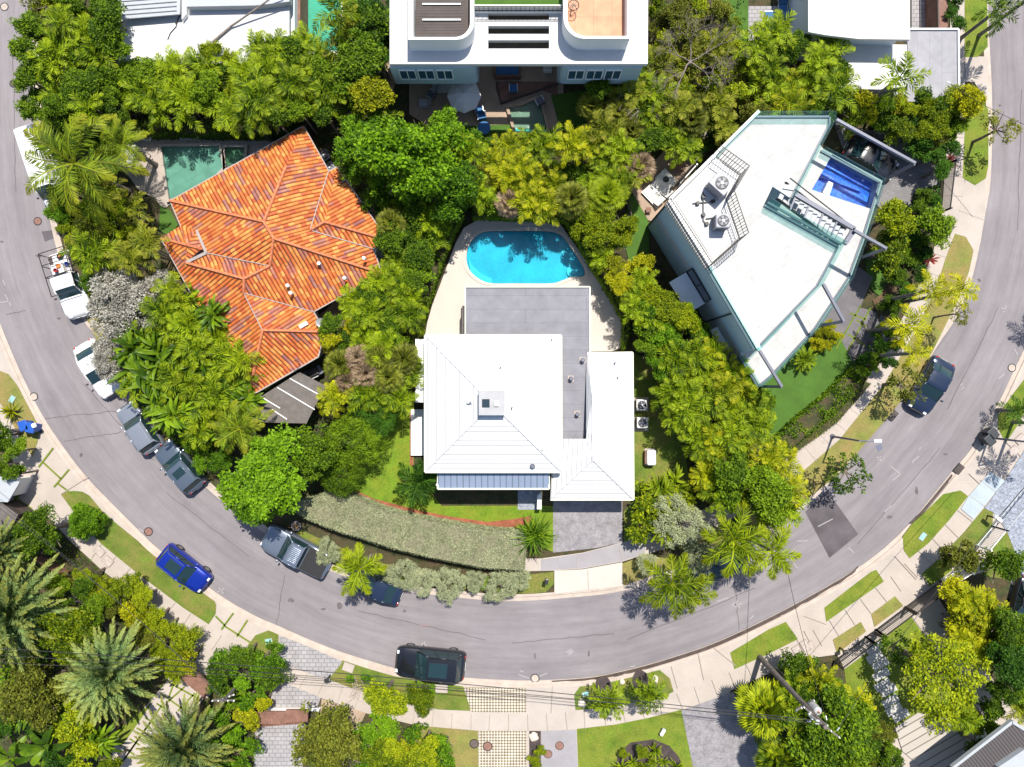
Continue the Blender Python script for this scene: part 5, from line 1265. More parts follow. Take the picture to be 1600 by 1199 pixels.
def plant_all():
    grp = {}
    for p in PL:
        if not p[7]: grp.setdefault((p[0], p[1], p[6]), []).append(p)
    for (kd, mk, pl), L_ in grp.items():
        d = DESC[kd].format(MN[mk]); L_.sort(key=lambda p: p[3]); n = len(L_)
        parts_ = [('', L_)] if n <= 12 else [('upper ', L_[:n//2]), ('lower ', L_[n//2:])] if n <= 36 else [('upper ', L_[:n//3]), ('middle ', L_[n//3:2*n//3]), ('lower ', L_[2*n//3:])]
        for w, Q in parts_:
            Q.sort(key=lambda p: p[2])
            for i, p in enumerate(Q):
                p[7] = f"{w}{d} {pl}" if len(Q) == 1 else f"{w}{d} {pl}, {ORD[i]} from left"
                if len(Q) > 1 and len(p[7].split()) > 16: p[7] = f"{ORD[i]} {w}{d} {pl}"
    r = random.Random(77)
    for i, (kd, mk, px, py, h, rr, pl, lab) in enumerate(PL):
        base = P(px, py, h); s = rr/BASE[kd]; nm = KN[kd]
        t = thing(nm, lab, CATG.get(nm, 'palm' if 'palm' in nm else 'plant'), (base.x, base.y, .1), r.uniform(0, 6.283), group=f"{nm.replace('_',' ')}s {pl}")
        cr = bpy.data.objects.new('crown', proto(kd, r.randrange(NV.get(kd, 1)))); COL.objects.link(cr); cr.parent = t
        cr.material_slots[0].link = 'OBJECT'; cr.material_slots[0].material = LM[mk]
        cr.location = (0, 0, h-.1); pq = 'palm' in nm or kd == 'ball'; cr.scale = (s*(1 if pq else r.uniform(.85,1.18)), s*(1 if pq else r.uniform(.85,1.18)), s*r.uniform(.85, 1.15))
        hh = max(.3, h-.05)
        tk = bpy.data.objects.new('trunk', trunk_mesh(kd, hh)); COL.objects.link(tk); tk.parent = t; tk.location = (0, 0, h-.1)
        z = hh/(max(1,round(hh*2))/2) if 0 else 1; 
        if kd not in ('areca','kingpalm','queen','foxtail','coconut','datepalm'): tk.scale = (s, s, 1)

# ---- heroes
N_ = None
H_ = plant
H_('tree_l','bright',640,250,5.0,4.6,'','largest bright green spreading tree between the orange roof and the oval pool')
H_('tree_l','bright',705,290,4.4,3.0,'','bright green tree merging right of the largest tree above the oval pool')
H_('tree_l','bright',575,235,4.2,2.8,'','bright green tree at the right corner of the orange roof')
H_('tree_m','yellow',590,160,4.6,2.2,'','yellow mottled tree just above the largest bright green tree')
H_('tree_l','green',560,110,4.6,3.2,'','dense green tree right of the top left narrow pool')
H_('tree_m','green',580,55,4.5,2.2,'','green tree touching the side of the curved parapet house')
H_('tree_l','bright',428,745,4.8,3.4,'','broad bright green tree beside the road above the grey pickup')
H_('tree_m','bright',395,790,4.0,1.9,'','bright green tree reaching over the road beyond the grey pickup')
H_('tree_l','green',488,712,3.8,2.3,'','green tree between the patio cover and the broad roadside tree')
H_('silver_tree','silver',195,480,3.4,2.9,'','large silvery grey buttonwood tree above the white sedan')
H_('silver_tree','silver',175,560,3.0,2.0,'','silvery buttonwood crown hanging over the white sedan')
H_('silver_tree','silver',250,455,2.8,1.7,'','small silvery tree between the orange roof and large buttonwood')
H_('feather','green',550,690,3.0,2.5,'','soft feathery green shrub left of the front lawn')
H_('feather','deep',590,645,3.2,1.7,'','dark feathery shrub at the top of the front lawn')
H_('feather','green',530,740,2.4,2.0,'','soft feathery green shrub touching the end of the silver hedge')
H_('tree_l','green',1195,775,4.2,3.0,'','dense green tree above the lower right palm pair')
H_('tree_m','green',1140,745,4.0,2.2,'','green tree left of the dense tree by the inner pavement')
H_('ball','bright',137,815,1.3,1.45,'','round clipped lime bush in the long left grass verge')
H_('tree_l','green',68,832,3.0,2.5,'','rounded green tree left of the round clipped bush')
H_('silver_tree','buttonwood',1062,815,2.6,2.3,'','grey-green buttonwood tree right of the grey stone drive')
H_('silver_tree','buttonwood',1095,870,2.0,1.4,'','small grey-green buttonwood under the crossing palm fronds')
H_('silver_tree','buttonwood',1010,880,1.4,.9,'','low grey-green bush beside the white drive apron')
H_('tree_m','olive',1502,872,2.6,1.8,'','olive tree between the two pieces of sliding gate')
H_('tree_m','green',1562,885,2.6,2.1,'','green tree beside the blue-grey crazy paving')
H_('sparse','green',1325,738,3.2,2.0,'','thin young street tree over the inner kerb near the asphalt patch')
H_('sparse','olive',1412,602,3.0,1.9,'','thin olive street tree beside the black sedan')
H_('sparse','olive',1562,200,3.2,1.6,'','thin olive street tree leaning over the upper right road')
H_('sparse','olive',1500,490,3.4,1.0,'','very thin street tree reaching over the right road')
H_('kingpalm','green',1763,420,7.5,1.9,'','tall palm standing just beyond the right picture edge by the road')
H_('kingpalm','green',1694,668,7.0,1.9,'','tall palm whose leaning trunk leaves the right picture edge')
H_('tree_m','yellow',1512,160,4.0,1.5,'','orange-tinted small tree overhanging the upper right verge')
H_('sparse_l','lime',1472,1060,5.0,3.5,'','wide open lime tree over the stepping stone garden')
H_('sparse','green',1400,1012,3.0,1.8,'','open green tree above the wide lime tree near the picket fence')
H_('tree_l','green',1300,1130,3.8,3.6,'','dense green tree below the wooden power pole transformer')
H_('tree_m','green',1255,1080,3.4,2.0,'','green tree directly beneath the wooden power pole')
H_('tree_l','deep',1578,1040,4.0,2.6,'','dark green round tree at the right edge above the ribbed roof')
H_('tree_l','olive',520,1150,3.8,3.1,'','rounded olive tree right of the brown driveway gate')
H_('tree_m','lime',602,1092,3.2,1.9,'','lime green tree leaning over the bottom pavement')
H_('fine','lime',656,1086,1.4,1.5,'','low rounded lime shrub in the verge under the black SUV')
H_('fine','deep',682,1165,1.4,1.0,'','small dark round shrub with a bare centre by the dry lawn')
H_('tree_l','lime',112,985,3.6,2.5,'','lime green tree between the two leftmost date palms')
H_('tree_l','olive',60,1075,3.2,3.0,'','dark olive tree below the leftmost date palm')
H_('tree_m','lime',130,1120,2.8,2.2,'','round lime tree below the centre left date palm')
H_('coconut','coco',116,256,7.0,4.5,'','windblown coconut palm arching over the upper left road and white van')
H_('coconut','coco',190,225,5.0,2.4,'','orange-tipped coconut palm beside the poolside lounger')
H_('coconut','coco',375,670,4.5,2.6,'','green coconut palm between patio cover and dark grey SUV')
H_('foxtail','fox',562,890,4.2,2.2,'','yellow-green foxtail palm over the road beside the grey pickup')
H_('foxtail','fox',1050,912,4.8,2.6,'','leftmost foxtail palm casting a shadow on the lower right road')
H_('foxtail','fox',1082,922,4.2,2.0,'','smaller foxtail palm tucked right of the road-shadowing palm')
H_('foxtail','fox',1146,846,5.2,2.9,'','star-shaped foxtail palm over the hidden dark blue car')
H_('foxtail','fox',1205,862,4.8,2.3,'','rightmost foxtail palm reaching over the road near asphalt patch')
H_('foxtail','deep',655,755,2.4,2.1,'','dark green foxtail palm at the left corner of the porch roof')
H_('foxtail','deep',668,735,1.8,1.4,'','small dark foxtail palm against the white house wall')
H_('fountain','grassy',835,835,.9,1.7,'','fountain of grassy green leaves left of the grey stone drive')
H_('kingpalm','king',1450,455,6.2,1.7,'','golden king palm over the right inner pavement, upper left of four')
H_('kingpalm','king',1497,455,7.2,1.6,'','golden king palm overhanging the right kerb, outermost of four')
H_('kingpalm','king',1420,508,6.0,1.9,'','golden king palm over the right pavement, third down of four')
H_('kingpalm','king',1428,552,6.2,1.3,'','golden king palm lowest of the four beside the right road')
H_('kingpalm','areca',1405,122,6.0,2.2,'','star-shaped green palm standing over the grey and white top right roofs')
H_('kingpalm','green',1556,18,4.2,2.0,'','green palm over the road at the top right corner')
H_('kingpalm','green',1651,-35,8.0,2.3,'','green palm cut by the top right picture corner')
H_('kingpalm','deep',1584,642,1.8,1.5,'','dark street palm in the verge at the right edge')
H_('kingpalm','areca',525,18,6.5,2.1,'','palm hanging over the top left narrow pool')
H_('fanpalm','lime',1192,1108,3.4,2.4,'','large lime fan palm between stone drive and power pole tree')
H_('fanpalm','lime',1215,1185,3.0,1.9,'','lime fan palm below the larger one at the bottom edge')
H_('queen','areca',951,1096,2.2,1.7,'','left of two small palms in the bottom kerb verge')
H_('queen','areca',1013,1085,2.3,1.7,'','right of two small palms in the bottom kerb verge')
H_('datepalm','date',172,1050,4.2,3.7,'','round grey-green date palm at centre of the lower left garden')
H_('datepalm','date',22,955,4.6,4.3,'','largest date palm at the left edge below the round tree')
H_('datepalm','date',5,862,4.2,2.6,'','date palm partly cut by the left edge above the largest')
H_('datepalm','date',290,1165,4.4,3.7,'','date palm with tips painted sunlit amber over the slab path at the bottom')
H_('fanpalm','olive',1082,285,4.5,1.6,'','x') if 0 else None
H_('fanpalm','brown',998,262,3.6,1.5,'','fan palm with dry orange leaves beside the tan patio')
H_('fanpalm','areca',948,305,3.8,1.7,'','pale spiky fan palm above the start of the diagonal hedge')
H_('cycad','areca',1256,562,.7,1.3,'','green cycad rosette on turf by the modern house corner')
H_('spiky','red',1478,255,.8,.8,'','red bromeliad beside the upper right pavement')
H_('spiky','red',1452,406,.8,.6,'','small red bromeliad above the four golden palms')
H_('spiky','red',1395,1192,.6,.7,'','red star-shaped bromeliad at the bottom edge of the garden')
H_('spiky','yellow',19,643,.5,.8,'','yellow spiky agave in the dry verge at the far left')
H_('banana','banana',75,1165,2.6,2.6,'','left banana plant in the bottom left corner')
H_('banana','banana',20,1185,2.4,2.4,'','banana plant cut by the bottom left corner')
H_('tree_m','green',1220,640,3.0,1.4,'','x') if 0 else None
H_('tree_m','lime',1395,340,3.2,2.2,'','airy lime bamboo shrub right of the modern house pool deck')
H_('tree_m','lime',1385,395,2.8,1.8,'','lime bamboo shrub beside the lower steel frame')
H_('tree_m','green',1462,358,3.4,1.9,'','green shrubby tree over the right inner pavement bend')
# silver buttonwood bushes along the kerb in front of the hedge
for x, y, r_, lb in [(512,862,1.1,'small silvery bush between the grey pickup and the hedge'),(628,898,1.25,'silvery bush over the kerb just right of the foxtail palm'),(662,908,1.2,'second silvery kerb bush right of the foxtail palm'),
    (703,913,1.45,'middle silvery kerb bush below the long hedge'),(742,908,1.0,'smallest silvery kerb bush below the long hedge'),(782,917,1.4,'silvery kerb bush second from the white apron'),(812,905,1.05,'silvery kerb bush nearest the white apron')]:
    H_('silver_tree','buttonwood',x,y,1.0,r_,'',lb)
# ---- clusters
cluster('beside the upper left road', [(52,0),(180,0),(182,205),(60,185),(42,130),(50,60)], [('tree_m','green',.45,1.2,1.8,3.5,5),('areca','areca',.35,1.4,1.9,4,5.5),('shrub','lime',.2,.9,1.2,3,4)], 25, 3)
cluster('in the row above the emerald pool', [(190,120),(300,85),(400,70),(520,75),(545,150),(500,180),(380,178),(190,168)], [('areca','areca',.55,1.5,2.0,3.0,4.2),('tree_m','green',.25,1.2,1.6,3,4),('fine','lime',.2,.9,1.3,3,3.6)], 27, 8)
cluster('above the orange roof', [(380,100),(520,100),(520,190),(470,200),(390,190)], [('areca','areca',.6,1.6,2.0,4.2,5.2),('shrub','green',.4,1.1,1.4,3.6,4.6)], 34, 4)
cluster('right of the narrow top pool', [(535,0),(605,0),(608,90),(540,90)], [('areca','arecao',.5,1.3,1.7,4,5),('shrub','deep',.5,1.1,1.5,3.5,4.5)], 27, 5)
cluster('around the largest bright tree', [(525,180),(560,170),(700,190),(745,230),(745,310),(720,340),(660,350),(600,330),(560,280)], [('tree_m','bright',.5,1.3,1.9,3,4),('shrub','green',.3,1,1.4,2.5,3.5),('areca','areca',.2,1.3,1.6,3.4,4.2)], 33, 6)
cluster('behind the oval pool', [(700,232),(790,226),(925,222),(945,255),(925,318),(800,322),(745,322),(745,260)], [('areca','arecay',.45,1.3,1.8,3,4.2),('areca','areca',.2,1.3,1.7,3,4),('shrub','green',.2,1,1.4,2.2,3.2),('fanpalm','olive',.12,1.2,1.6,3,4),('fanpalm','brown',.06,1.0,1.3,2.6,3.4)], 25, 9)
cluster('left of the bare tree', [(915,150),(950,120),(1012,105),(1085,190),(1070,230),(1005,235),(960,300),(935,250)], [('areca','arecao',.35,1.3,1.8,3,4.5),('areca','areca',.3,1.3,1.7,3,4),('tree_m','green',.2,1.1,1.5,3,4),('fanpalm','olive',.15,1.2,1.6,3,4)], 25, 10)
cluster('under the bare tree', [(1018,0),(1120,0),(1150,60),(1180,110),(1265,170),(1180,195),(1090,195),(1020,95)], [('tree_m','olive',.35,1.2,1.8,2.5,4),('areca','arecao',.25,1.3,1.7,3,4),('shrub','lime',.4,1,1.4,2.5,3.5)], 26, 11)
cluster('above the modern house', [(1180,60),(1250,60),(1310,95),(1310,150),(1290,168),(1190,165)], [('areca','areca',.5,1.4,1.9,3.5,4.6),('areca','arecay',.2,1.3,1.6,3.5,4.5),('tree_m','green',.3,1.1,1.5,3,4)], 26, 12)
cluster('in the hedge line right of the modern roof', [(1310,150),(1400,160),(1490,150),(1498,195),(1470,215),(1400,200),(1330,188)], [('fine','lime',.5,1.1,1.5,2.6,3.4),('shrub','yellow',.25,1,1.3,2.6,3.2),('shrub','green',.25,1,1.4,2.5,3.2)], 21, 13)
cluster('beside the dark carport drive', [(1420,195),(1490,195),(1478,262),(1455,270),(1435,225)], [('shrub','deep',.5,.9,1.3,2,2.6),('fine','olive',.5,.9,1.2,2,2.6)], 20, 14)
cluster('right of the oval pool', [(905,335),(965,335),(995,400),(1020,440),(1070,500),(1030,520),(990,475),(948,420)], [('fine','lime',.45,1.2,1.6,2.8,3.8),('fine','yellow',.2,1.0,1.3,3,3.8),('areca','areca',.35,1.2,1.5,3,3.8)], 23, 15)
cluster('right of the white house wing', [(1000,480),(1040,475),(1105,525),(1085,565),(1030,580),(1008,545)], [('tree_m','bright',.5,1.2,1.7,3,3.8),('shrub','green',.5,1,1.4,2.8,3.4)], 23, 16)
cluster('in the diagonal planting by the side yard', [(1020,570),(1110,540),(1150,590),(1180,650),(1170,690),(1100,700),(1060,650)], [('areca','areca',.5,1.4,1.8,3.2,4.2),('areca','arecay',.25,1.3,1.7,3.2,4.2),('shrub','lime',.25,1,1.3,2.8,3.4)], 24, 17)
cluster('below the diagonal planting', [(1085,690),(1190,670),(1230,740),(1240,800),(1180,810),(1100,760)], [('areca','areca',.35,1.4,1.8,3.2,4.2),('tree_m','green',.3,1.2,1.6,3,4),('areca','arecay',.35,1.3,1.6,3,4)], 25, 18)
cluster('at the corner of the white garage', [(1000,770),(1060,755),(1075,790),(1030,830),(1000,830)], [('coarse','lime',.5,1,1.3,1.6,2.4),('bigleaf','areca',.5,1.1,1.4,1.6,2.2)], 21, 19)
cluster('on the dark lawn behind the modern house', [(1150,590),(1200,620),(1190,660),(1160,650)], [('shrub','green',1,.9,1.3,1.8,2.4)], 24, 20)
cluster('between orange roof and oval pool', [(605,345),(690,322),(700,340),(680,385),(664,430),(630,440),(600,420)], [('tree_m','green',.4,1.2,1.7,3,4),('fanpalm','olive',.2,1.2,1.5,3.5,4.2),('areca','areca',.35,1.2,1.6,3,4),('fanpalm','brown',.08,1.0,1.3,3,3.6)], 24, 21)
cluster('between orange roof and white house', [(545,475),(600,430),(655,440),(640,495),(615,550),(560,550),(500,530)], [('tree_m','green',.35,1.1,1.5,2.8,3.6),('areca','areca',.35,1.2,1.6,3,4),('fine','yellow',.3,1,1.3,2.6,3.4)], 24, 22)
cluster('above the feathery shrubs', [(525,560),(640,555),(645,600),(600,640),(535,640),(515,600)], [('areca','areca',.4,1.4,1.7,3.2,4.2),('fanpalm','olive',.25,1.3,1.7,3.5,4.2),('areca','arecay',.25,1.3,1.6,3,4),('fanpalm','brown',.12,1.1,1.5,3,4)], 27, 23)
cluster('left of the orange turret', [(150,300),(200,325),(228,355),(225,410),(190,430),(140,380)], [('areca','arecao',.4,1.3,1.7,3,4.5),('areca','areca',.4,1.4,1.8,3,4.5),('shrub','lime',.2,.9,1.2,2,3)], 27, 24)
cluster('under the windblown coconut palm', [(75,190),(165,190),(165,290),(110,310)], [('areca','areca',.6,1.4,1.9,3,4),('tree_m','green',.4,1.2,1.6,2.5,3.5)], 32, 25)
cluster('in the big clump below the orange roof', [(215,500),(270,450),(330,480),(395,590),(390,660),(330,690),(260,650),(205,600)], [('bigleaf','banana',.42,1.4,1.9,2.6,3.8),('areca','areca',.28,1.4,1.9,3,4),('kingpalm','fox',.3,1.5,2.0,3.2,4.2)], 25, 26)
cluster('beside the two parked grey SUVs', [(270,650),(330,690),(350,720),(320,725),(262,668)], [('fine','bright',1,.9,1.2,1.2,1.8)], 19, 27)
cluster('in the clipped bank by the ladder pickup', [(97,325),(150,325),(185,400),(190,440),(150,455),(125,410)], [('fine','lime',.6,1.0,1.3,1.2,1.9),('fine','bright',.4,1.0,1.3,1.2,1.8)], 18, 28)
cluster('in the lower left hedge', [(90,905),(165,895),(220,930),(300,1000),(295,1040),(262,1050),(230,990),(150,930)], [('fine','lime',.45,1.0,1.4,1.8,2.6),('fine','olive',.25,1,1.3,1.8,2.4),('shrub','yellow',.3,1,1.3,1.8,2.6)], 21, 29)
cluster('at the lower left corner', [(0,1010),(60,1020),(100,1090),(160,1140),(190,1199),(100,1199),(0,1140)], [('tree_m','deep',.4,1.2,1.7,2,3),('shrub','lime',.3,1,1.4,1.8,2.6),('bigleaf','banana',.3,1.3,1.7,1.8,2.4)], 32, 30)
cluster('behind the centre left date palm', [(90,900),(160,930),(150,1000),(90,960)], [('tree_m','green',1,1.2,1.5,2.4,3)], 28, 31)
cluster('around the grey wooden pole', [(335,1040),(400,1020),(430,1020),(425,1100),(400,1140),(395,1199),(340,1199),(345,1110)], [('tree_m','green',.35,1.2,1.6,2,3),('shrub','bright',.35,1,1.3,1.8,2.6),('shrub','yellow',.3,1,1.3,1.8,2.6)], 25, 32)
cluster('below the bottom pavement', [(570,1125),(650,1140),(700,1165),(690,1199),(560,1199)], [('shrub','bright',.35,1,1.4,1.6,2.4),('tree_m','lime',.25,1.2,1.6,2,2.8),('areca','arecay',.4,1.1,1.5,2,2.8)], 25, 33)
cluster('in the verge beside the black SUV', [(520,1050),(620,1062),(690,1080),(600,1085)], [('shrub','bright',1,.35,.6,.3,.5)], 24, 34)
cluster('in the dark mulch bed', [(975,1175),(1020,1162),(1055,1185),(1060,1199),(968,1199)], [('fine','lime',.6,.5,.8,.5,.9),('spiky','areca',.4,.5,.7,.4,.7)], 17, 35)
cluster('under the power pole', [(1225,1040),(1290,1035),(1330,1080),(1345,1140),(1350,1199),(1250,1199),(1240,1120)], [('areca','areca',.35,1.3,1.7,3,3.8),('areca','arecay',.15,1.3,1.6,3,3.8),('tree_m','green',.5,1.2,1.6,2.4,3.4)], 27, 36)
cluster('right of the white garden path', [(1480,920),(1520,915),(1575,975),(1580,1010),(1530,1030),(1495,985)], [('coarse','yellow',.5,1,1.4,2,2.8),('areca','arecay',.5,1.2,1.6,2.4,3.2)], 22, 37)
cluster('near the ribbed corner roof', [(1490,1125),(1540,1105),(1565,1150),(1520,1165)], [('areca','areca',.5,1.2,1.5,2,2.8),('shrub','green',.5,1,1.3,1.8,2.4)], 24, 38)
cluster('at the right picture edge', [(1560,980),(1600,970),(1600,1110),(1560,1080)], [('tree_m','green',.6,1.3,1.7,3,3.8),('areca','arecay',.4,1.2,1.5,3,3.6)], 28, 39)
cluster('in the stepping stone garden', [(1370,1120),(1400,1150),(1410,1199),(1350,1199)], [('shrub','green',.6,.8,1.1,1,1.6),('fine','olive',.4,.8,1,1,1.4)], 20, 40)
cluster('along the modern house front path', [(1385,500),(1410,500),(1390,570),(1345,590),(1330,570),(1365,545)], [('shrub','deep',.5,.7,1,1.2,1.8),('fine','green',.5,.7,1,1,1.6)], 17, 41)
cluster('between the bark bed and right pavement', [(1405,400),(1445,300),(1465,320),(1440,420),(1415,470),(1392,500)], [('shrub','deep',.5,.8,1.1,1.4,2),('fine','green',.5,.8,1.1,1.2,1.8)], 18, 42)
cluster('on the turf corner of the modern house', [(1268,525),(1295,500),(1310,520),(1285,545)], [('fine','yellow',1,.6,.8,.6,.9)], 14, 43)
cluster('in the slim strip above the modern patio', [(1075,205),(1160,185),(1150,215),(1100,235)], [('shrub','deep',1,.8,1.1,1,1.5)], 20, 44)
cluster('by the top right timber fence', [(1480,0),(1500,0),(1500,40),(1484,45)], [('shrub','deep',1,.7,.9,1.8,2.4)], 17, 45)
cluster('at the left edge above the shed', [(0,680),(28,700),(28,742),(0,745)], [('shrub','green',1,.9,1.2,1.8,2.4)], 20, 46)
cluster('in the narrow mulch strip by the concrete drive', [(828,1172),(844,1172),(844,1199),(828,1199)], [('fine','lime',1,.5,.6,.5,.8)], 14, 47)
cluster('in the upper left street corner', [(40,0),(90,0),(95,30),(60,45)], [('sparse','olive',1,1.5,1.9,4,5)], 40, 48)
cluster('beside the white house west wall', [(640,560),(650,560),(650,610),(640,610)], [('shrub','brown',1,.5,.6,.6,1)], 14, 49)
0 and cluster('over the emerald pool paving', [(195,280),(240,300),(240,320),(190,310)], [('areca','areca',1,1,1.3,2,3)], 22, 50)
plant_all()

# ---- hedges: a solid twiggy core under a skin of leaves
def hedge(name, label, poly, h, mk, leaf=.10, dens=150, core='under', bump=.12, seed=0, top=None, group=None):
    pts = PP(poly, h); a = np.array(pts); c = a.mean(0)
    t = thing(name, label, 'hedge', (float(c[0]), float(c[1]), .1), group=group)
    g = np.random.default_rng(seed)
    shrink = [(x+(c[0]-x)*.0, y+(c[1]-y)*.0) for x, y in pts]
    MB().prism(shrink, .1, h-.10).build('branches', M[core], t)
    x0, y0 = a.min(0); x1, y1 = a.max(0); n = int((x1-x0)*(y1-y0)*dens); X = g.uniform(x0, x1, n); Y = g.uniform(y0, y1, n)
    keep = np.array([inpoly(x, y, pts) for x, y in zip(X, Y)]); X, Y = X[keep], Y[keep]
    hol = (np.sin(X*1.7+Y*.9)*np.sin(Y*2.3-X*.6)+.5*np.sin(X*5.1+1)*np.sin(Y*4.3)); k2 = (g.uniform(-1.3,1.6,len(X)) > hol*.9-.55) ; X, Y, hol = X[k2], Y[k2], hol[k2]
    Z = h-.06-bump*1.3*np.clip(hol,-.3,1)+bump*(np.sin(X*2.1)*np.cos(Y*2.7)*.5+g.normal(size=len(X))*.35); C = np.stack([X, Y, Z], 1)
    N = nrm(np.tile([0,0,1.], (len(X),1))+g.normal(size=(len(X),3))*.45); D = np.cross(N, g.normal(size=(len(X),3)))
    L_ = leaf*g.uniform(.7,1.3,len(X)); parts = [diamonds(C, D, N, L_, L_*.5)]
    for i in range(len(pts)):
        p, q_ = a[i], a[(i+1) % len(a)]; l = np.linalg.norm(q_-p); m = int(l*h*dens*.8)
        if m < 1: continue
        tt = g.uniform(0,1,m); zz = g.uniform(.15, h, m); ar = sum(pts[k][0]*pts[(k+1)%len(pts)][1]-pts[(k+1)%len(pts)][0]*pts[k][1] for k in range(len(pts)))
        o = np.array([(q_-p)[1], -(q_-p)[0]])/max(l,.01)*(1 if ar > 0 else -1)
        C = np.stack([p[0]+(q_-p)[0]*tt+o[0]*.04, p[1]+(q_-p)[1]*tt+o[1]*.04, zz], 1)+g.normal(size=(m,3))*.04
        N = nrm(np.array([o[0], o[1], .5])+g.normal(size=(m,3))*.4); D = np.cross(N, g.normal(size=(m,3))); L_ = leaf*g.uniform(.7,1.3,m)
        parts.append(diamonds(C, D, N, L_, L_*.5))
    v, q2 = join(parts); v = v-np.array([c[0], c[1], .1]); me = arr_mesh('foliage', v, q2); me.materials.append(LM[mk])
    o = bpy.data.objects.new('foliage', me); COL.objects.link(o); o.parent = t; return t
hedge('clipped_hedge', 'long curved grey-green hedge along the front lawn of the white house', [(507,772),(550,776),(600,797),(650,809),(700,819),(762,829),(805,832),(820,834),(820,860),(818,892),(800,891),(750,887),(675,872),(612,857),(575,845),(525,830),(480,812),(462,800),(466,785),(490,778)], 1.6, 'buttonwood', .10, 380, 'hedgecore', .07, 3)
hedge('hedge', 'low dark green hedge beside the right inner pavement and turf lawn', [(1202,698),(1240,660),(1290,620),(1335,575),(1350,585),(1345,605),(1300,650),(1245,695),(1218,716)], 1.0, 'green', .17, 260, bump=.25, seed=4)
hedge('hedge', 'thin lime hedge strip next to the right inner pavement', [(1222,712),(1260,685),(1305,650),(1352,596),(1362,600),(1310,660),(1262,695),(1232,714)], .7, 'lime', .10, 130, bump=.2, seed=5)
hedge('hedge', 'dark green hedge in shade between emerald pool and palm row', [(195,186),(470,190),(470,206),(390,208),(195,206)], 1.7, 'green', .14, 230, bump=.2, seed=6)
hedge('hedge', 'lime hedge bank above the parked silver SUV', [(92,325),(140,322),(200,420),(180,440),(140,465),(120,430),(105,380)], 1.2, 'lime', .14, 230, bump=.4, seed=7)
hedge('hedge', 'green hedge bank between grey SUVs and paddle-leaved clump', [(205,600),(240,635),(300,680),(345,705),(350,725),(320,728),(262,680),(215,630)], .9, 'green', .14, 230, bump=.3, seed=8)
hedge('hedge', 'dark hedge strip right of the carport wall', [(1440,300),(1466,290),(1470,330),(1445,400),(1420,440),(1405,420),(1430,370)], 1.2, 'deep', .16, 220, bump=.3, seed=9)
hedge('hedge', 'green hedge behind the oval pool deck', [(740,318),(880,318),(905,345),(925,395),(950,430),(975,470),(985,520),(975,545),(976,500),(955,462),(925,415),(885,343),(740,338)], 1.5, 'green', .16, 220, bump=.35, seed=10)
hedge('hedge', 'mixed green hedge left of the oval pool deck', [(700,345),(722,335),(708,360),(690,405),(675,448),(660,500),(655,522),(645,538),(635,520),(648,470),(660,420)], 1.7, 'green', .15, 240, bump=.4, seed=11)

# ---- uncountable leafy ground cover in the beds
EXC = [PP(e, .1) for e in ([(190,205),(470,198),(480,220),(620,380),(600,440),(510,560),(400,640),(250,400),(240,320),(190,300)], [(620,115),(885,115),(885,212),(690,225),(636,185)], [(640,545),(668,503),(700,405),(750,335),(875,335),(930,400),(985,490),(985,560)], [(984,298),(1055,215),(1100,235),(1015,352)], [(1440,220),(1480,220),(1480,340),(1400,340),(1300,190)], [(610,600),(650,600),(650,760),(870,790),(865,870),(545,780)])]
def groundcover(name, label, polys, dens, mk, seed, leaf=.16, hmax=.7):
    g = np.random.default_rng(seed); parts = []
    for poly in polys:
        pts = PP(poly, .1); a = np.array(pts); x0, y0 = a.min(0); x1, y1 = a.max(0); n = int((x1-x0)*(y1-y0)*dens)
        X = g.uniform(x0,x1,n); Y = g.uniform(y0,y1,n); keep = np.array([inpoly(x,y,pts) and not any(inpoly(x,y,e) for e in EXC) for x,y in zip(X,Y)]); X, Y = X[keep], Y[keep]
        pt = np.clip(.5+.6*np.sin(X*1.3+seed)*np.sin(Y*1.7)+.3*np.sin(X*3.1+Y*2.3), .03, 1)
        C = np.stack([X,Y,.12+hmax*pt*g.uniform(.3,1,len(X))],1); N = nrm(np.array([0,0,1.])+g.normal(size=C.shape)*.5)
        D = np.cross(N, g.normal(size=C.shape)); L_ = leaf*g.uniform(.6,1.4,len(X)); parts.append(diamonds(C,D,N,L_,L_*.55))
    v, q2 = join(parts); me = arr_mesh(name, v, q2); me.materials.append(LM[mk]); o = bpy.data.objects.new(name, me); COL.objects.link(o)
    return tag(o, label, 'ground cover', kind='stuff')
groundcover('ground_cover', 'low dark leafy ground cover under the garden trees', [
  [(60,0),(180,0),(184,205),(190,190),(600,150),(605,0),(625,150),(740,330),(700,400),(660,520),(645,600),(560,780),(480,780),(380,720),(345,720),(230,640),(130,440),(95,320),(60,180)],
  [(1015,0),(1165,0),(1165,80),(1262,60),(1300,160),(1185,168),(1060,215),(985,300),(940,330),(750,335),(700,220),(880,200),(960,180),(1010,100)],
  [(1190,560),(1060,430),(1000,430),(960,440),(1060,680),(1080,780),(1230,800),(1200,690)],
  [(1310,160),(1480,150),(1475,260),(1455,270),(1400,205)],
  ], 26, 'deep', 3)
groundcover('ground_cover', 'low green leafy ground cover in the street side gardens', [
  [(0,800),(70,805),(160,895),(300,1000),(265,1060),(180,1160),(150,1199),(0,1199)], [(350,1040),(430,1060),(400,1199),(340,1199),(300,1140)],
  [(505,1110),(650,1140),(700,1199),(480,1199)], [(1170,1080),(1300,1030),(1350,1199),(1200,1199)], [(1480,930),(1570,960),(1600,1100),(1540,1110)]], 32, 'green', 4)
groundcover('ground_cover', 'patchy seedlings and leaves on the brown side yard soil', [[(990,560),(1060,650),(1075,830),(1000,840),(995,700)]], 9, 'olive', 6, .1, .1)

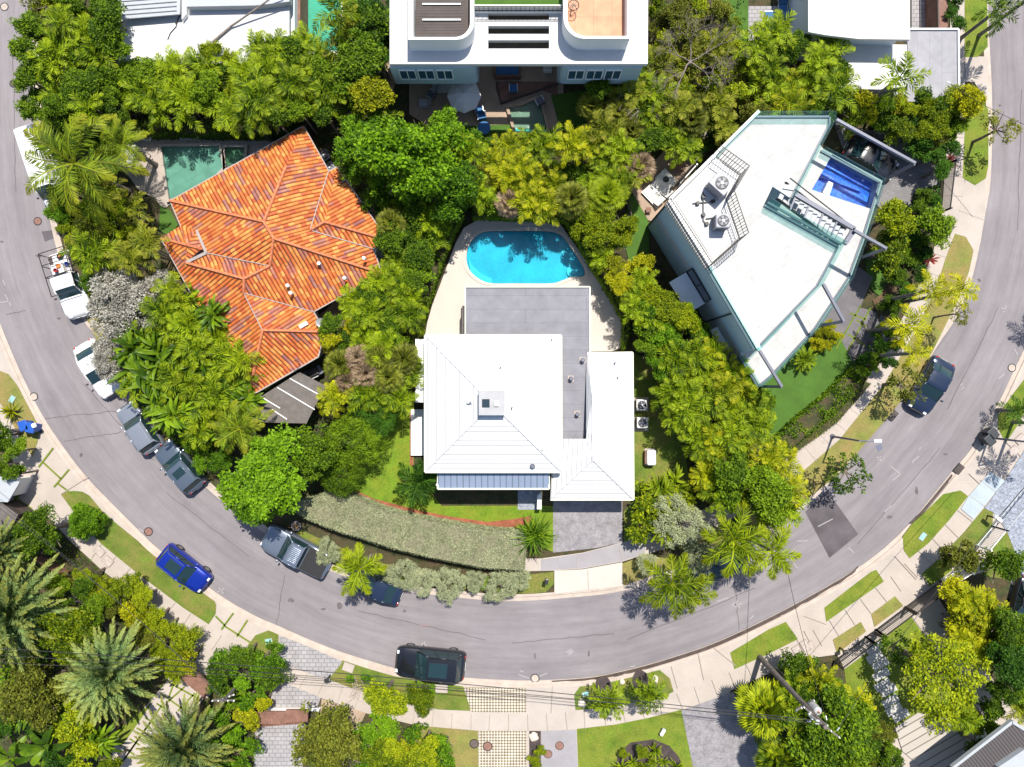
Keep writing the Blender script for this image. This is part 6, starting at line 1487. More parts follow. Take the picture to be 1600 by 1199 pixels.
# ---- bare branching tree
M['barebark2'] = mat('twig_bark', (.20,.165,.14), .9, .2, 3)
def branches(seed, L0, depth, spread=.65, up=.25):
    r = random.Random(seed); mb = MB()
    def rec(p, d, l, rad, k):
        q_ = p+d*l; mid = p+d*l*.5+Vector((r.uniform(-1,1), r.uniform(-1,1), r.uniform(-.5,.5)))*l*.08
        mb.tube([p, mid, q_], [rad, rad*.85, rad*.68], 6 if rad > .04 else 4)
        if k == 0: return
        for _ in range(3 if k > 1 else 2):
            nd = (d+Vector((r.uniform(-1,1), r.uniform(-1,1), r.uniform(-.6,.6)+up))*spread).normalized(); rec(q_, nd, l*r.uniform(.6,.85), rad*.6, k-1)
    return mb, rec
def bare(px, py, h, label, seed, L0=1.5, depth=5):
    b = P(px, py, h); t = thing('bare_tree', label, 'tree', (b.x, b.y, .1), group='leafless trees'); mb, rec = branches(seed, L0, depth, .8, .1)
    MB().tube([(0,0,0),(.1,.05,(h-1)*.5),(0,0,h-1.2)], [.2,.17,.14], 8).build('trunk', M['barebark'], t, local=True)
    for k in range(5): rec(Vector((0,0,h-1.25)), Vector((math.cos(1.26*k+.4), math.sin(1.26*k+.4), .45)).normalized(), L0, .06, depth-1)
    mb.build('crown', M['barebark2'], t, local=True)
bare(1085, 85, 5.5, 'leafless pale branching tree between the curved parapet house and top gardens', 4, 1.15, 6)
bare(1012, 148, 4.6, 'smaller leafless tree over the olive palms near the curved house', 9, .9, 4)
# ================================================================ VEHICLES
def carpaint(name, c, metal=.3, rough=.28):
    return simple(name, c, rough, metal, .5, .8)
CP = {'silver': carpaint('silver_blue_paint', (.27,.29,.33), .5), 'slate': carpaint('slate_grey_paint', (.11,.14,.18), .5), 'blue': carpaint('royal_blue_paint', (.004,.022,.27), .35),
      'grey': carpaint('grey_blue_paint', (.16,.19,.24), .5), 'black': carpaint('black_paint', (.008,.009,.013), .1), 'navy': carpaint('navy_paint', (.012,.022,.05), .2), 'white': carpaint('white_paint', (.62,.62,.62), 0)}
def interp(t, tab):
    for (a, v), (b, w) in zip(tab, tab[1:]):
        if t <= b: return v+(w-v)*((t-a)/(b-a) if b > a else 0)
    return tab[-1][1]
def car(px, py, d, Lp, Wp, kind, paint, label, roofk=None, hgt=None):
    ang = math.atan2(-d[1], d[0]); c = P(px, py, .8); pm = CP[paint]
    L, Wd = Lp/20, Wp/20; names = {'suv':'parked_suv','sedan':'parked_car','pickup':'pickup_truck','van':'parked_van'}
    H_c = hgt or {'suv':1.66,'sedan':1.42,'pickup':1.78,'van':2.2}[kind]
    t = thing(names[kind], label, {'suv':'suv','sedan':'car','pickup':'pickup truck','van':'van'}[kind], (c.x, c.y, .012 if kind != 'x' else 0), ang, group='parked vehicles')
    hood, belt = {'suv':(1.02,1.06),'sedan':(.84,.92),'pickup':(1.08,1.12),'van':(1.15,1.25)}[kind]
    # fractions along the length measured from the tail (0) to the nose (1)
    zt = {'suv':[(0,.72),(.02,.98),(.06,belt),(.62,belt),(.72,hood+.02),(.9,hood-.06),(.97,hood-.2),(1,.55)],
          'sedan':[(0,.62),(.03,.86),(.12,belt),(.62,belt),(.72,hood+.01),(.9,hood-.1),(.97,hood-.24),(1,.45)],
          'pickup':[(0,.8),(.01,1.0),(.04,1.06),(.36,1.06),(.37,belt),(.68,belt),(.74,hood+.04),(.92,hood-.02),(.98,hood-.2),(1,.6)],
          'van':[(0,.8),(.01,1.2),(.04,belt),(.78,belt),(.86,hood-.05),(.95,hood-.25),(1,.6)]}[kind]
    wf = [(0,.80),(.015,.88),(.05,.95),(.12,.99),(.3,1),(.7,1),(.86,.985),(.93,.94),(.97,.86),(.99,.76),(1,.62)]
    st = [0,.008,.02,.05,.1,.16,.25,.36,.37,.5,.62,.68,.74,.8,.86,.91,.95,.975,.99,1]
    vs = []; K = 0
    for s_ in st:
        x = (s_-.5)*L; w = Wd/2*interp(s_, wf); z = interp(s_, zt)
        ring = [(0,z+.025),(w*.5,z+.02),(w*.84,z-.015),(w*.95,z-.08),(w,z-.2 if z > .75 else z*.8),(w*1.0,.5 if z > .6 else z*.75),(w*.97,.30),(w*.86,.2)]
        full = [(-a, b) for a, b in ring[::-1][:-1]]+ring; K = len(full)
        vs += [(x, y, zz) for y, zz in full]
    fs = []
    for i in range(len(st)-1):
        for k in range(K-1): fs.append((i*K+k, i*K+k+1, (i+1)*K+k+1, (i+1)*K+k))
        fs.append((i*K+K-1, i*K, (i+1)*K, (i+1)*K+K-1))
    fs.append(tuple(range(K))); fs.append(tuple((len(st)-1)*K+k for k in range(K-1, -1, -1)))
    body = MB().add(vs, [f[::-1] for f in fs]).build('body', pm, t, smooth=True, local=True)
    xf = lambda s_: (s_-.5)*L
    gh = {'suv':(.05,.13,.52,.70),'sedan':(.12,.30,.52,.70),'pickup':(.365,.40,.57,.70),'van':(.015,.03,.74,.84)}[kind]
    if roofk == 'short': gh = (.10,.24,.52,.70)
    xa, xb, xc, xd = [xf(s_) for s_ in gh]; wb, wt = Wd/2*.90, Wd/2*.73; zb, zr = belt-.03, H_c-.04
    def quad(nm, p, mt):
        m_ = MB(); n = 5; q = [Vector(v) for v in p]; vv = []
        for i in range(n+1):
            for j in range(n+1):
                u, v = i/n, j/n; a = q[0].lerp(q[1], u).lerp(q[3].lerp(q[2], u), v); ctr = (q[0]+q[1]+q[2]+q[3])/4
                nn = (q[1]-q[0]).cross(q[3]-q[0]).normalized(); a = a+nn*.05*math.sin(math.pi*u)*(1 if mt is not None else 0)*(.4+.6*math.sin(math.pi*v)); vv.append(a)
        m_.add(vv, [(i*(n+1)+j, (i+1)*(n+1)+j, (i+1)*(n+1)+j+1, i*(n+1)+j+1) for i in range(n) for j in range(n)])
        return m_.build(nm, mt, t, smooth=True, local=True)
    quad('windscreen', [(xd,-wb*.92,zb),(xd,wb*.92,zb),(xc,wt*.95,zr),(xc,-wt*.95,zr)], M['carglass'])
    quad('rear_window', [(xa,wb*.9,zb),(xa,-wb*.9,zb),(xb,-wt*.95,zr),(xb,wt*.95,zr)], M['carglass'] if kind != 'van' else pm)
    for s_ in (-1, 1):
        p = [(xa+.1,s_*wb,zb),(xd-.12,s_*wb,zb),(xc,s_*(wt+.03),zr),(xb,s_*(wt+.03),zr)]
        m_ = MB().add(p, [(0,1,2,3) if s_ < 0 else (3,2,1,0)]); o = m_.build('side_window', M['carglass'] if kind != 'van' else pm, t, local=True)
        m2 = MB()
        for f in ((.30,.62) if kind != 'pickup' else (.5,)):
            a = Vector(p[0]).lerp(Vector(p[1]), f); b = Vector(p[3]).lerp(Vector(p[2]), f); m2.bar(a+Vector((0,s_*.01,0)), b+Vector((0,s_*.01,0)), .06, .03)
        m2.bar(Vector(p[0])+Vector((0,s_*.015,.01)), Vector(p[1])+Vector((0,s_*.015,.01)), .03, .03); m2.build('pillar', M['black'] if paint != 'white' else pm, o, local=True)
    # roof panel, domed and with rounded corners
    rvs = []; nx, ny = 8, 8
    for i in range(nx+1):
        for j in range(ny+1):
            u, v = i/nx, j/ny; x = xb-.10+(xc-xb+.16)*u; y = (wt+.05)*(2*v-1); e = max(abs(2*u-1), abs(2*v-1))
            rr = 1-.06*(abs(2*u-1)**6)*1.0; rvs.append((x, y*rr, H_c-.005+.045*(1-abs(2*v-1)**3)-.05*(abs(2*u-1)**5)))
    roof = MB().add(rvs, [(i*(ny+1)+j, (i+1)*(ny+1)+j, (i+1)*(ny+1)+j+1, i*(ny+1)+j+1) for i in range(nx) for j in range(ny)])
    for s_ in (-1, 1):
        roof.bar((xd,s_*wb*.93,zb),(xc,s_*(wt+.01),zr+.02),.07,.06); roof.bar((xa,s_*wb*.93,zb),(xb,s_*(wt+.01),zr+.02),.10,.08); roof.bar((xb,s_*(wt+.02),zr+.01),(xc,s_*(wt+.02),zr+.01),.07,.07)
    ro = roof.build('roof', pm, t, smooth=True, local=True)
    if roofk in ('sunroof', 'panorama'):
        l_, x0 = (.62, xc-.95) if roofk == 'sunroof' else ((xc-xb)*.66, xc-(xc-xb)*.72)
        MB().box(x0,-wt*.62,H_c+.01,x0+l_,wt*.62,H_c+.055).build('sunroof', M['carglass'], ro, local=True)
    if kind == 'suv' and roofk != 'short':
        for s_ in (-1, 1): MB().tube([(xb+.05,s_*(wt-.06),H_c+.05),(xb+.15,s_*(wt-.06),H_c+.09),(xc-.15,s_*(wt-.06),H_c+.09),(xc-.05,s_*(wt-.06),H_c+.05)], .02, 6).build('roof_rail', M['chrome'] if paint != 'black' else M['black'], ro, local=True)
    wr = .36 if kind != 'sedan' else .32
    for sx in (.19, .81):
        for s_ in (-1, 1):
            x = xf(sx); y = s_*Wd/2*.90; wh = MB(); 
            for mm, (r_, w_) in (('tyre',(wr,.11)),): 
                n = 22; q = []
                for yy, rr in ((-w_,r_*.9),(-w_*.8,r_),(w_*.8,r_),(w_,r_*.9),(w_,r_*.62)):
                    q += [(x+rr*math.cos(2*math.pi*k/n), y+yy*s_, wr+rr*math.sin(2*math.pi*k/n)) for k in range(n)]
                wh.add(q, [(i*n+k, i*n+(k+1)%n, (i+1)*n+(k+1)%n, (i+1)*n+k) for i in range(4) for k in range(n)])
            wo = wh.build('wheel', M['rubber'], t, local=True); rm = MB(); n = 10
            rm.add([(x, y+.06*s_, wr)]+[(x+wr*.6*math.cos(2*math.pi*k/n), y+.10*s_, wr+wr*.6*math.sin(2*math.pi*k/n)) for k in range(n)], [(0,k+1,(k+1)%n+1) for k in range(n)])
            rm.build('rim', M['rim'], wo, local=True)
    for s_ in (-1, 1):
        w = Wd/2
        MB().box(xf(.945),s_*w*.60-.12,hood-.30,xf(.985),s_*w*.60+.14,hood-.16).build('headlight', M['clearlamp'], t, local=True, bevel=.03)
        MB().box(xf(.004)-.005,s_*w*.66-.10,.74,xf(.03),s_*w*.66+.10,.90 if kind != 'sedan' else .80).build('tail_light', M['redlamp'], t, local=True, bevel=.02)
        MB().box(xd-.25,s_*(w+.02)-.02,zb+.02,xd-.12,s_*(w+.17)+.02*s_,zb+.16).build('wing_mirror', pm if paint != 'white' else M['black'], t, local=True, bevel=.03)
    MB().box(xf(.985),-Wd*.26,.42,xf(.997)+.02,Wd*.26,.62).build('grille', M['black'], t, local=True)
    MB().box(xf(0)-.02,-Wd*.14,.50,xf(.01),Wd*.14,.62).build('number_plate', M['white'], t, local=True)
    # panel gaps of bonnet
    mb = MB()
    for s_ in (-1, 1): mb.bar((xf(.73),s_*Wd*.40,interp(.73,zt)-.02),(xf(.93),s_*Wd*.36,interp(.93,zt)-.005),.012,.03)
    mb.build('bonnet_seam', M['black'], t, local=True)
    return t, xf, Wd, H_c
car(218,668,(-.56,-.83),84,38,'suv','silver','silver blue SUV parked by the left inner kerb, nearer the road bend top')
car(281,729,(-.65,-.76),88,40,'suv','slate','dark grey SUV with sunroof parked nose to tail behind the silver one','sunroof')
car(287,889,(.78,.63),86,37,'suv','blue','royal blue car parked on the outer kerb at lower left','panorama',1.55)
t, xf, Wd, Hc = car(463,862,(-.88,-.46),112,44,'pickup','grey','grey blue pickup with dark bed cover parked by the silvery hedge')
mb = MB()
MB().box(xf(.03),-Wd*.43,1.07,xf(.35),Wd*.43,1.13).build('bed_cover', M['black'], t, local=True, bevel=.02)
for k in range(9): mb.box(xf(.405),-.56+k*.135,1.80,xf(.57),-.53+k*.135,1.845)
mb.box(xf(.40),-.62,1.82,xf(.41),.62,1.86); mb.box(xf(.575),-.62,1.82,xf(.585),.62,1.86); mb.build('roof_rack', M['chrome'], t, local=True)
car(586,917,(-.93,-.36),86,38,'sedan','navy','dark blue car half hidden under the foxtail palm behind the pickup')
car(672,1038,(-.995,-.10),108,48,'suv','black','large black SUV parked along the bottom outer kerb','panorama',1.85)
t, xf, Wd, Hc = car(110,445,(.30,.955),104,43,'pickup','white','white pickup with ladder rack and load of clutter in its bed')
mb = MB()
for s_ in (-1,1):
    mb.bar((xf(.01),s_*Wd*.46,1.95),(xf(.66),s_*Wd*.46,1.95),.05)
    for f in (.02,.2,.37): mb.bar((xf(f),s_*Wd*.46,1.0),(xf(f),s_*Wd*.46,1.95),.05)
for f in (.01,.19,.37,.66): mb.bar((xf(f),-Wd*.46,1.95),(xf(f),Wd*.46,1.95),.05)
mb.build('ladder_rack', M['black'], t, local=True)
MB().box(xf(.03),-Wd*.42,.9,xf(.35),Wd*.42,1.075).build('bed_floor', M['dark'], t, local=True)
CLT = {'redc': simple('red_plastic',(.45,.04,.05),.5), 'bluec': simple('blue_plastic',(.03,.09,.42),.5), 'orangec': simple('orange_plastic',(.6,.2,.03),.5)}
base = t.location; ca, sa = math.cos(t.rotation_euler.z), math.sin(t.rotation_euler.z)
def onbed(x, y, z): return (base.x+x*ca-y*sa, base.y+x*sa+y*ca, z)
bx = thing('load_crate', 'pale crate in the bed of the white ladder pickup', 'crate', onbed(xf(.27),-.15,1.09), t.rotation_euler.z)
MB().box(-.38,-.45,0,.38,.45,.5).build('box', M['canvas'], bx, local=True, bevel=.02); MB().box(-.40,-.03,.5,.40,.03,.51).build('strap', M['black'], bx, local=True)
for i,(nm,lb,mk,x,y,r_,h_) in enumerate([('bucket','red bucket on the pickup load','redc',.30,-.2,.15,.3),('bucket','blue bucket beside the pickup crate','bluec',.22,.55,.14,.32),('cable_reel','orange reel on top of the pickup crate','orangec',.24,.05,.16,.12)]):
    zz = 1.6 if y < .3 else 1.09; b_ = thing(nm, lb, nm.replace('_',' '), onbed(xf(x),y*.9,zz)); MB().lathe((0,0,0),[(r_*.8,0),(r_,h_),(r_*.9,h_),(r_*.7,.04)],14).build('pail' if nm=='bucket' else 'drum', CLT[mk], b_, local=True)
    MB().tube([(-r_,0,h_),(-r_*.5,0,h_+.1),(r_*.5,0,h_+.1),(r_,0,h_)],.012,5).build('handle', M['black'], b_, local=True)
b_ = thing('hose_coil', 'black and yellow hose coil at the tail of the white pickup', 'hose', onbed(xf(.08),.1,1.09)); 
MB().tube([((.28-.004*k)*math.cos(k*.5),(.28-.004*k)*math.sin(k*.5),.03+.004*k) for k in range(50)],.03,6,False).build('coil', M['black'], b_, local=True)
b_.empty_display_size = .3; MB().lathe((0,0,0),[(.08,0),(.08,.2)],10).build('nozzle', CLT['orangec'], b_, local=True)
car(151,577,(.50,.866),92,40,'sedan','white','white car half covered by the silvery buttonwood tree')
car(74,268,(.31,.95),128,37,'van','white','long white van parked under the windblown coconut palm')
car(1456,603,(-.49,.87),90,42,'sedan','navy','black sedan parked on the right inner kerb beside the olive tree')
car(1124,884,(-.93,.37),86,38,'sedan','navy','dark blue car hidden beneath the star-shaped foxtail palm')
car(1362,247,(.87,.49),88,40,'sedan','black','black car on the dark drive below the modern rooftop pool')
car(1603,946,(-.25,.97),88,40,'sedan','black','dark car on crazy paving cut by the right picture edge')
# ================================================================ SMALL THINGS
def at(px, py, z=.1, h=None): c = P(px, py, h or z); return Vector((c.x, c.y, z))
# condensers and tank by the east wing
condenser(1003,633,.14,0,'upper white condenser of the pair beside the white house wing',(.85,.85,.75),'acwhite',round_=True)
condenser(1004,661,.14,0,'lower white condenser of the pair beside the white house wing',(.85,.85,.75),'acwhite',round_=True)
t = thing('concrete_pad', 'pale concrete pads under the pair of white condensers', 'pad', at(1000,647)); MB().box(-.55,-1.35,0,.65,-.25,.06).build('lower_pad', M['walk'], t, local=True); MB().box(-.55,.2,0,.65,1.3,.06).build('upper_pad', M['walk'], t, local=True)
t = thing('pool_heater', 'white rounded equipment box standing alone on the side yard grass', 'equipment box', at(1015,714,.12))
MB().box(-.36,-.6,.05,.36,.6,.85).build('casing', M['white'], t, local=True, bevel=.16); MB().box(-.42,-.66,0,.42,.66,.05).build('base', M['walk'], t, local=True); MB().box(-.48,-.5,.1,-.37,.5,.6).build('side_grille', M['wood'], t, local=True)
condenser(515,262,.14,34,'black condenser in the notch beside the orange roof, lower of two',(.8,.8,.8),'steel')
condenser(506,243,.14,34,'dark condenser in the notch beside the orange roof, upper of two',(.8,.8,.8),'steel')
condenser(551,467,.14,30,'left pale round condenser under the orange roof corner',(.8,.8,.75),'acbody',round_=True)
condenser(562,459,.14,30,'right pale round condenser under the orange roof corner',(.8,.8,.75),'acbody',round_=True)
# parasol
def parasol(px, py, r, h, label, n=8):
    t = thing('parasol', label, 'parasol', at(px, py, .11, h)); mb = MB(); vs = [(0,0,h)]; fs = []
    for k in range(n*2):
        a = math.pi*k/n; rr = r*(1 if k % 2 == 0 else .92); vs.append((rr*.55*math.cos(a), rr*.55*math.sin(a), h-.26)); 
    for k in range(n*2):
        a = math.pi*k/n; rr = r*(1 if k % 2 == 0 else .91); vs.append((rr*math.cos(a), rr*math.sin(a), h-.62-(0 if k % 2 == 0 else .03)))
    m = n*2
    for k in range(m): fs.append((0,k+1,(k+1)%m+1)); fs.append((k+1,m+k+1,m+(k+1)%m+1,(k+1)%m+1))
    mb.add(vs, fs); c_ = mb.build('canopy', M['canvas'], t, local=True)
    rb = MB()
    for k in range(n): a = 2*math.pi*k/n; rb.bar((0,0,h+.015),(r*math.cos(a),r*math.sin(a),h-.60),.025)
    rb.lathe((0,0,h),[(.06,0),(.04,.1)],8); rb.build('ribs', M['metal'], c_, local=True)
    MB().tube([(0,0,0),(0,0,h)],.03,8).build('pole', M['metal'], t, local=True); MB().lathe((0,0,0),[(.35,0),(.35,.06),(.1,.1)],14).build('base', M['steel'], t, local=True)
parasol(724.5,146,1.30,2.6,'cream eight-sided parasol on the shaded patio of the curved parapet house')
# loungers, chairs, tables
M['blueseat'] = simple('blue_cushion',(.03,.12,.28),.8); M['whiteseat'] = mat('white_cushion',(.62,.6,.57),.9,.05)
def lounger(px, py, ang, label, seat='whiteseat', L=1.9, Wd=.7, z=.12):
    t = thing('sun_lounger', label, 'sun lounger', at(px,py,z), R(ang), group='sun loungers')
    mb = MB(); 
    for s_ in (-1,1): mb.bar((-L/2,s_*Wd/2,.28),(L/2,s_*Wd/2,.28),.05)
    mb.build('frame', M['metal'], t, local=True)
    for sx in (-.4,.4):
        for s_ in (-1,1): MB().bar((sx*L,s_*Wd/2,0),(sx*L,s_*Wd/2,.28),.045).build('leg', M['metal'], t, local=True)
    MB().box(-L/2,-Wd/2+.04,.29,L*.18,Wd/2-.04,.38).build('seat', M[seat], t, local=True, bevel=.03)
    MB().add([(L*.19,-Wd/2+.04,.30),(L/2,-Wd/2+.04,.62),(L/2,Wd/2-.04,.62),(L*.19,Wd/2-.04,.30),(L*.19,-Wd/2+.04,.38),(L/2-.03,-Wd/2+.04,.70),(L/2-.03,Wd/2-.04,.70),(L*.19,Wd/2-.04,.38)],[(3,2,1,0),(4,5,6,7),(0,1,5,4),(1,2,6,5),(2,3,7,6),(3,0,4,7)]).build('backrest', M[seat], t, local=True)
def table(px, py, w, d, h, ang, label, m='wood', z=.12, name='table'):
    t = thing(name, label, 'table', at(px,py,z), R(ang), group='patio tables'); MB().box(-w/2,-d/2,h-.05,w/2,d/2,h).build('table_top', M[m], t, local=True, bevel=.01)
    for sx in (-1,1):
        for sy in (-1,1): MB().box(sx*(w/2-.08)-.03,sy*(d/2-.08)-.03,0,sx*(w/2-.08)+.03,sy*(d/2-.08)+.03,h-.05).build('leg', M[m], t, local=True)
def chair(px, py, ang, label, m='blueseat', z=.12, w=.62):
    t = thing('patio_chair', label, 'chair', at(px,py,z), R(ang), group='patio chairs'); MB().box(-w/2,-w/2,.36,w/2,w/2,.46).build('seat', M[m], t, local=True, bevel=.03)
    MB().box(-w/2,-w/2-.04,.46,w/2,-w/2+.08,.88).build('backrest', M[m], t, local=True, bevel=.03)
    for sx in (-1,1):
        MB().box(sx*w/2-.035,-w/2,.42,sx*w/2+.035,w/2,.62).build('armrest', M['metal'], t, local=True)
        for sy in (-1,1): MB().box(sx*w*.44-.025,sy*w*.44-.025,0,sx*w*.44+.025,sy*w*.44+.025,.36).build('leg', M['metal'], t, local=True)
lounger(1020,308,-47,'left white daybed on the tan patio beside the modern house',L=1.7,Wd=.9)
lounger(1033,296,-47,'right tan daybed on the patio beside the modern house','canvas',L=1.7,Wd=.8)
t = thing('fire_table', 'white square fire table with a round black burner on the tan patio', 'fire table', at(1039,283,.12), R(-47))
MB().box(-.7,-.55,0,.7,.55,.4).build('body', M['whiteseat'], t, local=True, bevel=.02); MB().lathe((0,0,.4),[(.24,0),(.24,.03),(.17,.05),(.1,.03)],16).build('burner', M['black'], t, local=True)
table(1057,262,.9,.7,.7,-5,'brown wooden table on the tan patio nearest the slatted fence')
table(1012,330,.4,.4,.4,0,'small brown side table at the lower end of the tan patio')
lounger(665,164,0,'grey lounger lying alone on the shaded patio tiles','acbody',L=1.0,Wd=.6)
table(697,142,1.0,.9,.7,0,'slatted table between parasol and grey chairs','metal')
chair(682,143,90,'grey patio chair left of the slatted table','acbody'); chair(675,152,60,'dark patio chair left of the grey one','steel')
chair(716,172,180,'pale chair tucked under the lower rim of the parasol','canvas')
chair(749,175,10,'upper blue chair at the dark edge of the patio'); chair(753,185,10,'lower blue chair at the dark edge of the patio')
t = thing('round_table','round blue table at the hedge by the two blue chairs','table',at(757,205,.12)); MB().lathe((0,0,.66),[(.5,0),(.5,.05)],20).build('table_top',M['blueseat'],t,local=True); MB().lathe((0,0,0),[(.25,0),(.06,.05),(.06,.66)],10).build('pedestal',M['metal'],t,local=True)
t = thing('outdoor_sofa','blue cushioned sofa in the wooden corner under the curved parapet house','sofa',at(793,115,.12)); MB().box(-.9,-.45,.1,.9,.45,.45).build('seat',M['blueseat'],t,local=True,bevel=.05); MB().box(-.95,-.55,.1,.95,-.42,.75).build('backrest',M['wood'],t,local=True,bevel=.02)
for s_ in (-1,1): MB().box(s_*.95-.08,-.5,.1,s_*.95+.08,.45,.6).build('armrest',M['wood'],t,local=True,bevel=.02)
chair(802,142,0,'small blue chair below the blue cushioned sofa'); chair(843,162,30,'black patio chair at the right side of the small teal pool','steel')
chair(855,112,0,'white patio chair on the dark terrace right of the sofa','whiteseat')
t = thing('timber_terrace','brown timber terrace with white edging below the curved parapet house','terrace',at(810,150)); MB().prism(PP([(775,128),(870,128),(872,150),(845,140),(800,158),(783,160),(775,140)],.25),.1,.28).build('boards',M['wood'],t)
mb = MB(); mb.bar(at(783,162,.3),at(872,131,.3),.12,.2); mb.bar(at(776,128,.3),at(783,162,.3),.12,.2); mb.build('edging',M['dark'],t)
t = thing('gas_grill','black gas grill at the lower eave of the orange roof','grill',at(494,583,.12),R(25)); MB().box(-.7,-.35,.5,.7,.35,.85).build('cabinet',M['steel'],t,local=True,bevel=.03); MB().box(-.45,-.32,.85,.45,.32,1.1).build('lid',M['black'],t,local=True,bevel=.1); MB().box(-.3,-.42,.9,.3,-.36,.94).build('handle',M['metal'],t,local=True)
for s_ in (-1,1): MB().box(s_*.6-.04,-.3,0,s_*.6+.04,.3,.5).build('leg',M['steel'],t,local=True)
# villa poolside
t = thing('shade_sail','cream shade sail under palms left of the emerald pool','shade sail',at(203,247)); q_ = [at(190,225,2.2),at(212,228,2.4),at(206,262,2.1),at(180,258,2.0)]
MB().add(q_,[(0,3,2,1)]).add([v-Vector((0,0,.02)) for v in q_],[(0,1,2,3)]).build('canvas',M['canvas'],t)
for v in q_: MB().bar((v.x,v.y,.1),(v.x,v.y,v.z+.1),.07).build('post',M['metal'],t)
chair(207,258,200,'white chair beside the cream shade sail','whiteseat'); lounger(225,214,-15,'pale lounger in shade above the emerald pool','canvas'); lounger(300,214,0,'lounger in hedge shade along the top of the emerald pool','canvas',L=1.6)
chair(188,312,30,'small turquoise chair half hidden by palms left of the villa','blueseat')
# roof deck of the neighbours, top right
lounger(1221,18,90,'left blue lounger on the grey deck at the top edge','blueseat'); lounger(1212,28,0,'lower blue lounger on the grey deck at the top edge','blueseat')
# bins, boxes
def bin_(px, py, ang, label, m, z=.12):
    t = thing('wheelie_bin', label, 'bin', at(px,py,z), R(ang), group='wheeled bins')
    MB().add([(-.24,-.28,.08),(.24,-.28,.08),(.24,.26,.08),(-.24,.26,.08),(-.30,-.36,1.0),(.30,-.36,1.0),(.30,.34,1.0),(-.30,.34,1.0)],[(3,2,1,0),(4,5,6,7),(0,1,5,4),(1,2,6,5),(2,3,7,6),(3,0,4,7)]).build('body',M[m],t,local=True,bevel=.02)
    MB().box(-.33,-.40,1.0,.33,.38,1.07).build('lid',M[m],t,local=True,bevel=.03)
    MB().bar((-.28,-.44,.98),(.28,-.44,.98),.05).build('handle',M['black'],t,local=True)
    for s_ in (-1,1): MB().tube([(s_*.24,-.34,.1),(s_*.30,-.34,.1)],.1,12).build('wheel',M['rubber'],t,local=True)
M['bluebin'] = simple('blue_bin_plastic',(.012,.075,.36),.45); M['greenbin'] = simple('dark_bin_plastic',(.03,.035,.04),.5)
bin_(50,664,20,'left blue wheeled bin in the verge by the left utility pole','bluebin'); bin_(61,667,-10,'right blue wheeled bin with papers by the left utility pole','bluebin')
t = thing('paper_sack','crumpled white sack lying on the blue bins','sack',at(54,665,1.19)); 
g_ = random.Random(4); mb = MB(); mb.lathe((0,0,0),[(.12,0),(.2,.06),(.17,.13),(.05,.16)],9); mb.v = [(a+g_.uniform(-.03,.03),b+g_.uniform(-.03,.03),c) for a,b,c in mb.v]; mb.build('sack',M['white'],t,local=True); MB().lathe((.03,0,.14),[(.04,0),(.02,.06)],6).build('knot',M['white'],t,local=True)
bin_(1538,676,40,'dark wheeled bin at the foot of the right-hand pole','greenbin'); bin_(1533,686,40,'second dark wheeled bin below the right-hand pole','greenbin')
t = thing('planter_pot','round dark pot in the shade beside the grey pickup','pot',at(466,820,.12)); MB().lathe((0,0,0),[(.25,0),(.36,.5),(.38,.55)],18).build('pot',M['steel'],t,local=True); MB().lathe((0,0,.5),[(.30,0),(.30,.06)],16).build('soil',M['soil'],t,local=True)
# street lamp and poles
def streetlamp(px, py, h, ang, arm, label):
    t = thing('street_lamp', label, 'street lamp', at(px,py,.1), R(ang), group='street lamps'); MB().tube([(0,0,0),(0,0,.3),(0,0,h)],[.13,.09,.06],10).build('pole',M['steel'],t,local=True)
    MB().lathe((0,0,0),[(.2,0),(.2,.12),(.12,.2)],12).build('base',M['steel'],t,local=True)
    MB().tube([(0,0,h-.1),(arm*.5,0,h+.12),(arm,0,h+.15)],.045,8).build('arm',M['steel'],t,local=True); MB().box(arm-.1,-.14,h+.08,arm+.5,.14,h+.2).build('lamp_head',M['metal'],t,local=True,bevel=.04)
streetlamp(1300,682,4.4,0,1.0,'grey street lamp on the inner verge arching over the right road')
streetlamp(1545,684,4.6,20,.7,'small grey utility pole with a box head beside the dark bins')  # a small box-headed utility pole, built with the lamp's parts
def upole(px, py, h, label, arms=((0,1.2,0.4),), ang=0, lean=(0,0), m='pole', r=.17):
    b = at(px,py,.1); t = thing('utility_pole', label, 'utility pole', b, 0, group='utility poles'); top_ = Vector((lean[0],lean[1],h))
    MB().tube([(0,0,0),top_*.5,top_],[r,r*.85,r*.65],12).build('pole',M[m],t,local=True); 
    for z_, hw, a in arms:
        p = top_*((h-z_)/h); d = Vector((math.cos(R(a)),math.sin(R(a)),0)); ar = MB().bar(p-d*hw,p+d*hw,.10,.12).build('crossarm',M['greywood'],t,local=True)
        for k in (-1,-.45,.45,1):
            q_ = p+d*hw*k*.95; MB().lathe((q_.x,q_.y,q_.z+.06),[(.04,0),(.06,.05),(.03,.14)],8).build('insulator',M['white'],ar,local=True)
    return t, b+top_
t, topC = upole(1187,1027,11.0,'tall dark wooden power pole with transformer leaning over the lower right garden',((.3,1.25,-38),(1.5,1.0,-38),(3.0,.7,30)),lean=(.25,-.1),r=.22)
q_ = Vector((.25,-.1,11))*.8; MB().lathe((q_.x+.38,q_.y+.1,q_.z-.5),[(.26,0),(.27,.05),(.27,.8),(.2,.88)],18).build('transformer',M['metal'],t,local=True)
MB().lathe((q_.x+.38,q_.y+.1,q_.z+.38),[(.05,0),(.07,.06),(.04,.2)],8).build('bushing',M['ridge'],t,local=True); MB().lathe((q_.x+.1,q_.y-.42,q_.z-.3),[(.1,0),(.1,.5)],10).build('arrester',M['white'],t,local=True)
MB().tube([q_+Vector((.38,.1,.5)),q_+Vector((.2,.2,1.1)),q_+Vector((0,0,1.6))],.02,5).build('jumper_wire',M['black'],t,local=True)
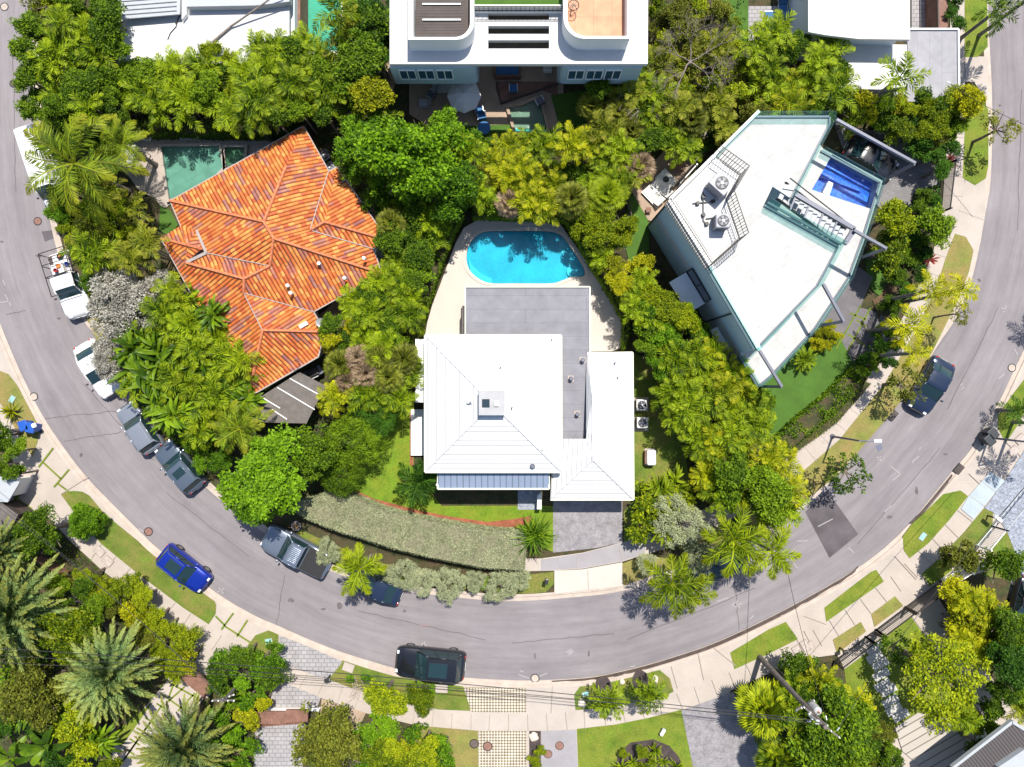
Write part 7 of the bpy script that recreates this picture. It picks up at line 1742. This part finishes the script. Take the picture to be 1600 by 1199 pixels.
t, topA = upole(36,672,10.5,'grey utility pole leaning off the left edge above the blue bins',((.4,1.1,80),),m='palmtrunk')
t, topB = upole(390,1050,5.2,'short grey utility pole with branching wires among shrubs at the bottom left',((.3,.8,0),(.8,.6,20)),m='greywood',r=.15)
def wire(name, a, b, sag, label, r=.018):
    a, b = Vector(a), Vector(b); t = thing(name, label, 'wire', a, 0, group='overhead wires'); L_ = (b-a).length; n = 18
    pts = [(b-a)*(i/n)-Vector((0,0,sag*4*(i/n)*(1-i/n))) for i in range(n+1)]; MB().tube(pts,r,4,False).build('cable',M['black'],t,local=True)
    MB().tube([pts[0],pts[0]+(b-a).normalized()*.25],r*2.2,6).build('clamp',M['metal'],t,local=True)
far = P(-90,1010,9.6)
for k,(dz,dy,lb) in enumerate([(0,0,'upper overhead wire running left from the tall power pole'),(-.05,-.35,'overhead wire just below the topmost one from the power pole'),(-1.3,-1.1,'lower overhead wire running left from the tall power pole')]):
    wire('overhead_wire', topC+Vector((-.3,.3+dy*.6,-.2+dz)), Vector((far.x,far.y+dy*1.4,9.4+dz)), .9, lb, .02 if k else .026)
wire('overhead_wire', topA+Vector((0,.3,-.3)), topB+Vector((0,.1,-.2)), .8, 'upper service wire along the lower left road edge')
wire('overhead_wire', topA+Vector((0,-.3,-.3)), topB+Vector((.3,-.1,-.25)), 1.0, 'lower service wire along the lower left road edge')
wire('service_wire', topC+Vector((.2,.3,-.3)), P(1222,850,4.5), .6, 'service wire crossing the road from power pole to foxtail palms')
wire('service_wire', topC+Vector((.8,-.3,-.2)), P(1660,700,9), .9, 'overhead wire running right from the tall power pole')
wire('service_wire', P(1480,128,5.0), P(1660,218,7.5), .5, 'thin wire crossing the upper right road')
# fences and gates at the lower right
def fence(a, b, h, label, m='black', step=.13, name='picket_fence', z=.12, posts=True, solid=False):
    a, b = at(*a,z), at(*b,z); t = thing(name, label, 'fence' if 'gate' not in name else 'gate', a, 0); d = b-a; L_ = d.length; n = int(L_/step)
    mb = MB()
    if solid: mb.bar(Vector((0,0,h/2+.05)), d+Vector((0,0,h/2+.05)), .05, h-.1)
    else:
        for i in range(n+1): p = d*(i/n); mb.bar(p+Vector((0,0,.08)), p+Vector((0,0,h)), .03)
    mb.build('panel' if solid else 'pickets', M[m], t, local=True); mb = MB()
    for z_ in (.15,h*.96): mb.bar(Vector((0,0,z_)), d+Vector((0,0,z_)), .07, .07)
    mb.build('rails', M[m], t, local=True)
    for p in (Vector(), d): MB().bar(p, p+Vector((0,0,h+.12)), .12).build('post', M[m], t, local=True)
fence((1303,1033),(1352,995),1.5,'black picket fence section left of the stepping stone path')
fence((1352,995),(1368,984),1.5,'small black pedestrian gate at the top of the stepping stones',name='picket_gate')
fence((1368,984),(1413,950),1.5,'black picket fence section between garden gate and driveway gate')
fence((1415,948),(1468,908),1.6,'dark slatted driveway gate across the white garden path','dark',.09,'sliding_gate')
fence((1471,905),(1500,888),1.6,'short white picket fence section next to the dark driveway gate','white')
fence((1525,852),(1550,822),1.7,'white picket fence section by the crazy paving','white')
fence((1550,822),(1640,712),1.7,'long white sliding gate frame across the crazy paving','metal',.5,'sliding_gate')
fence((422,1106),(500,1106),.5,'low white wall along the top of the brown driveway gate','white',.2,'low_wall',solid=True)
fence((402,1122),(481,1116),1.5,'brown solid driveway gate over the grey pavers','wood',.2,'driveway_gate',solid=True)
t = thing('driveway_gate','rust brown boarded gate canopy at the grey paver drive','gate',at(440,1120)); MB().prism(PP([(402,1112),(447,1112),(447,1109),(481,1109),(481,1128),(447,1130),(447,1132),(402,1132)],1.9),1.75,1.9).build('boards',M['wood'],t)
for p in ((404,1120),(479,1118)): c = at(*p); MB().bar(c,(c.x,c.y,1.75),.12).build('post',M['dark'],t)
t = thing('garden_gate','dark brown boarded gate canopy over the slab path at lower left','gate',at(305,1068)); MB().prism(PP([(278,1058),(300,1042),(330,1072),(320,1092)],1.9),1.75,1.9).build('boards',M['wood'],t)
for p in ((282,1058),(322,1084)): c = at(*p); MB().bar(c,(c.x,c.y,1.75),.12).build('post',M['dark'],t)
fence((130,925),(185,975),1.5,'weathered board fence hidden in the lower left hedge','greywood',.2,'board_fence',solid=True)
fence((66,868),(110,892),1.2,'brown board fence above the large date palm','wood',.2,'board_fence',solid=True)
fence((645,1106),(690,1140),.3,'low white kerb wall beside the dry lawn','white',.2,'low_wall',solid=True) if 0 else None
fence((1046,298),(1110,226),1.2,'slatted timber fence between tan patio and modern house','greywood',.16,'slat_fence',solid=True)
fence((1060,290),(1085,262),.7,'low white planter wall behind the slatted timber fence','white',.2,'low_wall',solid=True)
fence((1471,262),(1462,335),1.9,'black metal gate at the mouth of the dark carport drive','black',.08,'sliding_gate')
fence((975,300),(985,345),.9,'thin dark rail beside the tan patio','dark',.3,'slat_fence')
# stepping stones and slatted deck
M['stonewhite'] = mat('white_stone', (.40,.385,.36), .85, .1, 2)
zs = [(660,452,0),(665,510,0),(700,555,0),(706,620,0),(714,685,0),(750,718,0),(763,785,0),(785,838,0),(828,875,0)]
for i,(x,y,_) in enumerate(zs):
    c = at(1200+x/4, 899+y/4, .108); t = thing('stepping_stone', f'{ORD[i]} white stepping stone counted down from the pedestrian gate', 'stepping stone', c, R(30), group='stepping stones')
    MB().box(-.66,-.32,0,.66,.32,.07).build('slab', M['stonewhite'], t, local=True, bevel=.01)
m_, N, L, B = newmat('slatted_terrace'); tc = N.new('ShaderNodeTexCoord'); mp = N.new('ShaderNodeMapping'); mp.inputs['Rotation'].default_value = (0,0,R(-30)); L.new(tc.outputs['Object'], mp.inputs[0])
bk = N.new('ShaderNodeTexBrick'); L.new(mp.outputs[0], bk.inputs[0]); bk.inputs['Scale'].default_value = 1; bk.inputs['Brick Width'].default_value = 40; bk.inputs['Row Height'].default_value = .62; bk.inputs['Mortar Size'].default_value = .045
for k_, c_ in (('Color1',(.38,.345,.31)),('Color2',(.35,.315,.28)),('Mortar',(.13,.11,.09))): bk.inputs[k_].default_value = (*c_,1)
L.new(bk.outputs[0], B.inputs['Base Color']); B.inputs['Roughness'].default_value = .85
sheet('slatted_terrace', [(1396,1135),(1432,1112),(1478,1120),(1500,1150),(1530,1158),(1487,1199),(1487,1260),(1400,1260),(1440,1199),(1408,1172)], m_)
# rocks, small boxes, bollards
def rock(px, py, r, label, m='rock'):
    t = thing('boulder', label, 'rock', at(px,py,.1), 0, group='garden boulders'); g = random.Random(int(px*7)); bm = bmesh.new(); bmesh.ops.create_icosphere(bm, subdivisions=2, radius=r)
    for v in bm.verts: v.co *= g.uniform(.82,1.15); v.co.z = v.co.z*.55+r*.3
    me = bpy.data.meshes.new('stone'); bm.to_mesh(me); bm.free(); me.materials.append(M[m]); o = bpy.data.objects.new('stone', me); COL.objects.link(o); o.parent = t
rock(909,1098,.34,'pale boulder at the left end of the two-palm verge'); rock(1022,1061,.34,'pale boulder at the top right of the two-palm verge'); rock(972,1065,.22,'small pale boulder between the two verge palms'); rock(834,1150,.36,'pale boulder in the narrow dark mulch strip'); rock(1005,1175,.26,'pale boulder in the dark mulch bed'); rock(566,1155,.28,'white boulder right of the rounded olive tree')
for px, py, r_ in ((942,1072,.65),(1000,1062,.62)): struct('mulch_ring', MB().prism(PP(crom([(px+r_*20*math.cos(a), py+r_*26*math.sin(a)) for a in [k*.785 for k in range(8)]],3,True)), None, .168), M['mulch_dark'])
def post_box(px, py, ang, label, m='white', h=1.1, nm='mailbox', w=.2):
    t = thing(nm, label, nm.replace('_',' '), at(px,py,.12), R(ang)); MB().box(-.05,-.05,0,.05,.05,h-.2).build('post', M['black'], t, local=True); MB().box(-w,-.13,h-.25,w,.13,h).build('box', M[m], t, local=True, bevel=.04)
    MB().box(w,-.1,h-.2,w+.02,.1,h-.05).build('door', M['metal'], t, local=True)
post_box(853,904,80,'dark mailbox on the grass strip left of the drive apron','black'); post_box(516,1055,15,'black mailbox at the left end of the planted verge','black'); post_box(1034,1141,60,'small white box on the bottom front lawn','white',.45,'junction_box',.28)
post_box(1543,806,-40,'white intercom box beside the white sliding gate','white',1.3,'intercom_box',.35); post_box(1312,1012,20,'black mailbox in front of the black picket fence','black')
for x,y,lb in ((585,786,'left yellow marker stake in the red mulch strip'),(741,822,'right yellow marker stake in the red mulch strip')):
    t = thing('marker_stake', lb, 'stake', at(x,y,.12)); MB().box(-.07,-.1,0,.07,.1,.5).build('stake', simple('yellow_plastic',(.6,.42,.02),.5), t, local=True); MB().box(-.09,-.12,.5,.09,.12,.54).build('cap', M['black'], t, local=True)
t = thing('roof_cable','dark cable lying loosely across the top left white roof','cable',(*P2(275,40),3.6)); MB().tube([P(287,14,3.66),P(278,30,3.64),P(275,42,3.64),P(266,52,3.64),P(262,62,3.64)],.035,6,False).build('cable',M['black'],t)
MB().lathe(tuple(P(276,36,3.6)),[(.09,0),(.09,.1)],8).build('joint_box',M['black'],t)
t = thing('roof_mast','long dark fallen mast lying across the top left white roof','mast',(*P2(370,40),3.6)); MB().tube([P(325,72,3.72),P(360,42,3.75),P(412,6,4.5),P(440,-16,5.0)],[.09,.08,.06,.05],8).build('tube',M['palmtrunk'],t)
t = thing('pool_skimmer','small white skimmer lid at the top edge of the turquoise pool','skimmer lid',at(845,358,.43)); MB().lathe((0,0,0),[(.16,0),(.16,.02)],16).build('lid',M['white'],t,local=True); MB().lathe((0,0,.02),[(.05,0),(.05,.01)],8).build('finger_hole',M['joint'],t,local=True)
t = thing('leaf_pile','dry branch debris lying on the bottom pavement by the lime tree','debris',at(562,1078,.12)); g_ = random.Random(3); mb = MB()
for k in range(26): a = g_.uniform(0,6.28); p = Vector((g_.uniform(-.5,.5),g_.uniform(-.5,.5),g_.uniform(.03,.25))); mb.bar(p,p+Vector((math.cos(a),math.sin(a),g_.uniform(-.1,.2)))*g_.uniform(.4,1.0),.035)
mb.build('twigs',M['barebark'],t,local=True)
